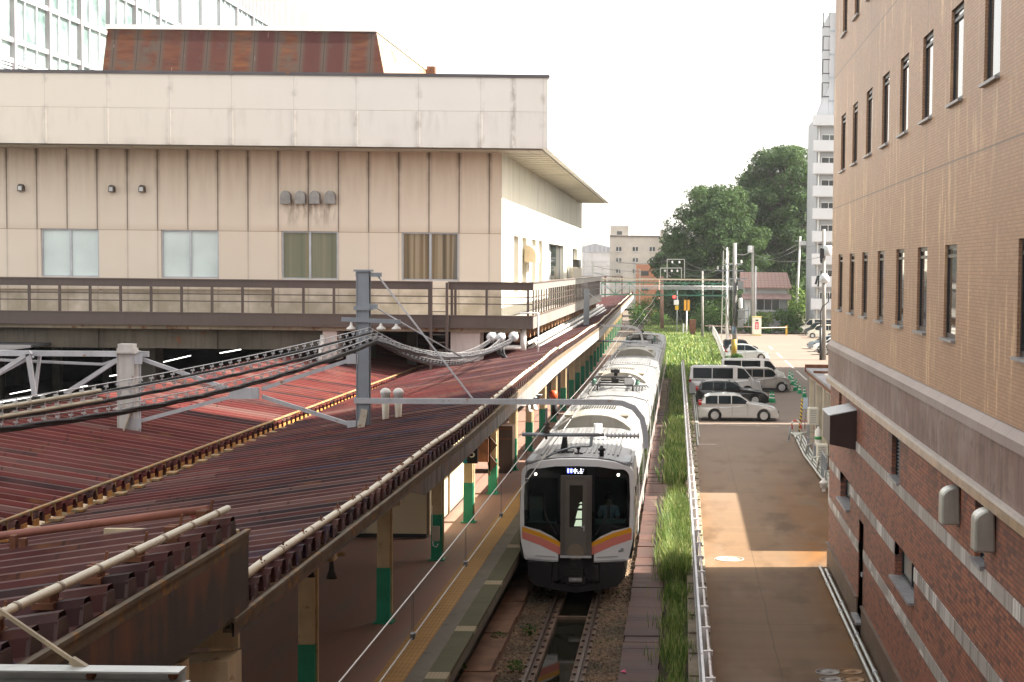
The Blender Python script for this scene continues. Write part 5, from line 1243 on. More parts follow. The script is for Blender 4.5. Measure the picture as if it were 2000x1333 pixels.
M_MASK = paint('train_white', (.80,.81,.82), .35, 0, .05, 1.5); M_BLK = glassy('windscreen_black', (.004,.007,.008), .05); M_BLK.node_tree.nodes['Principled BSDF'].inputs['Specular IOR Level'].default_value = .35
M_ACU = paint('ac_cover', (.25,.24,.21), .55, .1, .15, 1.4, streak=.4, world=True)
M_UNDER = paint('underfloor', (.018,.018,.018), .7, 0, .3, 2)
def sect(y, w=1.475, top=3.62, bot=1.0):
    P_ = [(-w*.96,bot),(-w,1.35),(-w,2.5),(-w*.975,3.05),(-w*.955,3.26),(-w*.86,3.46),(-w*.55,3.58),(0,top),(w*.55,3.58),(w*.86,3.46),(w*.955,3.26),(w*.975,3.05),(w,2.5),(w,1.35),(w*.96,bot)]
    return [(TX+a,y,z) for a, z in P_]
def fy(x, z):                                           # cab face: gently curved in plan, raked above the waist
    return TY+.30*(abs(x)/1.475)**2.4+.11*max(0,(z-1.9)/1.7)**1.3+ (.06*(1.9-z) if z < 1.3 else 0)*0
for i in range(4):
    y0, y1 = TY+20*i+(.34 if i == 0 else .25), TY+20*(i+1)-.25
    b = MB(); b.loft([sect(y0), sect(y1)], cap=(i > 0))
    body = b.build('car_body', M_TSIDE, tr)
    # roof shell with ribs
    r = MB(); w = 1.475
    secs = []
    for y in (y0+.02, y1):
        secs.append([(TX+a,y,z) for a, z in ((-w*.962,3.262),(-w*.868,3.467),(-w*.55,3.588),(0,3.628),(w*.55,3.588),(w*.868,3.467),(w*.962,3.262),(w*.95,3.25),(w*.5,3.5),(0,3.55),(-w*.5,3.5),(-w*.95,3.25))])
    r.loft(secs)
    for k in range(-8, 9):
        x = k*.125; z = 3.628-.04*(abs(x)/.81)**2
        for (a, c_) in ((y0+.9, y0+7.2), (y0+12.6 , y1-.9)):
            if i % 2 == 1 and a < y0+2: continue
            r.box(TX+x-.022,TX+x+.022,a,c_,z-.03,z+.016)
    r.box(TX-1.40,TX-1.24,y0+.5,y1-.4,3.40,3.425); r.box(TX+1.22,TX+1.40,y0+.5,y1-.4,3.40,3.425)
    r.build('roof', M_TROOF, body)
    # windows and doors on the sides
    g = MB(); dm = MB()
    for s in (-1, 1):
        X = TX+s*1.475
        for yy in (3.6, 9.6, 15.6):
            dm.box(X-s*.02,X+s*.006,y0+yy-.68,y0+yy+.68,1.1,3.0); dm.nxt()
            g.box(X-s*.02,X+s*.010,y0+yy-.5,y0+yy-.06,1.75,2.75); g.nxt(); g.box(X-s*.02,X+s*.010,y0+yy+.06,y0+yy+.5,1.75,2.75); g.nxt()
        for a, c_ in ((.9,2.5),(4.7,8.5),(10.7,14.5),(16.7,18.9)): g.box(X-s*.02,X+s*.008,y0+a,y0+c_,1.8,2.75); g.nxt()
    g.build('side_window', M_BLK, body); dm.build('side_door', paint('door_steel%d' % i, (.40,.40,.40), .4, .5, .1, 1), body)
    st_ = MB()
    for s in (-1, 1):
        X = TX+s*1.475; st_.box(X-s*.01,X+s*.004,y0+.1,y1-.05,1.45,1.56)
    st_.build('waist_stripe', paint('stripe_pink', (.60,.22,.19), .4), body)
    u = MB(); u.box(TX-1.2,TX+1.2,y0+1.2,y1-.6,.25,1.02)
    for yy in (2.5,4.6,15,17.1):
        for s in (-1, 1): u.lathe((TX+s*.56,y0+yy,.43), [(.43,-.06),(.43,.06)], 14, 'x')
    u.build('underframe', M_UNDER, body)
    if i < 3:
        b = MB(); b.box(TX-.75,TX+.75,y1+.001,y1+.499,1.05,3.25); b.build('gangway', M_DARK, body)
    # air conditioner
    a0 = y0+7.75; secs = []
    for y, k in ((a0,1.0),(a0+.02,1.0),(a0+4.3,1.0),(a0+4.32,1.0)):
        pts = [(TX-1.12,y,3.46)]
        for j in range(11):
            x = -1.12+2.24*j/10; z = 3.60+.40*(1-(abs(x)/1.12)**2.6)
            pts.append((TX+x,y,z))
        pts.append((TX+1.12,y,3.46)); secs.append(pts)
    b = MB(); b.loft(secs); ac = b.build('air_conditioner', M_ACU, tr, bevel=.02)
    b = MB()
    for j in range(14):
        x = -.52+.08*j; b.box(TX+x-.022,TX+x+.022,a0+2.2,a0+3.4,4.0-.06*(abs(x)/1.12)**2.6-.01,4.012-.1*(abs(x))**2.2)
    b.build('grille', M_UNDER, ac)
    b = MB()
    for s in (-1,1): b.box(TX+s*.62,TX+s*1.0,a0+1.2,a0+2.4,3.80,3.872)
    b.build('lid', paint('lid_tan', (.24,.21,.16), .6), ac)
    # pantograph (folded) on the 2nd and 4th cars
    if i in (1, 3):
        pz, py = 3.66, y0+3.6
        b = MB()
        for dx in (-.7,.7):
            b.bar((TX+dx,py-1.3,pz+.18),(TX+dx,py+1.2,pz+.18),.06)
            for dy in (-1.0,.9): b.bar((TX+dx,py+dy,pz-.1),(TX+dx,py+dy,pz+.18),.05)
        for dy in (-1.3,0,1.2): b.bar((TX-.7,py+dy,pz+.18),(TX+.7,py+dy,pz+.18),.06)
        b.box(TX-.16,TX+.12,py-.4,py+.35,pz+.2,pz+.42); b.bar((TX,py-.3,pz+.4),(TX,py-.25,pz+.75),.14); b.box(TX-.2,TX+.16,py-.5,py-.1,pz+.62,pz+.74)
        pa = b.build('pantograph', M_UNDER, tr)
        b = MB()
        b.bar((TX-.2,py+.8,pz+.3),(TX,py-1.2,pz+.46),.07); b.bar((TX+.2,py+.8,pz+.3),(TX,py-1.2,pz+.46),.07)
        for dy in (-1.35,-1.05): b.tube([(TX-.95,py+dy,pz+.36),(TX-.75,py+dy,pz+.5),(TX+.75,py+dy,pz+.5),(TX+.95,py+dy,pz+.36)], .025, 6)
        b.build('collector', M_DARK, pa)
        b = MB()
        for dx in (-.95,.82): b.lathe((TX+dx,py+1.0,pz-.05), [(.06,0),(.13,.05),(.06,.1),(.13,.15),(.06,.2),(.12,.25),(.04,.32)], 10)
        b.build('insulator', paint('green_insulator', (.10,.22,.17), .3), pa)
        b = MB(); b.lathe((TX+.55,py+.2,pz+.22), [(.2,-.25),(.23,-.2),(.23,.2),(.2,.25)], 12, 'y'); b.build('arrester', M_LGREY, pa)
        b = MB()
        for k in range(4): b.tube([(TX+.75+.11*k,py-1.2,pz-.05),(TX+.75+.11*k,py-.7,pz+.1),(TX+.9+.11*k,py+.1,pz+.08),(TX+.95+.11*k,py+1.5,pz-.12)], .022, 6)
        for k in range(3): b.tube([(TX-1.0+.12*k,py-1.2,pz-.05),(TX-.9+.1*k,py,pz+.12),(TX-.8+.12*k,py+1.6,pz-.02)], .02, 6)
        b.build('roof_cable', M_DARK, pa)
# ---- cab front
def fpoly(name, poly, off, mat, parent, thick=.03, cut=True):
    """flat outline in (x,z) laid on the curved cab face"""
    bm = bmesh.new(); vs = [bm.verts.new((p[0],0,p[1])) for p in poly]; bm.faces.new(vs)
    if cut:
        for k in range(-9, 10):
            g = bm.verts[:]+bm.edges[:]+bm.faces[:]; bmesh.ops.bisect_plane(bm, geom=g, plane_co=(k*.155,0,0), plane_no=(1,0,0))
        for k in range(1, 9):
            g = bm.verts[:]+bm.edges[:]+bm.faces[:]; bmesh.ops.bisect_plane(bm, geom=g, plane_co=(0,0,.9+k*.34), plane_no=(0,0,1))
    bmesh.ops.triangulate(bm, faces=bm.faces)
    for v_ in bm.verts: v_.co = Vector((TX+v_.co.x, fy(v_.co.x, v_.co.z)-off, v_.co.z))
    ex = bmesh.ops.extrude_face_region(bm, geom=bm.faces[:]); bmesh.ops.translate(bm, verts=[e for e in ex['geom'] if isinstance(e, bmesh.types.BMVert)], vec=(0,thick,0))
    m_ = MB(); m_.bm.free(); m_.bm = bm; return m_.build(name, mat, parent)
S_ = 76.9
def fz(X, Y): return ((X/4.04-1.0+980-1119.0)/S_, 8.5-((850+Y/4.04)-(524.5-.0105*213))/S_+.02)
def mir(half): return half+[(-x,z) for x, z in half[::-1]]
def rnd(cx, cz, r, a0, a1, n=5): return [(cx+r*math.cos(rad(a0+(a1-a0)*k/n)), cz+r*math.sin(rad(a0+(a1-a0)*k/n))) for k in range(n+1)]
# white mask outline, with door opening handled by layers in front
half = [(0,3.60),(.5,3.585),(.95,3.52),(1.2,3.42)]+rnd(1.19,3.17,.255,75,5)+[(1.455,2.6),(1.47,1.9),(1.44,1.45),(1.34,1.0),(1.30,.97),(.46,.955),(.46,1.2),(0,1.2)]
gl = [(0,3.42),(.55,3.405),(.95,3.34)]+rnd(1.10,3.10,.24,70,5)+[(1.365,2.6),(1.35,1.84),(.93,1.76),(.62,1.62),(.37,1.44),(0,1.44)]
ring = half+gl[::-1]
mask = fpoly('cab_mask', ring, .0, M_MASK, tr, .36); fpoly('cab_mask', [(-x,z) for x, z in ring][::-1], .0, M_MASK, tr, .36)
hood = MB(); secs = []                                   # joins the mask to the first roof
b = MB(); b.box(TX-1.38,TX+1.38,TY+1.9,TY+2.0,1.05,3.3); b.build('cab_bulkhead', paint('bulkhead_teal', (.05,.075,.07), .6), tr)
b = MB(); b.box(TX-1.3,TX+1.3,TY+.45,TY+1.9,1.05,1.2); b.box(TX+.42,TX+1.32,TY+.42,TY+.8,1.2,1.98); b.box(TX-1.32,TX-.42,TY+.42,TY+.7,1.2,1.9); b.box(TX-1.3,TX-.95,TY+1.0,TY+1.8,1.2,2.5); b.build('cab_desk', paint('desk_grey', (.14,.19,.18), .5), tr)
def mat_tint():
    n = NB('tinted_windscreen'); m = n.out((.004,.007,.008), .05, 0, Specular_IOR_Level=.35)
    t = n.new('ShaderNodeBsdfTransparent'); t.inputs[0].default_value = (.80,.88,.87,1); mx = n.new('ShaderNodeMixShader')
    x, y, z = n.sep(n.obj()); ax_ = n.m('ABSOLUTE', x)
    inner = n.m('MULTIPLY', n.m('MULTIPLY', n.step(ax_, .46, .50), n.step(ax_, 1.30, 1.26)), n.m('MULTIPLY', n.step(z, 1.92, 1.95), n.step(z, 3.12, 3.08)))
    n.put(mx.inputs[0], n.m('MULTIPLY', inner, .80)); n.nt.links.new(n.b.outputs[0], mx.inputs[1]); n.nt.links.new(t.outputs[0], mx.inputs[2]); n.nt.links.new(mx.outputs[0], n.nt.nodes['Material Output'].inputs[0]); return m
glass = fpoly('windscreen', gl+[(-x,z) for x, z in gl[::-1][1:-1]], .012, mat_tint(), tr, .008)
M_OR, M_PK = paint('stripe_orange', (.80,.36,.012), .4, 0, .04), paint('stripe_salmon', (.72,.22,.18), .4, 0, .04)
for s in (1, -1):
    for nm, pts, m in (('orange_stripe',[(1.40,1.82),(.93,1.70),(.375,1.46),(.375,1.335),(.93,1.58),(1.415,1.70)],M_OR),('pink_stripe',[(1.415,1.695),(.93,1.575),(.375,1.33),(.375,1.13),(.93,1.37),(1.405,1.51)],M_PK)):
        P2 = [(x*s,z) for x, z in pts]; fpoly(nm, P2 if s > 0 else P2[::-1], .006, m, mask, .006)
    fpoly('step_slot', [(s*a,z) for a, z in ((.50,1.07),(1.08,1.08),(1.02,1.11),(.56,1.105))], .012, M_LGREY, mask, .01)
    fpoly('lower_trim', [(s*a,z) for a, z in ((.46,.955),(.46,1.0),(1.25,1.015),(1.3,.97))], .01, paint('trim_grey', (.45,.46,.47), .4), mask, .012)
    # headlamp
    hx, hz = s*1.06, 3.19; b = MB(); b.lathe((TX+hx,fy(hx,hz)-.035,hz), [(.036,0),(.036,.03)], 16, 'y'); b.build('headlight', emit('headlamp_glow', (1,.93,.72), 1.6), tr)
    b = MB(); p0_ = Vector((TX+s*.5,fy(.5,1.8)-.03,1.66)); b.bar(p0_, (TX+s*.82,fy(.8,2.2)-.035,2.2), .022); b.bar((TX+s*.74,fy(.8,1.9)-.045,2.0),(TX+s*.86,fy(.85,2.6)-.04,2.5),.02); b.build('wiper', M_UNDER, tr)
# gangway door
M_DOOR = paint('door_bronze_grey', (.14,.125,.11), .4, .35, .1, 2); M_DOOR2 = paint('door_leaf', (.175,.16,.14), .4, .35, .1, 2)
b = MB(); b.box(TX-.40,TX+.40,TY-.07,TY+.05,1.13,3.19); dr = b.build('gangway_door', M_DOOR, tr, bevel=.01)
b = MB(); yl = TY-.09
b.box(TX-.27,TX-.17,yl,TY-.07,1.2,3.08); b.box(TX+.17,TX+.27,yl,TY-.07,1.2,3.08); b.box(TX-.17,TX+.17,yl,TY-.07,2.95,3.08); b.box(TX-.17,TX+.17,yl,TY-.07,1.2,1.87); b.build('leaf', M_DOOR2, dr)
b = MB(); b.box(TX-.168,TX+.168,TY-.084,TY-.074,1.872,2.948); b.build('door_glass', paint('door_pane', (.030,.028,.024), .08), dr)
b = MB()
for z0, z1, xx in ((1.9,2.06,-.02),(2.10,2.30,.02),(2.36,2.44,.08),(2.48,2.52,.10)): b.prism([(TX+xx-.03,z0),(TX+.15,z0),(TX+.15,z1),(TX+xx+.02,z1)],'y',TY-.089,TY-.0845)
b.build('lit_aisle', emit('aisle_light', (.42,.50,.36), .35), dr)
b = MB(); b.lathe((TX,TY-.10,1.23), [(.22,0),(.22,.03)], 20, 'y'); b.build('folded_step', paint('step_tan', (.20,.155,.11), .6), dr)
b = MB(); b.box(TX-.40,TX+.40,TY-.14,TY-.071,1.09,1.14); b.build('threshold', M_LGREY, dr)
b = MB(); b.box(TX+.19,TX+.22,yl-.03,yl,1.78,1.92); b.box(TX+.14,TX+.22,yl-.04,yl-.02,1.87,1.90); b.build('handle', M_LGREY, dr)
# destination display
M_LEDW, M_LEDB = emit('led_white', (.8,.82,1), 2.2), emit('led_blue', (.12,.14,1), 2.0)
b = MB(); b.box(TX-.27,TX+.27,TY-.03,TY+.02,3.225,3.40); ds = b.build('destination_display', M_BLK, tr)
def led(pts, m, nm='led'):
    b = MB()
    for (x0,z0,x1,z1) in pts: b.box(TX+x0,TX+x1,TY-.036,TY-.031,z0,z1)
    b.build(nm, m, ds)
led([(-.235,3.255,-.185,3.37),(-.155,3.255,-.105,3.37)], M_LEDB, 'led_block')
led([(-.232,3.345,-.188,3.35),(-.232,3.315,-.188,3.32),(-.152,3.34,-.108,3.345),(-.152,3.30,-.108,3.305),(-.21,3.28,-.205,3.36)], M_LEDW)
# kanji for "water" and "up", drawn as strokes
led([(-.035,3.285,-.025,3.375),(-.075,3.335,-.045,3.342),(-.060,3.310,-.052,3.335),(-.078,3.292,-.062,3.302),(-.018,3.318,-.006,3.326),(-.006,3.305,.004,3.318),(-.018,3.335,0,3.345),(.004,3.292,.016,3.304),(.108,3.295,.116,3.375),(.116,3.335,.145,3.342),(.075,3.287,.155,3.294),(.028,3.345,.036,3.353),(.028,3.30,.036,3.308),(.178,3.345,.186,3.353),(.178,3.30,.186,3.308)], M_LEDW)
led([(-.05,3.252,-.02,3.262),(.03,3.250,.07,3.260),(.10,3.250,.15,3.260)], M_LEDW)
lg = MB()                                                # operator mark: J and R as joined strokes
for x0,z0,x1,z1 in ((0,0,.055,.018),(.042,0,.058,.085),(0,0,.014,.03),(.075,0,.09,.085),(.075,.07,.125,.085),(.113,.035,.128,.085),(.075,.035,.128,.048)): lg.box(TX+1.08+x0,TX+1.08+x1,fy(1.14,1.3)-.03,fy(1.14,1.3)-.002,1.22+z0,1.22+z1)
lg.bar((TX+1.175,fy(1.14,1.3)-.015,1.255),(TX+1.205,fy(1.14,1.3)-.015,1.222),.016,.02)
lg.build('operator_mark', paint('mark_grey', (.28,.30,.31), .4), mask)
# skirt, coupler
sk = [(-1.22,.96),(-1.18,.5),(-1.0,.33),(0,.16),(1.0,.33),(1.18,.5),(1.22,.96)]
b = MB(); secs = []
b.prism([(TX+x,z) for x, z in ((-1.24,.96),(-1.22,.52),(-1.05,.34),(-.62,.26),(-.62,.96))],'y',TY+.02,TY+.3); b.prism([(TX+x,z) for x, z in ((1.24,.96),(1.22,.52),(1.05,.34),(.62,.26),(.62,.96))],'y',TY+.02,TY+.3)
b.prism([(TX+x,z) for x, z in ((-.62,.26),(0,.17),(.62,.26),(.62,.42),(0,.36),(-.62,.42))],'y',TY-.03,TY+.3)
b.build('skirt', paint('skirt_black', (.016,.016,.017), .45, 0, .2, 3), tr)
b = MB(); b.box(TX-.62,TX+.62,TY+.15,TY+.4,.4,1.12)
for s in (-1,1): b.box(TX+s*.45,TX+s*.58,TY+.0,TY+.15,.5,.9); b.tube([(TX+s*.3,TY-.05,.6),(TX+s*.38,TY-.1,.5),(TX+s*.45,TY+.05,.45)],.03,6)
b.lathe((TX,TY-.1,.86), [(.2,0),(.17,.04),(.13,.05),(.12,.25)], 16, 'y'); b.box(TX-.2,TX+.2,TY-.2,TY+.1,.62,.78); b.lathe((TX-.05,TY-.16,.90), [(.05,0),(.05,.06)], 10, 'y')
b.box(TX-.26,TX+.26,TY-.1,TY+.1,.40,.63); b.build('coupler', paint('coupler_iron', (.028,.026,.025), .5, .3, .3, 4), tr)
b = MB(); b.lathe((TX-.17,TY-.1,.53), [(.075,0),(.075,.34)], 12, 'x'); b.build('coupler_tube', M_LGREY, tr)
# roof kit at the cab end
b = MB(); b.prism([(TX-.53,3.6),(TX-.33,3.6),(TX-.36,4.02),(TX-.47,4.02)],'y',TY+1.4,TY+1.62); b.box(TX-.68,TX-.18,TY+1.3,TY+1.8,3.6,3.66); b.build('antenna_box', M_DARK, tr)
b = MB(); b.lathe((TX-.02,TY+1.0,3.62), [(.1,0),(.03,.04),(.03,.12),(.06,.14),(.03,.22)], 10); b.box(TX-.12,TX+.1,TY+.98,TY+1.02,3.61,3.66); b.build('roof_antenna', M_DARK, tr)
b = MB(); b.lathe((TX+.60,TY+.75,3.60), [(.06,0),(.06,.14),(.10,.15),(.10,.2),(.05,.22),(.04,.28)], 10); b.build('horn', M_DARK, tr)
b = MB(); b.lathe((TX+.28,TY+4.9,3.62), [(.30,0),(.30,.03),(.14,.04),(.13,.12),(.12,.12),(.12,.42)], 14); b.build('ventilator', M_LGREY, tr)
for s, lab in ((-1,'l'),(1,'r')):
    b = MB(); b.box(TX+s*1.05,TX+s*1.36,TY+.5,TY+2.0,3.38,3.50); b.build('corner_panel', paint('panel_slate'+lab, (.26,.28,.30), .5), tr, bevel=.03)
# the driver, seated behind the dark windscreen on the right of the door
M_SHIRT = paint('pale_blue_shirt', (.36,.47,.56), .8)

def skin_body(name, pts, edges, rad_, mat, parent, org, sub=1):
    bm = bmesh.new(); lay = bm.verts.layers.skin.verify(); vs = []
    for p, r in zip(pts, rad_):
        v = bm.verts.new(Vector(p)); v[lay].radius = (r, r) if not isinstance(r, tuple) else r; vs.append(v)
    vs[0][lay].use_root = True
    for a, b_ in edges: bm.edges.new((vs[a], vs[b_]))
    me = bpy.data.meshes.new(name); bm.to_mesh(me); bm.free(); me.materials.append(mat)
    o = bpy.data.objects.new(name, me); sc.collection.objects.link(o); o.parent = parent
    o.modifiers.new('skin', 'SKIN').use_smooth_shade = True; m_ = o.modifiers.new('sub', 'SUBSURF'); m_.levels = m_.render_levels = sub; return o
dv = thing('person', (TX+.78, TY+1.15, 1.25), 'person in a pale blue shirt sitting behind the train windscreen right of its door', 'person')
M_SKIN = paint('skin', (.42,.26,.18), .6)
DP = [(0,0,.46),(0,-.02,.62),(0,-.01,.80),(0,.0,.98),(0,-.01,1.07),(0,-.03,1.17),(0,-.04,1.26),
      (-.19,0,.94),(-.25,-.10,.70),(-.18,-.34,.68),(-.15,-.42,.70), (.19,0,.94),(.25,-.10,.70),(.18,-.34,.68),(.15,-.42,.70),
      (-.10,-.05,.46),(-.12,-.42,.46),(-.12,-.46,.08),(.10,-.05,.46),(.12,-.42,.46),(.12,-.46,.08)]
DE = [(0,1),(1,2),(2,3),(3,4),(4,5),(5,6),(3,7),(7,8),(8,9),(9,10),(3,11),(11,12),(12,13),(13,14),(0,15),(15,16),(16,17),(0,18),(18,19),(19,20)]
DR = [.13,.125,.135,.10,.055,.085,.075,.06,.05,.036,.028,.06,.05,.036,.028,.085,.065,.05,.085,.065,.05]
body_ = skin_body('body', DP, DE, DR, M_SKIN, dv, None, 2)
skin_body('shirt', DP[:4]+[(0,-.005,1.03)]+DP[7:9]+DP[11:13], [(0,1),(1,2),(2,3),(3,4),(3,5),(5,6),(3,7),(7,8)], [.155,.15,.16,.12,.075,.085,.07,.085,.07], M_SHIRT, body_, None, 2)
b = MB(); b.lathe((0,-.02,1.20), [(.10,-.03),(.112,.03),(.105,.09),(.07,.13),(.02,.145)], 14); b.bm.transform(Matrix.Translation((0,.02,0))); ho_ = b.build('hair', M_DARK, body_)
ho_.data.transform(Matrix.Translation(ORG[dv]))
b = MB(); b.prism([(-.03,1.0),(.03,1.0),(.045,.72),(0,.68),(-.045,.72)],'y',-.175,-.165); o_ = b.build('tie', M_DARK, body_); o_.data.transform(Matrix.Translation(ORG[dv]))
b = MB()
for s in (-1,1):
    wx, wy, wz = s*.15, -.42, .70; b.loft([[(wx-.035,wy,wz-.014),(wx+.035,wy,wz-.014),(wx+.035,wy,wz+.014),(wx-.035,wy,wz+.014)],[(wx-.042,wy-.085,wz-.012),(wx+.042,wy-.085,wz-.012),(wx+.042,wy-.085,wz+.012),(wx-.042,wy-.085,wz+.012)]])
    for k, L in enumerate((.062,.075,.07,.055)): fx_ = wx-.032+.021*k; b.tube([(fx_,wy-.08,wz),(fx_,wy-.08-L*.55,wz+.008),(fx_,wy-.08-L,wz-.012)], .009, 6)
    b.tube([(wx-s*.038,wy-.03,wz),(wx-s*.065,wy-.06,wz+.004),(wx-s*.07,wy-.09,wz-.004)], .010, 6)
o_ = b.build('hand', M_SKIN, body_); o_.data.transform(Matrix.Translation(ORG[dv]))
b = MB()
for s in (-1,1): b.lathe((s*.035,-.118,1.19), [(.012,0),(.010,.006)], 8, 'y')
b.box(-.025,.025,-.116,-.108,1.115,1.125); o_ = b.build('face', M_DARK, body_); o_.data.transform(Matrix.Translation(ORG[dv]))
# ================================================================ CARS, CONES, FENCE
paint_rim = paint('rim_grey', (.16,.16,.165), .4, .4, .1, 6); M_TYRE = paint('tyre', (.015,.015,.015), .85); M_RIM = paint('alloy_rim', (.62,.63,.64), .3, .3, .08, 6)  # first colour: plain grey for the hub disc behind the spokes
M_CGL = glassy('car_glass', (.010,.016,.020), .05); M_CGL.node_tree.nodes['Principled BSDF'].inputs['Specular IOR Level'].default_value = .10; M_TAIL = paint('tail_lamp', (.38,.012,.012), .2); M_HEADL = paint('head_lamp', (.62,.64,.66), .12, .3); M_BPLA = paint('black_plastic', (.018,.018,.018), .6)
def carpaint(name, c, metal=.0):
    n = NB(name); n.b.inputs['Coat Weight'].default_value = .8; n.b.inputs['Coat Roughness'].default_value = .04
    f = n.noise(n.obj(), 1.5, 3); return n.out(n.mix(f, tuple(q*.94 for q in c), tuple(min(1, q*1.05) for q in c)), .32, metal)
# profile tables: x from rear (0) to nose (1) scaled by length, z scaled by height
KIND = {
 'wagon': dict(low=[(.0,.34),(.005,.50),(.012,.62)], hood=[(.66,.655),(.76,.62),(.88,.555),(.955,.47),(.985,.36),(1,.22)],
   roof=[(.03,.66),(.075,.90),(.13,.965),(.30,1.0),(.45,.99),(.525,.935),(.66,.655)], belt=.60, wh=(.20,.81), r=.315, win=[(.085,.235),(.245,.40),(.41,.60)]),
 'van': dict(low=[(.0,.22),(.0,.50)], hood=[(.885,.56),(.955,.50),(.985,.36),(1,.2)],
   roof=[(.005,.56),(.02,.93),(.05,.985),(.30,1.0),(.64,.99),(.745,.955),(.885,.56)], belt=.55, wh=(.215,.80), r=.33, win=[(.055,.31),(.32,.60),(.66,.84)]),
 'suv': dict(low=[(.0,.25),(.0,.52)], hood=[(.74,.64),(.90,.60),(.965,.54),(.985,.36),(1,.24)],
   roof=[(.01,.58),(.025,.92),(.06,.985),(.3,1.0),(.55,.985),(.64,.93),(.74,.64)], belt=.58, wh=(.19,.82), r=.335, win=[(.06,.22),(.23,.45),(.47,.69)]),
 'hatch': dict(low=[(.0,.30),(.01,.52)], hood=[(.78,.60),(.88,.53),(.95,.45),(.985,.34),(1,.22)],
   roof=[(.02,.58),(.08,.88),(.14,.965),(.35,1.0),(.48,.98),(.58,.92),(.78,.60)], belt=.58, wh=(.19,.81), r=.30, win=[(.10,.22),(.23,.43),(.44,.70)]),
 'minivan': dict(low=[(.0,.24),(.0,.50)], hood=[(.80,.60),(.90,.53),(.965,.45),(.99,.33),(1,.22)],
   roof=[(.008,.56),(.03,.92),(.07,.985),(.35,1.0),(.56,.985),(.66,.92),(.80,.60)], belt=.55, wh=(.18,.82), r=.31, win=[(.06,.26),(.27,.48),(.50,.74)]),
}
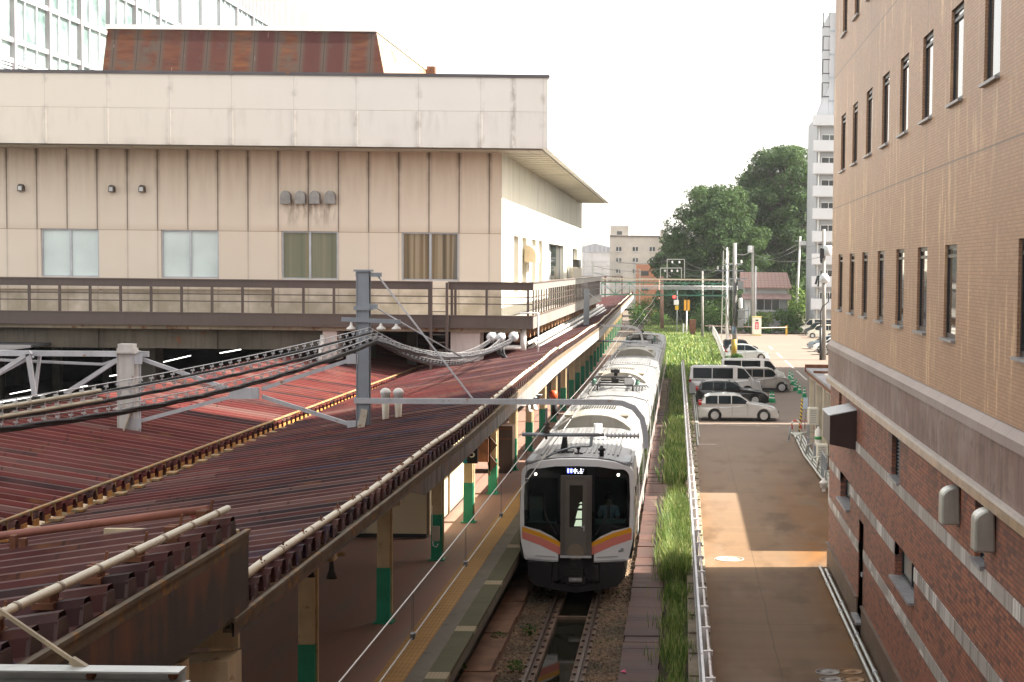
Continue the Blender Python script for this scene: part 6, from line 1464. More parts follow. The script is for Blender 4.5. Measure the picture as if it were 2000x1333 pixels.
def make_car(name, kind, L, W, H, m, label, extra=''):
    k = KIND[kind]; t = thing(name, (0,0,0), label, {'wagon':'car','van':'van','suv':'car','hatch':'car','minivan':'car'}[kind], 'parked cars')
    x = lambda f: (f-.5)*L; z = lambda f: f*H; hw = W/2; gc = .14
    # lower body: outline with wheel arches, lofted across the width with a curved side
    r = k['r']; arches = []
    bottom = []
    for wx in k['wh'][::-1]:
        cx = x(wx); R = r+.055
        bottom += [(cx+R*math.cos(a), r+R*math.sin(a)) if R*math.sin(a)+r > gc+.02 else (cx+R*math.cos(a), gc+.02) for a in [rad(-20+220*i/12) for i in range(13)]]
    top = [(x(a),z(b)) for a, b in k['low']]+[(x(k['roof'][0][0]),z(k['roof'][0][1]))]
    belt = [(x(a),z(b)) for a, b in k['roof'][-1:]]+[(x(a),z(b)) for a, b in k['hood'][1:]]
    mids = []
    outline = top+belt+[(x(1),gc+.05),(x(.985),gc+.02)]+bottom+[(x(.012),gc+.02),(x(0),gc+.08)]
    def sec(yf, pts, sgn):
        out = []
        for px, pz in pts:
            e = max(0, (abs(px)/(L/2)-.80)/.20); y = hw*yf*(1-.17*e**2)-(.05*W*max(0,(pz/H-.45)) if yf > .9 else 0)-(.03*max(0,.3-pz/H)*W)
            out.append((px, sgn*y, pz))
        return out
    b = MB(); b.loft([sec(1, outline, -1), sec(.93, outline, -1) if False else sec(.5, outline, -1), sec(.5, outline, 1), sec(1, outline, 1)])
    body = b.build('body', m, t, bevel=.035)
    # greenhouse with tumblehome
    gh = [(x(a),z(b)) for a, b in k['roof']]; zb = min(p[1] for p in gh)-.02
    gh2 = gh+[(x(k['roof'][-1][0])-.02,zb),(x(k['roof'][0][0])+.02,zb)]
    def hy(pz): return hw*(.955-.17*max(0,(pz-zb)/(H-zb))**1.2)
    b = MB(); b.loft([[(px,-hy(pz),pz) for px, pz in gh2],[(px,hy(pz),pz) for px, pz in gh2]])
    b.build('cabin', m, t, bevel=.03)
    zt = z(.935); zl = z(k['belt']+.04)
    def roofz(px):
        for (a,za),(c,zc) in zip(gh, gh[1:]):
            if a <= px <= c: return lerp(za, zc, (px-a)/(c-a+1e-6))
        return zb
    for a, c in k['win']:
        for s in (-1, 1):
            g = MB(); N = 7; lowr, upr = [], []
            for i in range(N):
                px = lerp(x(a), x(c), i/(N-1)); up_ = min(zt, roofz(px)-.055*H/1.5)
                up_ = max(up_, zl+.01); lowr.append((px, s*(hy(zl)+.006), zl)); upr.append((px, s*(hy(up_)+.006), up_))
            for i in range(N-1): g.face([lowr[i],lowr[i+1],upr[i+1],upr[i]])
            g.build('side_window', M_CGL, t)
    # windscreen and rear window follow the roof profile
    for (p, q), nm in (((gh[-1], gh[-2]), 'windscreen'), ((gh[0], gh[1]), 'rear_window')):
        g = MB(); a = Vector((p[0],0,p[1])).lerp(Vector((q[0],0,q[1])), .10); c = Vector((p[0],0,p[1])).lerp(Vector((q[0],0,q[1])), .93)
        nrm = Vector((-(c.z-a.z),0,(c.x-a.x))); nrm = nrm.normalized()*.008; 
        if (nrm.x < 0) == (nm == 'windscreen'): nrm = -nrm
        ya, yc = hy(a.z)-.07, hy(c.z)-.07
        g.face([(a.x+nrm.x,-ya,a.z+nrm.z),(a.x+nrm.x,ya,a.z+nrm.z),(c.x+nrm.x,yc,c.z+nrm.z),(c.x+nrm.x,-yc,c.z+nrm.z)]); g.build(nm, M_CGL, t)
    for wx in k['wh']:
        for s in (-1, 1):
            cy = s*(hw-.10); w_ = MB(); w_.lathe((x(wx),cy,r), [(r*.55,-.1),(r*.93,-.1),(r,-.07),(r,.07),(r*.93,.1),(r*.55,.1)], 22, 'y'); wo = w_.build('wheel', M_TYRE, t)
            w_ = MB(); oy = cy+s*.075
            w_.lathe((x(wx),min(oy,oy+s*.03),r), [(r*.66,0),(r*.60,.03)], 20, 'y')
            wo2 = w_.build('rim', paint_rim, wo); w_ = MB()
            for i in range(9):
                a = 2*math.pi*i/9; w_.bar((x(wx),oy+s*.035,r),(x(wx)+math.cos(a)*r*.62,oy+s*.03,r+math.sin(a)*r*.62),.05,.02,up=(0,1,0))
            w_.lathe((x(wx),oy+.0,r), [(r*.68,-.0),(r*.68,.032),(r*.60,.034),(r*.60,.0)] if s > 0 else [(r*.60,-.034),(r*.60,0),(r*.68,0),(r*.68,-.034)], 20, 'y'); w_.build('spoke', M_RIM, wo)
    e = .17
    for s in (-1, 1):
        hx, hz = k['hood'][-3]; g = MB(); X0, X1 = x(hx-.055), x(hx+.018); zz = z(hz)-.02
        yo = hw*.93
        hexa(g, [(X0,s*(yo-.02),zz-.08),(X1,s*(yo-.12),zz-.10),(X1,s*(yo-.34),zz-.10),(X0,s*(yo-.2),zz-.08),(X0,s*(yo+.02),zz+.03),(X1,s*(yo-.09),zz-.02),(X1,s*(yo-.34),zz-.0),(X0,s*(yo-.2),zz+.03)])
        g.build('headlight', M_HEADL, t)
        tl = k['low'][-1]; g = MB(); X = x(0); zz = z(tl[1]); g.box(X-.012,X+.16,s*(hw*.70),s*(hw*.93+.012),zz-.05,zz+.12); g.build('tail_light', M_TAIL, t, bevel=.02)
        g = MB(); mx = x(k['roof'][-1][0]-.06); g.box(mx-.06,mx+.05,s*hw*.95,s*(hw*.95+.2),z(k['belt'])+.02,z(k['belt'])+.17); g.build('mirror', m if extra != 'dark' else M_BPLA, t, bevel=.03)
        for hxx in (k['win'][0][1]+.05, k['win'][1][1]+.05):
            g = MB(); g.box(x(hxx-.07),x(hxx-.03),s*(hw*.985),s*(hw*1.005),z(k['belt'])-.10,z(k['belt'])-.07); g.build('door_handle', M_RIM, t)
    g = MB()
    for s in (-1,1):
        for f in (k['win'][0][1]+.012, k['win'][1][1]+.015, k['win'][2][1]+.01):
            g.box(x(f)-.006,x(f)+.006,s*(hw*.985),s*(hw*1.003),gc+.16,z(k['belt'])); g.nxt()
    g.build('door_seam', M_BPLA, t)
    g = MB(); X = x(1); g.box(X-.10,X+.012,-hw*.5,hw*.5,z(.27),z(.36)); g.build('grille', M_BPLA, t)
    g = MB(); g.box(x(1)-.02,x(1)+.022,-.17,.17,z(.22),z(.22)+.12); g.box(x(0)-.025,x(0)+.02,-.17,.17,z(.38),z(.38)+.12); g.build('number_plate', M_WHITE, t)
    g = MB()
    for s in (-1,1): g.box(x(k['wh'][0])+r+.05,x(k['wh'][1])-r-.05,s*(hw-.06),s*(hw-.02),gc-.02,gc+.06)
    if kind == 'suv':
        for s in (-1,1): g.box(x(k['wh'][0])+r+.03,x(k['wh'][1])-r-.03,s*(hw-.05),s*(hw-.0),gc+.06,gc+.16)
        g.box(x(.965),x(1)+.008,-hw*.8,hw*.8,gc+.02,gc+.2)
    g.build('sill', M_BPLA, t)
    g = MB(); g.box(x(.04),x(.96),-hw*.8,hw*.8,gc-.02,gc+.2); g.build('underbody', M_UNDER, t)
    return t
P_SILV = carpaint('silver_paint', (.50,.50,.50), .3); P_BLK = carpaint('black_paint', (.008,.009,.011)); P_GREY = carpaint('silver_grey_paint', (.52,.52,.53), .25); P_WHT = carpaint('white_car_paint', (.82,.82,.81)); P_BEIG = carpaint('pewter_paint', (.33,.31,.29), .25)
P_PBLU = carpaint('pale_blue_paint', (.52,.57,.58), .2); P_CRM = carpaint('cream_paint', (.62,.59,.50)); P_STEEL = carpaint('blue_grey_paint', (.22,.27,.32), .4)
def put(t, x, y, rz=0, z=.15): t.location = (x, y, z); t.rotation_euler.z = rz
put(make_car('parked_car','wagon',4.42,1.70,1.48,P_SILV,'silver estate car nearest the camera in the car park row'), 3.16, 87.6)
put(make_car('parked_car','wagon',4.50,1.76,1.50,P_BLK,'black estate car between the silver estate and the silver van','dark'), 3.12, 97.8)
put(make_car('parked_van','van',4.80,1.70,1.98,P_GREY,'long silver grey van beside the black estate car'), 2.88, 104.5)
put(make_car('parked_car','suv',3.42,1.48,1.66,P_BEIG,'boxy pewter small car with roof bars parked behind the silver grey van'), 5.72, 108.3)
put(make_car('parked_van','van',4.7,1.70,1.98,P_WHT,'white van half hidden behind the silver grey van and the boxy small car'), 5.1, 113.2)
put(make_car('parked_car','hatch',4.0,1.69,1.50,P_PBLU,'pale blue white hatchback behind the striped utility pole'), 6.0, 145.6)
put(make_car('parked_car','suv',3.5,1.6,1.64,P_BLK,'dark car behind the pale hatchback at the utility pole','dark'), 5.6, 151.5)
put(make_car('parked_car','minivan',3.5,1.48,1.68,P_CRM,'cream small minivan facing left at the far end of the car park'), 17.0, 194, math.pi)
put(make_car('parked_car','minivan',3.6,1.6,1.75,P_BLK,'black minivan beside the cream one at the far end of the car park','dark'), 17.2, 200.5, math.pi)
put(make_car('parked_van','van',4.8,1.75,2.0,P_CRM,'pale beige van, the farthest vehicle in the car park'), 17.6, 206, math.pi)
put(make_car('parked_car','hatch',4.4,1.70,1.46,P_STEEL,'blue grey car facing left near the tall black cable pole'), 15.4, 167.5, math.pi)
put(make_car('parked_car','hatch',4.2,1.70,1.48,P_WHT,'white car facing left in front of the blue grey one by the cable pole'), 15.4, 162.2, math.pi)
put(make_car('parked_car','hatch',4.2,1.70,1.48,P_BLK,'dark car mostly hidden behind the cable pole','dark'), 15.4, 156.5, math.pi)
# traffic cones
M_CGRN = paint('cone_green', (.01,.30,.13), .45, 0, .1, 4)
def cone():
    t = thing('traffic_cone', (0,0,0), 'green traffic cone', 'traffic cone', 'green cones in the car park')
    b = MB(); b.box(-.19,.19,-.19,.19,0,.03); b.lathe((0,0,.03), [(.15,0),(.135,.1),(.035,.62),(.03,.66),(.015,.67)], 14); b.build('cone', M_CGRN, t)
    b = MB()
    for z0, z1 in ((.22,.31),(.42,.50)): b.lathe((0,0,.03), [(lerp(.135,.035,(z0-.1)/.52)+.003,z0),(lerp(.135,.035,(z1-.1)/.52)+.003,z1)], 14)
    b.build('white_band', M_WHITE, t); return t
CL = [((1505,786),'left one of the two green cones by the nose of the black estate car'),((1510,786.5),'right one of the two green cones by the nose of the black estate car'),
      ((1571,776),'nearest green cone at the right end of the row behind the boxy car'),((1562,769),'second green cone from the near end of the row right of the boxy car'),((1553,764),'third green cone from the near end of the row right of the boxy car'),((1555,760),'fourth green cone from the near end of the row right of the boxy car'),
      ((1548,752),'fifth green cone from the near end, beside the white van nose'),((1547,744),'second farthest green cone in the row beside the white van'),((1542,741),'farthest green cone, beside the white van nose')]
c0 = cone()
for i, ((u, v), lab) in enumerate(CL):
    c = c0 if i == 0 else copy_tree(c0); p = at(u, v, z=.15); c.location = p; c['label'] = lab
# fence between grass and road
M_FEN = paint('white_fence', (.62,.62,.63), .5, .1, .12, 2, rust=.30, streak=.2, world=True)
fn = thing('guard_fence', (.45, 40, .2), 'long white barred guard fence between the grass strip and the brown road', 'fence')
def fx(y): return .40-(y-40)*.0049
b = MB(); y = 26.0
while y < 125:
    st_ = .13 if y < 62 else .22; b.box(fx(y)-.018,fx(y)+.018,y-.028,y+.028,.24,1.06); y += st_
b.build('bar', M_FEN, fn)
b = MB()
for i in range(20):
    y0, y1 = 26+i*5, 31+i*5-.02
    for z in (.30,1.05): b.bar((fx(y0),y0,z),(fx(y1),y1,z),.05)
b.build('rail', M_FEN, fn)
b = MB()
for i in range(51): y = 26+i*2.0; b.box(fx(y)+.03,fx(y)+.10,y-.035,y+.035,.1,1.18); b.nxt()
b.build('post', M_FEN, fn)
M_FP = paint('rusty_white_pipe', (.62,.58,.56), .5, .1, .12, 3, rust=.45, rcol=(.26,.12,.09), world=True)
b = MB(); b.tube([(fx(26+i)+.13,26+i,1.16+.012*math.sin(i*2.1)) for i in range(100)], .03, 8); b.build('top_pipe', M_FP, fn)
b = MB()
for i in range(51): y = 26+i*2.0; b.box(fx(y)+.02,fx(y)+.20,y-.04,y+.04,1.12,1.21); b.box(fx(y)+.11,fx(y)+.16,y-.09,y+.09,1.10,1.225); b.nxt()
b.build('clamp', M_FP, fn)
t = thing('conduit_pipe', (.82,100,.2), 'two thin grey pipes on the ground beside the fence near the parked cars', 'pipe'); b = MB(); b.tube([(.80,74,.22),(.78,100,.22),(.62,124,.22)],.035); b.tube([(.90,78,.2),(.88,100,.2),(.72,124,.2)],.03); b.build('pipe', M_PIPE, t)
f2 = thing('guard_fence', (3.9, 170, .1), 'white barred fence curving along the far sunny grass', 'fence')
pts = [(3.75,140),(3.85,160),(3.98,185),(3.9,206),(3.2,222),(2.3,242),(1.3,261)]
M_FW = paint('fence_white', (.72,.71,.68), .5, 0, .08, 2, rust=.15)
b = MB(); c = MB()
for (xa,ya),(xb,yb) in zip(pts, pts[1:]):
    n = int((yb-ya)/.42)
    for i in range(n):
        k = i/n; x, y = lerp(xa,xb,k), lerp(ya,yb,k); b.box(x-.03,x+.03,y-.05,y+.05,.1,1.25)
    for z in (.3,1.2): c.bar((xa,ya,z),(xb,yb,z),.07)
b.build('bar', M_FW, f2); c.build('rail', M_FW, f2)
# striped pole, barrier, notice by the annex
p = at(1561,848,z=.15); t = thing('striped_pole', p, 'leaning yellow and black striped pole by the annex', 'pole')
def mat_stripe():
    n = NB('hazard_stripe'); x, y, z = n.sep(n.obj()); f = n.m('FRACT', n.m('MULTIPLY', n.m('ADD', z, n.m('MULTIPLY', x, 1.0)), 5.0)); return n.out(n.mix(n.step(f, .49, .51), (.60,.40,.02), (.02,.02,.02)), .5)
M_STRIPE = mat_stripe(); q = at(1567,780,y=p.y+.3); b = MB(); b.tube([p, q], .055, 10); b.build('pole', M_STRIPE, t)
p = at(1556,848,z=.15); t = thing('barrier', p, 'low red and white hoop barrier beside the striped pole', 'barrier')
def mat_rw():
    n = NB('red_white'); x, y, z = n.sep(n.obj()); f = n.m('FRACT', n.m('ADD', n.m('MULTIPLY', z, 2.2), n.m('MULTIPLY', x, 2.2))); return n.out(n.mix(n.step(f, .49, .51), (.55,.05,.03), (.7,.68,.65)), .5)
M_RW = mat_rw(); b = MB(); b.tube([p+Vector((-.25,0,0)), p+Vector((-.25,0,.55)), p+Vector((-.15,0,.68)), p+Vector((.05,0,.68)), p+Vector((.2,0,.5)), p+Vector((.2,0,0))], .045, 8); b.build('hoop', M_RW, t)
b = MB(); b.tube([p+Vector((.25,.3,0)), p+Vector((.25,.3,.62)), p+Vector((.9,.6,.66)), p+Vector((.9,.6,0))], .03, 8); b.build('side_hoop', paint('red_pipe', (.45,.05,.03), .5), t)
p = at(1540,862,z=.15); t = thing('small_post', p, 'short leaning grey post on the wet road', 'post'); b = MB(); b.tube([p, p+Vector((.10,0,.72))], .045, 8); b.lathe(p, [(.09,0),(.07,.05)], 10); b.build('post', M_GREY, t)
p = at(1572,838,z=.15); t = thing('notice_board', p, 'small pale blue notice on a thin post by the annex', 'sign'); b = MB(); b.tube([p, p+Vector((0,0,1.6))], .025, 8); b.build('post', M_GREY, t); b = MB(); b.box(p.x-.13,p.x+.13,p.y-.05,p.y-.025,p.z+1.05,p.z+1.65); b.build('board', paint('pale_blue_board', (.42,.50,.60), .4), t)
# ================================================================ BACKGROUND
# unseen blocks added behind the brick building to shade the car park and the rear half of the train
def block(name, lab, x0, x1, y0, y1, h, col):
    t = thing(name, (x0, y0, 0), lab, 'building'); b = MB(); b.box(x0,x1,y0,y1,-.3,h); b.build('wall', paint(name+'_wall', col, .7, 0, .12, .2, streak=.2, world=True), t)
    g = MB()
    for k in range(int(h/3.3)):
        for j in range(int((y1-y0)/3.2)): g.box(x0-.03,x0+.1,y0+1+j*3.2,y0+2.8+j*3.2,1.2+k*3.3,2.7+k*3.3)
    g.build('window_row', M_GLASS, t)
block('shade_block', 'low cream block added out of sight behind the annex to shade the road and car park', 15, 30, 60, 86, 15.2, (.45,.42,.36))
block('tall_shade_block', 'tall grey block added out of sight beside the car park to shade it and the train', 16, 32, 88, 136, 30, (.36,.36,.36))
block('unseen_passage', 'long grey station passage the view is taken from, unseen and added to darken reflections', -60, 40, -16, -6, 15, (.34,.33,.32))  # unseen, added behind the camera to darken reflections
# apartment tower
YA = 205; xa = at(1586,400,y=YA).x; zt = at(1600,225,y=YA).z; pitch = 44/3100*YA
ap = thing('apartment_tower', (xa, YA, 0), 'pale grey apartment tower with stacked balconies at the right behind the car park', 'building')
M_APT = paint('apartment_grey', (.40,.41,.43), .7, 0, .06, .15, streak=.12, world=True); M_APT2 = paint('balcony_white', (.50,.51,.53), .6, 0, .05, .2, world=True)
b = MB(); b.box(xa+.6,xa+22,YA+1.4,YA+16,-.3,zt)
x2 = at(1618,100,y=YA).x; b.box(x2+.4,x2+18,YA+3.0,YA+15,zt+.01,at(1622,17,y=YA).z); b.prism([(xa+.7,zt+.011),(x2+.38,zt+.011),(x2+.38,zt+4.0)],'y',YA+3,YA+8)
b.build('wall', M_APT, ap)
z0 = at(1600,602,y=YA).z
for i in range(10):
    z = z0+i*pitch
    if z > zt-1.6: break
    b = MB(); b.box(xa+.1,xa+16,YA,YA+.12,z-.15,z+1.2); b.box(xa+.1,xa+.22,YA+.121,YA+1.4,z-.15,z+1.2); b.box(xa+.1,xa+16,YA+.121,YA+1.39,z-.25,z-.151); b.build('balcony', M_APT2, ap)
    b = MB(); x = xa+1.3; b.box(x,x+1.9,YA+1.36,YA+1.4,z+.3,z+1.95); b.box(x+5,x+6.9,YA+1.36,YA+1.4,z+.3,z+1.95); w_ = b.build('window', M_GLASS, ap)
    b = MB(); b.box(x-.08,x-.001,YA+1.30,YA+1.39,z+.25,z+2.03); b.box(x+.9,x+.97,YA+1.30,YA+1.355,z+.25,z+1.95); b.box(x-.08,x+1.98,YA+1.30,YA+1.39,z+1.951,z+2.03); b.build('frame', M_WHITE, w_)
    if i in (3,7): b = MB(); b.box(xa+3.4,xa+3.9,YA+.9,YA+1.3,z+1.25,z+2.0); b.build('outdoor_unit', M_LGREY, ap)
for i in range(12):
    z = zt+2.6+i*3.0
    if z > at(1622,40,y=YA).z: break
    b = MB(); x = x2-.45; b.box(x,x+.08,YA+3.0,YA+4.4,z,z+1.9); b.box(x,x+.9,YA+2.9,YA+3.0,z,z+.12); b.box(x,x+.9,YA+2.9,YA+3.0,z+1.78,z+1.9); b.build('side_frame', M_DARK, ap)
    b = MB(); b.box(x2+.42,x2+3,YA+2.9,YA+3.0,z-.6,z-.35); b.build('floor_band', M_GREY, ap)
b = MB(); b.tube([(x2+1.2,YA+2.9,zt),(x2+1.2,YA+2.9,zt+19)],.09); b.tube([(xa+.9,YA+1.2,0),(xa+.9,YA+1.2,zt-1)],.09); b.build('drainpipe', M_WHITE, ap)
b = MB(); b.box(xa+.05,xa+16.05,YA-.06,YA+1.395,zt-1.30,zt+.005); b.build('cornice', M_APT2, ap)
# house with a pink tiled roof
YH = 214; hx0, hx1 = at(1449,560,y=YH).x, at(1543,560,y=YH).x; zr, ze = at(1500,533,y=YH+5).z, at(1500,562,y=YH).z; zl, zl2 = at(1500,575,y=YH).z, at(1500,584,y=YH).z
ho = thing('house', (hx0,YH,0), 'grey house with a faded pink tiled roof beyond the car park hedge', 'house')
M_HW = paint('house_wall', (.34,.34,.33), .7, 0, .08, .4, streak=.2, world=True); b = MB(); b.box(hx0+.5,hx1-.3,YH+.5,YH+8,-.2,ze+.1); b.build('wall', M_HW, ho)
def mat_tiles():
    n = NB('pink_roof_tile'); x, y, z = n.sep(n.pos()); a = n.m('FRACT', n.m('MULTIPLY', x, 1.9)); c_ = n.m('FRACT', n.m('MULTIPLY', y, 1.25))
    g = n.m('MAXIMUM', n.step(a, .16, .06), n.step(c_, .16, .05)); f = n.noise(n.pos(), 1.2, 4); c = n.mix(f, (.30,.17,.14), (.40,.25,.21)); c = n.mix(n.m('MULTIPLY', g, .7), c, (.10,.06,.05)); n.bump(g, -.4, .05); return n.out(c, .6)
M_TILE = mat_tiles(); b = MB(); hexa(b, [(hx0-.3,YH-.2,ze-.12),(hx1+.2,YH-.2,ze-.12),(hx1-.1,YH+5,zr-.12),(hx0-.1,YH+5,zr-.12),(hx0-.3,YH-.2,ze+.05),(hx1+.2,YH-.2,ze+.05),(hx1-.1,YH+5,zr+.05),(hx0-.1,YH+5,zr+.05)])
b.face([(hx0-.1,YH+5.001,zr),(hx1-.1,YH+5.001,zr),(hx1+.2,YH+10,ze),(hx0-.3,YH+10,ze)]); b.build('roof', M_TILE, ho)
b = MB(); hexa(b, [(hx0+.0,YH-.9,zl2-.06),(hx1+.15,YH-.9,zl2-.06),(hx1+.15,YH+.49,zl-.06),(hx0,YH+.49,zl-.06),(hx0,YH-.9,zl2+.04),(hx1+.15,YH-.9,zl2+.04),(hx1+.15,YH+.49,zl+.04),(hx0,YH+.49,zl+.04)]); b.build('lower_roof', paint('pink_sheet', (.36,.24,.22), .55), ho)
b = MB(); q0, q1 = at(1478,585,y=YH+.4), at(1522,603,y=YH+.4); b.box(q0.x,q1.x,YH+.4,YH+.49,q1.z-.2,q0.z); ow = b.build('window', M_GLASS, ho); b = MB(); b.box(q0.x-.1,q1.x+.1,YH+.3,YH+.39,q1.z-.45,q1.z-.2)
for k in range(4): xx = lerp(q0.x,q1.x,k/3); b.box(xx-.04,xx+.04,YH+.34,YH+.395,q1.z-.2,q0.z)
b.build('frame', M_LGREY, ow)
b = MB(); b.box(hx0+.5,hx0+1.2,YH+.44,YH+.49,0,zl2-.2); b.build('corner_board', M_WHITE, ho)
# pay kiosk and barrier arm
p = at(1478,656,z=.15); t = thing('ticket_kiosk', p, 'white ticket kiosk with a red sign at the car park entrance', 'kiosk'); wd = 9.5/3100*p.y
b = MB(); b.box(p.x-wd*.9,p.x+wd*.9,p.y,p.y+1.0,.3,2.45); b.build('cabinet', paint('kiosk_cream', (.70,.68,.58), .5), t, bevel=.02)
b = MB(); b.box(p.x-wd*1.05,p.x+wd*1.05,p.y-.1,p.y+1.1,.12,.3); b.box(p.x-wd*1.02,p.x+wd*1.02,p.y-.08,p.y+1.08,2.451,2.55); b.build('base', paint('kiosk_yellow', (.45,.36,.12), .6), t)
b = MB(); b.box(p.x-.22,p.x+.22,p.y-.03,p.y-.001,.95,1.85); rs = b.build('red_sign', paint('sign_red', (.55,.02,.03), .4), t)
b = MB()
for k in range(3): b.box(p.x-.13,p.x+.13,p.y-.036,p.y-.031,1.55-.2*k,1.65-.2*k)
b.box(p.x-.05,p.x+.05,p.y-.036,p.y-.031,1.0,1.1); b.build('lettering', M_WHITE, rs); b = MB(); b.box(p.x-.16,p.x+.16,p.y-.02,p.y-.001,1.98,2.16); b.build('slot', M_DARK, t)
q = at(1536,655,z=.15); t = thing('parking_gate', q, 'yellow gate post with a long pale barrier arm at the car park entrance', 'gate'); b = MB(); b.box(q.x-.12,q.x+.12,q.y,q.y+.3,.15,1.35); b.build('post', paint('gate_yellow', (.55,.33,.04), .5), t); b = MB(); b.bar((q.x,q.y-.05,1.15),(p.x+.5,p.y-.05,1.15),.07,.1); b.bar((p.x-.6,p.y,1.25),(p.x-6.5,p.y+.5,1.3),.05,.08); b.build('arm', paint('faded_arm', (.55,.40,.34), .6, 0, .2, 3), t)
# far buildings
YB = 330; c = lambda u, v, y=YB: at(u, v, y=y)
t = thing('far_building', c(1190,600), 'pale stained concrete building with a rooftop hut in the far distance', 'building')
M_FAR = paint('far_concrete', (.40,.37,.33), .8, 0, .15, .25, streak=.35, world=True); b = MB(); b.box(c(1191,500).x,c(1420,500).x,YB,YB+20,0,c(1240,462).z); b.build('wall', M_FAR, t)
b = MB(); b.box(c(1192,450).x,c(1228,450).x,YB+.5,YB+6,c(1200,462).z+.001,c(1200,441).z); b.build('roof_hut', M_FAR, t); b = MB(); b.box(c(1190.5,462).x,c(1420,462).x,YB-.3,YB-.001,c(1240,463).z,c(1240,460.6).z); b.build('parapet', M_DCONC, t)
for u in (1208.5,1241,1274):
    for v in (487,508.5,530):
        b = MB(); a0, a1 = c(u-5,v-4), c(u+5,v+4); b.box(a0.x,a1.x,YB-.08,YB-.001,a1.z,a0.z); w_ = b.build('window', M_GLASS, t); b = MB(); m0 = (a0.x+a1.x)/2; b.box(m0-.06,m0+.06,YB-.14,YB-.081,a1.z,a0.z); b.box(a0.x-.1,a1.x+.1,YB-.2,YB-.081,a1.z-.12,a1.z-.001); b.build('frame', M_LGREY, w_)
b = MB(); a0, a1 = c(1205,452,YB+.4), c(1215,459,YB+.4); b.box(a0.x,a1.x,YB+.4,YB+.49,a1.z,a0.z); b.build('window', M_GLASS, t)
b = MB(); q = c(1294,450); b.bar((q.x,YB-2,0),(q.x,YB-2,q.z),.9); b.build('chimney', M_FAR, t)
YO = 285; t = thing('brick_house', c(1241,600,YO), 'small orange brick building in front of the pale far building', 'building')
b = MB(); b.box(c(1242,560,YO).x,c(1287,560,YO).x,YO,YO+12,0,c(1260,517,YO).z); b.build('wall', paint('orange_brick', (.40,.17,.09), .7, 0, .12, .6, world=True), t)
for (u0,v0,u1,v1) in ((1252,530,1267,539),(1253,562,1266,568)):
    b = MB(); a0, a1 = c(u0,v0,YO), c(u1,v1,YO); b.box(a0.x,a1.x,YO-.08,YO-.001,a1.z,a0.z); b.build('window', M_GLASS, t)
for i, (x, y, w_, h, col) in enumerate(((-62,420,26,11,(.42,.42,.44)),(-36,470,20,13,(.48,.47,.46)),(-24,520,14,9,(.40,.42,.46)),(-95,460,24,15,(.45,.45,.46)))):
    t = thing('town_house', (x,y,0), ['grey low building far left beyond the tracks','pale far building behind the catenary masts','bluish far roof beyond the masts','tall pale block far left behind the deck'][i], 'building')
    b = MB(); b.box(x,x+w_,y,y+12,-.3,h); b.build('wall', paint('town_wall%d' % i, col, .8, 0, .15, .3, world=True), t); b = MB(); b.prism([(x-.5,h+.001),(x+w_+.5,h+.001),(x+w_/2,h+2.5)],'y',y-.4,y+12.4); b.build('roof', paint('town_roof%d' % i, (.25,.26,.29), .7), t)
# masts of the far yard
for i, (u, vt, yy) in enumerate(((1141,465,300),(1149,450,330),(1157,453,350),(1167,457,380),(1176,460,400),(1184,465,430),(1145,470,460))):
    b_ = at(u,vt,y=yy); t = thing('catenary_mast', (b_.x,yy,0), ['thin mast at the left edge of the far yard, beside the deck','tallest thin mast of the far yard','thin mast second from the tallest in the far yard','middle thin mast of the far yard','thin mast left of the last one in the far yard','rightmost thin mast of the far yard, near the pale building','faint short mast between the leftmost two'][i], 'mast', 'far catenary masts')
    m_ = MB(); w_ = .25
    for dx in (-w_,w_): m_.bar((b_.x+dx,yy,0),(b_.x+dx*.5,yy,b_.z),.09)
    k = 0
    while k < b_.z-1.6: m_.bar((b_.x-w_*.9,yy,k),(b_.x+w_*.9,yy,k+.8),.05); m_.bar((b_.x+w_*.9,yy,k+.8),(b_.x-w_*.9,yy,k+1.6),.05); k += 1.6
    m_.build('lattice', M_PGREY, t); m_ = MB(); m_.bar((b_.x-2.5,yy,6.2),(b_.x+3,yy,6.2),.12); m_.bar((b_.x-2.5,yy,7.0),(b_.x+3,yy,7.0),.08); m_.build('arm', M_PGREY, t)
# green portal across the tracks
YP_ = 176; c = lambda u, v: at(u, v, y=YP_)
t = thing('signal_gantry', c(1415,680), 'green latticed signal gantry spanning the tracks with a lattice mast at its right end', 'gantry')
M_GG = paint('gantry_green', (.045,.17,.11), .55, .1, .2, 1, rust=.35); M_GP = paint('gantry_pale', (.42,.42,.38), .55, .1, .15, 1, rust=.3)
b = MB()
zt_, zm, zb_ = c(1300,546).z, c(1300,553).z, c(1300,577).z; xl, xr = c(1175,560).x, c(1420,560).x
for dy in (0,.7):
    b.bar((xl,YP_+dy,zm),(xr,YP_+dy,zm),.10); b.bar((xl,YP_+dy,zb_),(xr,YP_+dy,zb_),.12)
    n = 9
    for i in range(n):
        x0_, x1_ = lerp(xl,xr,i/n), lerp(xl,xr,(i+1)/n); b.bar((x0_,YP_+dy,zb_ if i%2 else zm),(x1_,YP_+dy,zm if i%2 else zb_),.07); b.bar((x0_,YP_+dy,zb_),(x0_,YP_+dy,zm),.06)
b.build('truss', M_GG, t)
b = MB(); b.bar((xl-1,YP_+.3,zt_),(xr-.3,YP_+.3,zt_),.16,.14)
for i in range(26): x = lerp(xl,xr,i/26); b.bar((x,YP_+.3,zm),(x+.35,YP_+.3,zt_),.03)
b.build('cable_tray', paint('tray_cream', (.52,.44,.34), .5, 0, .15, 1, rust=.3), t)
b = MB()
for k in range(4): b.tube([(xl-2,YP_-.3,zm-.35-.12*k),(xr+1.2,YP_-.3,zm-.30-.12*k)],.03,6)
b.build('cable', M_LGREY, t)
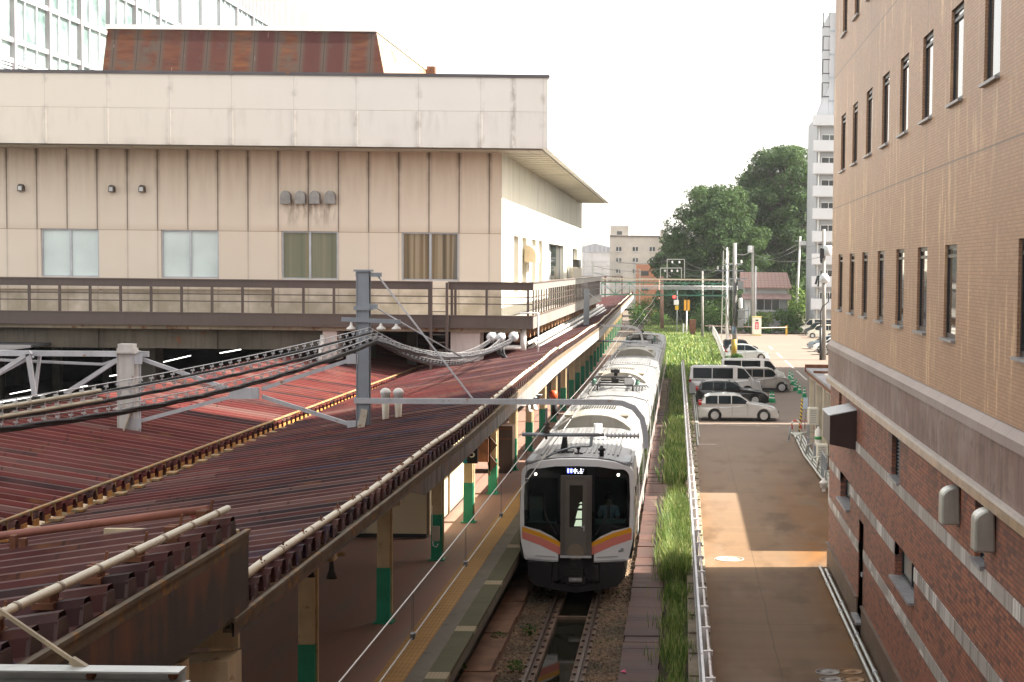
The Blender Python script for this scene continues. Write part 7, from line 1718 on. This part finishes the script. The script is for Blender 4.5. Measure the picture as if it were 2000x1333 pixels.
for u, vt in ((1310,None),):
    b = MB(); 
    for a, d in (((1303,507),(1303,544)),((1337,507),(1337,544)),((1303,507),(1337,507)),((1290,524),(1331,524)),((1331,524),(1331,544)),((1290,524),(1290,544))): b.bar(c(*a),c(*d),.09)
    b.build('top_frame', M_GP, t)
for u, v in ((1313,511),(1327,511),(1299,528),(1312,528),(1323,528)):
    b = MB(); q = c(u,v); b.lathe((q.x,q.y,q.z-.2), [(.08,0),(.12,.05),(.06,.1),(.12,.15),(.04,.25)], 8); b.build('insulator', M_WHITE, t)
b = MB(); qb, qt = c(1416,678), c(1416,490)
for dx in (-.4,.4):
    for dy in (0,.8): b.bar((qb.x+dx,YP_+dy,.1),(qb.x+dx*.7,YP_+dy,qt.z),.10)
k = .2
while k < qt.z-1: 
    b.bar((qb.x-.4,YP_,k),(qb.x+.4,YP_,k+.9),.05); b.bar((qb.x+.4,YP_,k+.9),(qb.x-.4,YP_,k+1.8),.05); k += 1.8
b.build('lattice_mast', M_GP, t); b = MB(); b.bar(c(1396,529),c(1450,529),.08); b.bar(c(1418,515),c(1446,515),.07); b.build('cross_arm', M_GP, t)
# signal, yellow boards
p = at(1322,655,y=205); t = thing('railway_signal', (p.x,205,.1), 'railway signal showing red with a white board and a yellow board on its post', 'signal'); b = MB(); b.tube([(p.x,205,0),(p.x,205,at(1322,568,y=205).z)],.06); b.build('post', M_LGREY, t)
q = at(1317,580,y=204.8); b = MB(); b.box(q.x-.28,q.x+.22,204.6,204.85,q.z-.6,q.z+.35); hd = b.build('head', M_DARK, t); b = MB(); b.lathe((q.x,204.57,q.z), [(.20,0),(.20,.03)], 14, 'y'); b.build('red_lamp', emit('signal_red', (1,.03,.02), 2.5), hd)
q = at(1321,591,y=204.7); b = MB(); b.box(q.x-.32,q.x+.32,204.5,204.55,q.z-.32,q.z+.32); b.build('white_board', M_WHITE, t); q = at(1322,601,y=204.7); b = MB(); b.box(q.x-.22,q.x+.22,204.5,204.55,q.z-.3,q.z+.25); b.build('yellow_board', paint('board_yellow', (.60,.38,.02), .5), t)
p = at(1341,640,y=200); t = thing('marker_board', (p.x,200,.1), 'pair of tall orange yellow marker boards on a white post', 'sign'); b = MB(); b.tube([(p.x,200,0),(p.x,200,3.2)],.08); b.box(p.x-.5,p.x-.3,199.8,200.4,.1,1.5); b.build('post', M_WHITE, t)
a0, a1 = at(1336,586,y=200), at(1347,607,y=200); b = MB(); b.box(a0.x,a0.x+.3,199.9,199.95,a1.z,a0.z); b.box(a1.x-.3,a1.x,199.9,199.95,a1.z,a0.z); b.build('board', paint('orange_board', (.70,.34,.02), .5), t); b = MB(); b.box(a0.x+.31,a1.x-.31,199.9,199.95,a1.z,a0.z); b.build('slot', M_DARK, t)
p = at(1353,620,y=195); t = thing('relay_box', (p.x,195,.1), 'rust brown trackside cabinet beyond the marker boards', 'cabinet'); b = MB(); b.box(p.x-.4,p.x+.4,195,195.6,.8,2.2); b.box(p.x-.3,p.x+.3,195.1,195.5,.1,.799); b.build('cabinet', M_RUST, t)
# utility poles
M_POLE = paint('concrete_pole', (.26,.25,.23), .8, 0, .15, .8, streak=.4); M_TRANS = paint('transformer', (.33,.34,.34), .5, .2, .12, 2)
def pole(lab, u, vb, vt, y, r, extras=None, m=M_POLE, lean=0):
    b_ = at(u,vb,y=y); tp = at(u+lean,vt,y=y); t = thing('utility_pole', (b_.x,y,.1), lab, 'utility pole', 'utility poles round the car park')
    b = MB(); b.tube([(b_.x,y,0),(tp.x,y,tp.z)], r, 12, r*.7); b.build('pole', m, t); return t
py = 141; C = lambda u, v, dy=0: at(u, v, y=py+dy)
t = pole('thick utility pole with transformers, yellow black guard stripes and tangled cables', 1435, 712, 475, py, .24)
b = MB(); q = C(1434,670); z0_, z1_ = C(1434,695).z, C(1434,663).z; b.lathe((q.x,py,z0_), [(.27,0),(.27,z1_-z0_)], 14); b.build('hazard_sleeve', M_STRIPE, t)
b = MB(); q = C(1434,646); b.lathe((q.x,py,q.z-.35), [(.25,0),(.25,.7)], 14); b.build('blue_band', paint('blue_grey_band', (.24,.32,.42), .5), t)
b = MB()
for u, v0, v1 in ((1446,549,565),(1447,605,622),(1446,625,640)): q0, q1 = C(u-5,v1,-.2), C(u+6,v0,-.2); b.box(q0.x,q1.x,py-.5,py+.1,q0.z,q1.z)
b.build('transformer', M_TRANS, t)
b = MB(); q = C(1446,592); b.lathe((q.x,py-.3,q.z-.5), [(.14,0),(.17,.1),(.17,.8),(.1,.95)], 12); b.build('white_can', M_WHITE, t)
b = MB()
for u0, u1, v in ((1416,1450,517),(1400,1452,529),(1419,1460,545),(1440,1462,607),(1440,1462,623)): b.bar(C(u0,v,-.1),C(u1,v,-.1),.09)
b.bar(C(1462,600),C(1462,640),.06); b.build('cross_arm', M_GREY, t)
b = MB()
for u, v in ((1418,515),(1448,515),(1402,527),(1412,527)): q = C(u,v,-.1); b.lathe((q.x,q.y,q.z), [(.05,0),(.11,.08),(.05,.16),(.09,.22),(.02,.3)], 8)
b.build('insulator', M_WHITE, t)
rr = random.Random(9); b = MB()
for k in range(9):
    u = 1424+k*2.2; a = C(u,548+rr.uniform(-6,6),-.25); e = C(u+rr.uniform(-6,6),640+rr.uniform(-20,25),-.3); m_ = a.lerp(e,.5)+Vector((rr.uniform(-.4,.3),-.1,-.2)); b.tube([a, a.lerp(m_,.5)+Vector((0,-.1,-.1)), m_, e], .025, 6)
b.build('cable', M_CAB, t)
t = pole('pole with black cable covers standing by the brick building corner', 1609, 708, 448, 147, .22); py = 147
b = MB(); b.tube([C(1603,706,-.3), C(1603,640,-.3)], .13, 10); b.tube([C(1603,640,-.3), C(1602,612,-.3), C(1606,600,-.3), C(1618,590,-.3), C(1620,570,-.2)], .05, 8); b.build('cable_cover', M_DARK, t)
b = MB(); q0, q1 = C(1601,505,-.2), C(1609,486,-.2); b.box(q0.x,q1.x,py-.5,py-.2,q0.z,q1.z); q = C(1604,502,-.3); b.lathe((q.x,py-.4,q.z-.6), [(.06,0),(.13,.2),(.13,.6)], 8); b.build('transformer', M_DARK, t)
b = MB(); q = C(1616,490,-.2); b.lathe((q.x,py-.2,q.z-.5), [(.3,0),(.42,.1),(.42,.9),(.3,1.0)], 14); b.nxt(); q = C(1610,545,-.3); b.lathe((q.x,py-.3,q.z-.4), [(.3,0),(.5,.2),(.45,.6),(.2,.9)], 14); b.build('lamp_housing', M_LGREY, t)
b = MB(); b.bar(C(1598,478),C(1622,478),.1); b.bar(C(1596,540,-.1),C(1622,540,-.1),.1); b.tube([C(1597,540,-.1),C(1593,556,-.1)],.1,8); b.tube([C(1600,540,-.1),C(1598,560,-.1)],.08,8); b.build('bracket', M_DARK, t)
t = pole('grey utility pole in front of the pink roofed house with a small transformer can', 1470, 650, 481, 205, .22); py = 205
b = MB(); q = C(1465,487); b.lathe((q.x,py-.2,q.z-.45), [(.28,0),(.3,.1),(.3,.8),(.2,.9)], 12); b.build('can', M_LGREY, t); b = MB(); b.tube([C(1476,520),C(1475,650)],.10,8); b.build('second_pole', M_LGREY, t)
t = pole('leaning pale utility pole against the dark trees by the apartment tower', 1554, 620, 462, 226, .20, lean=9, m=paint('pale_pole', (.46,.46,.44), .7, 0, .1, .8)); py = 226
b = MB(); b.bar(C(1553,471),C(1573,472),.12); b.build('cross_arm', M_GREY, t); b = MB(); q = C(1569,474); b.box(q.x-.5,q.x+.4,py-.4,py,q.z-.4,q.z+.2); b.build('box', M_LGREY, t)
t = pole('plain grey pole between the white fence and the signal', 1372, 650, 530, 190, .16)
t = pole('brown rusty pole rising from the bushes left of the signal', 1293, 645, 540, 215, .28, m=paint('brown_pole', (.24,.13,.09), .7, 0, .2, 1))
t = pole('thin pale pole above the lattice mast', 1420, 600, 484, 182, .14, m=M_LGREY)
# aerial lines between poles
t = thing('aerial_lines', at(1380,520,y=170), 'thin aerial lines sagging between the poles and the gantry', 'overhead wire'); b = MB()
def sag(a, c, s, r=.025, n=14):
    b.tube([a.lerp(c,i/n)-Vector((0,0,s*4*(i/n)*(1-i/n))) for i in range(n+1)], r, 5)
for (u0,v0,u1,v1,s) in ((1205,512,1303,509,.3),(1303,509,1418,517,.9),(1337,510,1446,517,.9),(1290,526,1400,529,.7),(1331,526,1412,529,.8),(1160,520,1290,526,.4),(1160,545,1300,548,.2),(1160,533,1290,540,.4)): sag(at(u0,v0,y=176),at(u1,v1,y=172),s)
for (u0,v0,y0,u1,v1,y1,s) in ((1435,495,141,1470,487,205,.4),(1470,500,205,1556,478,226,.6),(1470,507,205,1558,486,226,.6),(1556,478,226,1609,470,147,.5),(1470,495,205,1609,500,147,.8)): sag(at(u0,v0,y=y0),at(u1,v1,y=y1),s)
b.build('wire', M_WIRED, t)
# yard portals left of the tracks
for i, (u0,u1,v,y,lab) in enumerate(((1118,1240,512,240,'tall thin yard portal behind the deck corner'),(1140,1250,526,270,'second thin yard portal farther back'),(1118,1215,540,215,'rusty low yard portal nearest the deck corner'))):
    t = thing('yard_portal', at(u0,560,y=y), lab, 'gantry'); b = MB(); A, B = at(u0,v,y=y), at(u1,v,y=y)
    for dz in (0,-.7): b.bar(A+Vector((0,0,dz)), B+Vector((0,0,dz)), .10)
    for k in range(12): p_, q_ = A.lerp(B,k/12), A.lerp(B,(k+1)/12); b.bar(p_+Vector((0,0,-.7 if k%2 else 0)), q_+Vector((0,0,0 if k%2 else -.7)), .06)
    for k in (0,.33,.66,1): p_ = A.lerp(B,k); b.bar((p_.x,y,0),(p_.x,y,p_.z),.18)
    b.build('frame', M_GP if i < 2 else M_RUST, t)
# ================================================================ TREES, BUSHES
def mat_leaf(name, a, b_, c_):
    n = NB(name); g = n.new('ShaderNodeNewGeometry'); r = g.outputs['Random Per Island']; f = n.noise(n.pos(), .28, 3)
    t = n.m('ADD', n.m('MULTIPLY', f, .75), n.m('MULTIPLY', r, .45)); c = n.ramp(t, [(.3,a),(.58,b_),(.9,c_)]); m = n.out(c, .75, Specular_IOR_Level=.15)
    tr_ = n.new('ShaderNodeBsdfTranslucent'); n.put(tr_.inputs[0], n.mix(.5, c, (.10,.16,.02))); mx = n.new('ShaderNodeMixShader'); mx.inputs[0].default_value = .25
    n.nt.links.new(n.b.outputs[0], mx.inputs[1]); n.nt.links.new(tr_.outputs[0], mx.inputs[2]); n.nt.links.new(mx.outputs[0], n.nt.nodes['Material Output'].inputs[0]); return m
M_LEAF = mat_leaf('dark_leaf', (.015,.037,.013), (.036,.074,.024), (.080,.128,.042)); M_LEAF2 = mat_leaf('bush_leaf', (.02,.05,.012), (.05,.11,.022), (.11,.19,.04)); M_LEAF3 = mat_leaf('light_leaf', (.04,.08,.015), (.09,.16,.03), (.19,.26,.06))
M_BARK = paint('bark', (.06,.045,.035), .9, 0, .3, 2)
def leaves(mb, r, c, R, n, size, flat=.8):
    for _ in range(n):
        while True:
            d = Vector((r.uniform(-1,1), r.uniform(-1,1), r.uniform(-1,1)))
            if .05 < d.length < 1: break
        d = d.normalized()*(d.length**.45); p = c+Vector((d.x*R, d.y*R, d.z*R*flat))
        nrm = (d+Vector((r.gauss(0,.5), r.gauss(0,.5), r.gauss(0,.5)+.4))).normalized(); a = nrm.orthogonal().normalized(); a = Matrix.Rotation(r.uniform(0,6.28),3,nrm) @ a; b_ = nrm.cross(a); s = size*r.uniform(.6,1.35)
        v = [mb.bm.verts.new(p+q) for q in (a*s, b_*s*.55, -a*s*.9, -b_*s*.55)]; mb.bm.faces.new(v)
def tree(name, lab, x, y, h, cr, base, clumps, seed, m, size=.42, per=170, z0=0):
    r = random.Random(seed); t = thing(name, (x,y,z0), lab, 'tree')
    b = MB(); top = Vector((x,y,z0+h*.62)); b.tube([(x,y,z0-.2),(x+.1,y,z0+h*.25),(x-.1,y,z0+h*.45),top], h*.028, 8, h*.008)
    cl = []
    per *= .62
    for i in range(int(clumps*1.7)):
        k = r.random(); ang = r.uniform(0,6.28); zz = z0+base+(h-base)*k
        prof = math.sin(math.pi*min(1,max(.04,(.12+.80*k))))**.75; rr = cr*prof*math.sqrt(r.uniform(.08,1))
        cl.append((Vector((x+math.cos(ang)*rr, y+math.sin(ang)*rr, min(zz, z0+h-.6))), r.uniform(.09,.19)*cr+.45))
    for c, R in cl[::2]:
        s = Vector((x,y,min(top.z, max(z0+h*.2, c.z-abs(c.x-x)*.9)))); b.tube([s, s.lerp(c,.55)+Vector((0,0,.25)), c], h*.009, 6, h*.0025)
    b.build('trunk', M_BARK, t)
    b = MB()
    for c, R in cl: leaves(b, r, c, R, int(per*r.uniform(.6,1.3)), size, .72)
    b.build('crown', m, t, smooth=False); return t
tree('broadleaf_tree','broad dark green tree left of the tall one beyond the far tracks', at(1397,600,y=232).x, 232, at(1397,362,y=232).z-.2, 7.2, 2.4, 150, 21, M_LEAF, .20, 430)
tree('broadleaf_tree','tallest dark tree beside the apartment tower', at(1532,600,y=244).x, 244, at(1532,288,y=244).z-.2, 7.6, 7.5, 150, 22, M_LEAF, .21, 430)
tree('broadleaf_tree','dark tree filling the gap between the tallest tree and the broad one', at(1478,600,y=250).x, 250, at(1478,342,y=250).z, 6.4, 3.0, 140, 23, M_LEAF, .22, 380)
tree('broadleaf_tree','lower dark tree at the left edge of the trees, beside the far pale building', at(1322,600,y=262).x, 262, at(1322,462,y=262).z, 4.4, .8, 80, 24, M_LEAF, .21, 330)
tree('broadleaf_tree','dark tree behind the pink roofed house', at(1500,600,y=262).x, 262, at(1500,455,y=262).z, 9.0, 2.0, 120, 25, M_LEAF, .24, 320)
def bush(lab, u, vb, y, w, h, seed, m, n=7, per=170, size=.16, name='bush', g='bushes round the car park'):
    r = random.Random(seed); x = at(u,vb,y=y).x; t = thing(name, (x,y,0), lab, 'bush', g); b = MB(); s = MB()
    for i in range(n):
        c = Vector((x+r.uniform(-.5,.5)*w, y+r.uniform(-.4,.4)*w*.6, h*r.uniform(.25,.78))); leaves(b, r, c, h*r.uniform(.22,.36), per, size, .9); s.bar((x+r.uniform(-.2,.2)*w,y,-.1), c, .05)
    b.build('foliage', m, t, smooth=False); s.build('stem', M_BARK, t); return t
bush('light green bush behind the ticket kiosk', 1487, 650, 209, 2.4, 3.4, 31, M_LEAF3, 9)
bush('small round bush left of the ticket kiosk', 1455, 650, 209, 2.2, 2.0, 32, M_LEAF2, 7)
bush('round dark green bush in front of the house', 1534, 655, 210, 3.0, 3.4, 33, M_LEAF2, 10)
bush('larger dark green bush beside the far parked cars', 1553, 655, 211, 3.0, 3.8, 34, M_LEAF2, 10)
bush('yellow green shrub by the apartment tower', 1558, 640, 224, 3.0, 6.2, 35, M_LEAF3, 9)
bush('low hedge below the barrier arm', 1515, 660, 206, 6.5, 1.2, 36, M_LEAF2, 16, 120)
bush('green bush at the foot of the trees left of the lattice mast', 1398, 640, 205, 4.0, 4.4, 37, M_LEAF2, 12)
bush('low green bush behind the white fence', 1380, 645, 215, 4.0, 2.0, 38, M_LEAF2, 10)
bush('wild green bush left of the tracks near the canopy end', 1262, 625, 225, 5.0, 3.4, 39, M_LEAF2, 12)
bush('yellowish bush below the orange brick building', 1272, 600, 250, 4.0, 4.2, 40, M_LEAF3, 10)
bush('tangled weeds beside the striped utility pole', 1432, 712, 139, 1.2, 1.1, 41, M_LEAF2, 7, 120, .10)
bush('dark undergrowth below the trees', 1430, 640, 226, 12, 5.0, 42, M_LEAF, 30, 150, .25)
bush('dark undergrowth at the foot of the trees beside the signal', 1350, 640, 236, 8, 6.5, 43, M_LEAF, 26, 150, .28)
bush('dark greenery behind the house and the leaning pole', 1540, 640, 250, 9, 9, 44, M_LEAF, 26, 160, .3)
# little weeds between platform and rails
for i, (u, v) in enumerate(((895,1318),(975,1255),(1035,1240),(930,1180),(1010,1310))):
    p = at(u,v,z=-.1); r = random.Random(50+i); t = thing('weed', p, ['leafy weed by the trackside slab at the bottom of the photo','sprig of weed on the gravel beside the left rail','pale weed on the gravel right of the sprig','weed under the platform edge near the train','lowest weed on the dark gravel beside the rail'][i], 'weed', 'weeds beside the track'); b = MB(); leaves(b, r, p+Vector((0,0,.12)), .22, 60 if i != 3 else 110, .05, .6); b.build('leaf', M_LEAF2, t, smooth=False)
# dropped pink ribbon and stones on the pavers
p = at(1217,1313,z=.02); b = MB(); b.box(p.x-.05,p.x+.05,p.y-.02,p.y+.02,.02,.035); b.bar((p.x-.02,p.y,.03),(p.x+.03,p.y+.12,.04),.03,.01); b.bar((p.x+.02,p.y,.03),(p.x+.06,p.y-.08,.03),.03,.01); tag(b.build('pink_ribbon', paint('pink', (.75,.05,.18), .6)), 'scrap of bright pink ribbon lying on the rusty pavers', 'ribbon')

# ================================================================ summer haze
hz = MB(); hz.box(-820,820,-160,1410,-1.4,64)
nh = bpy.data.materials.new('haze'); nh.use_nodes = True; t_ = nh.node_tree; t_.nodes.clear()
vo = t_.nodes.new('ShaderNodeVolumePrincipled'); vo.inputs['Color'].default_value = (.95,.97,1,1); vo.inputs['Density'].default_value = .00017; vo.inputs['Anisotropy'].default_value = .3
t_.links.new(vo.outputs[0], t_.nodes.new('ShaderNodeOutputMaterial').inputs['Volume'])
tag(hz.build('haze', nh), 'thin pale summer haze over the station and the far trees', 'haze', kind='stuff')
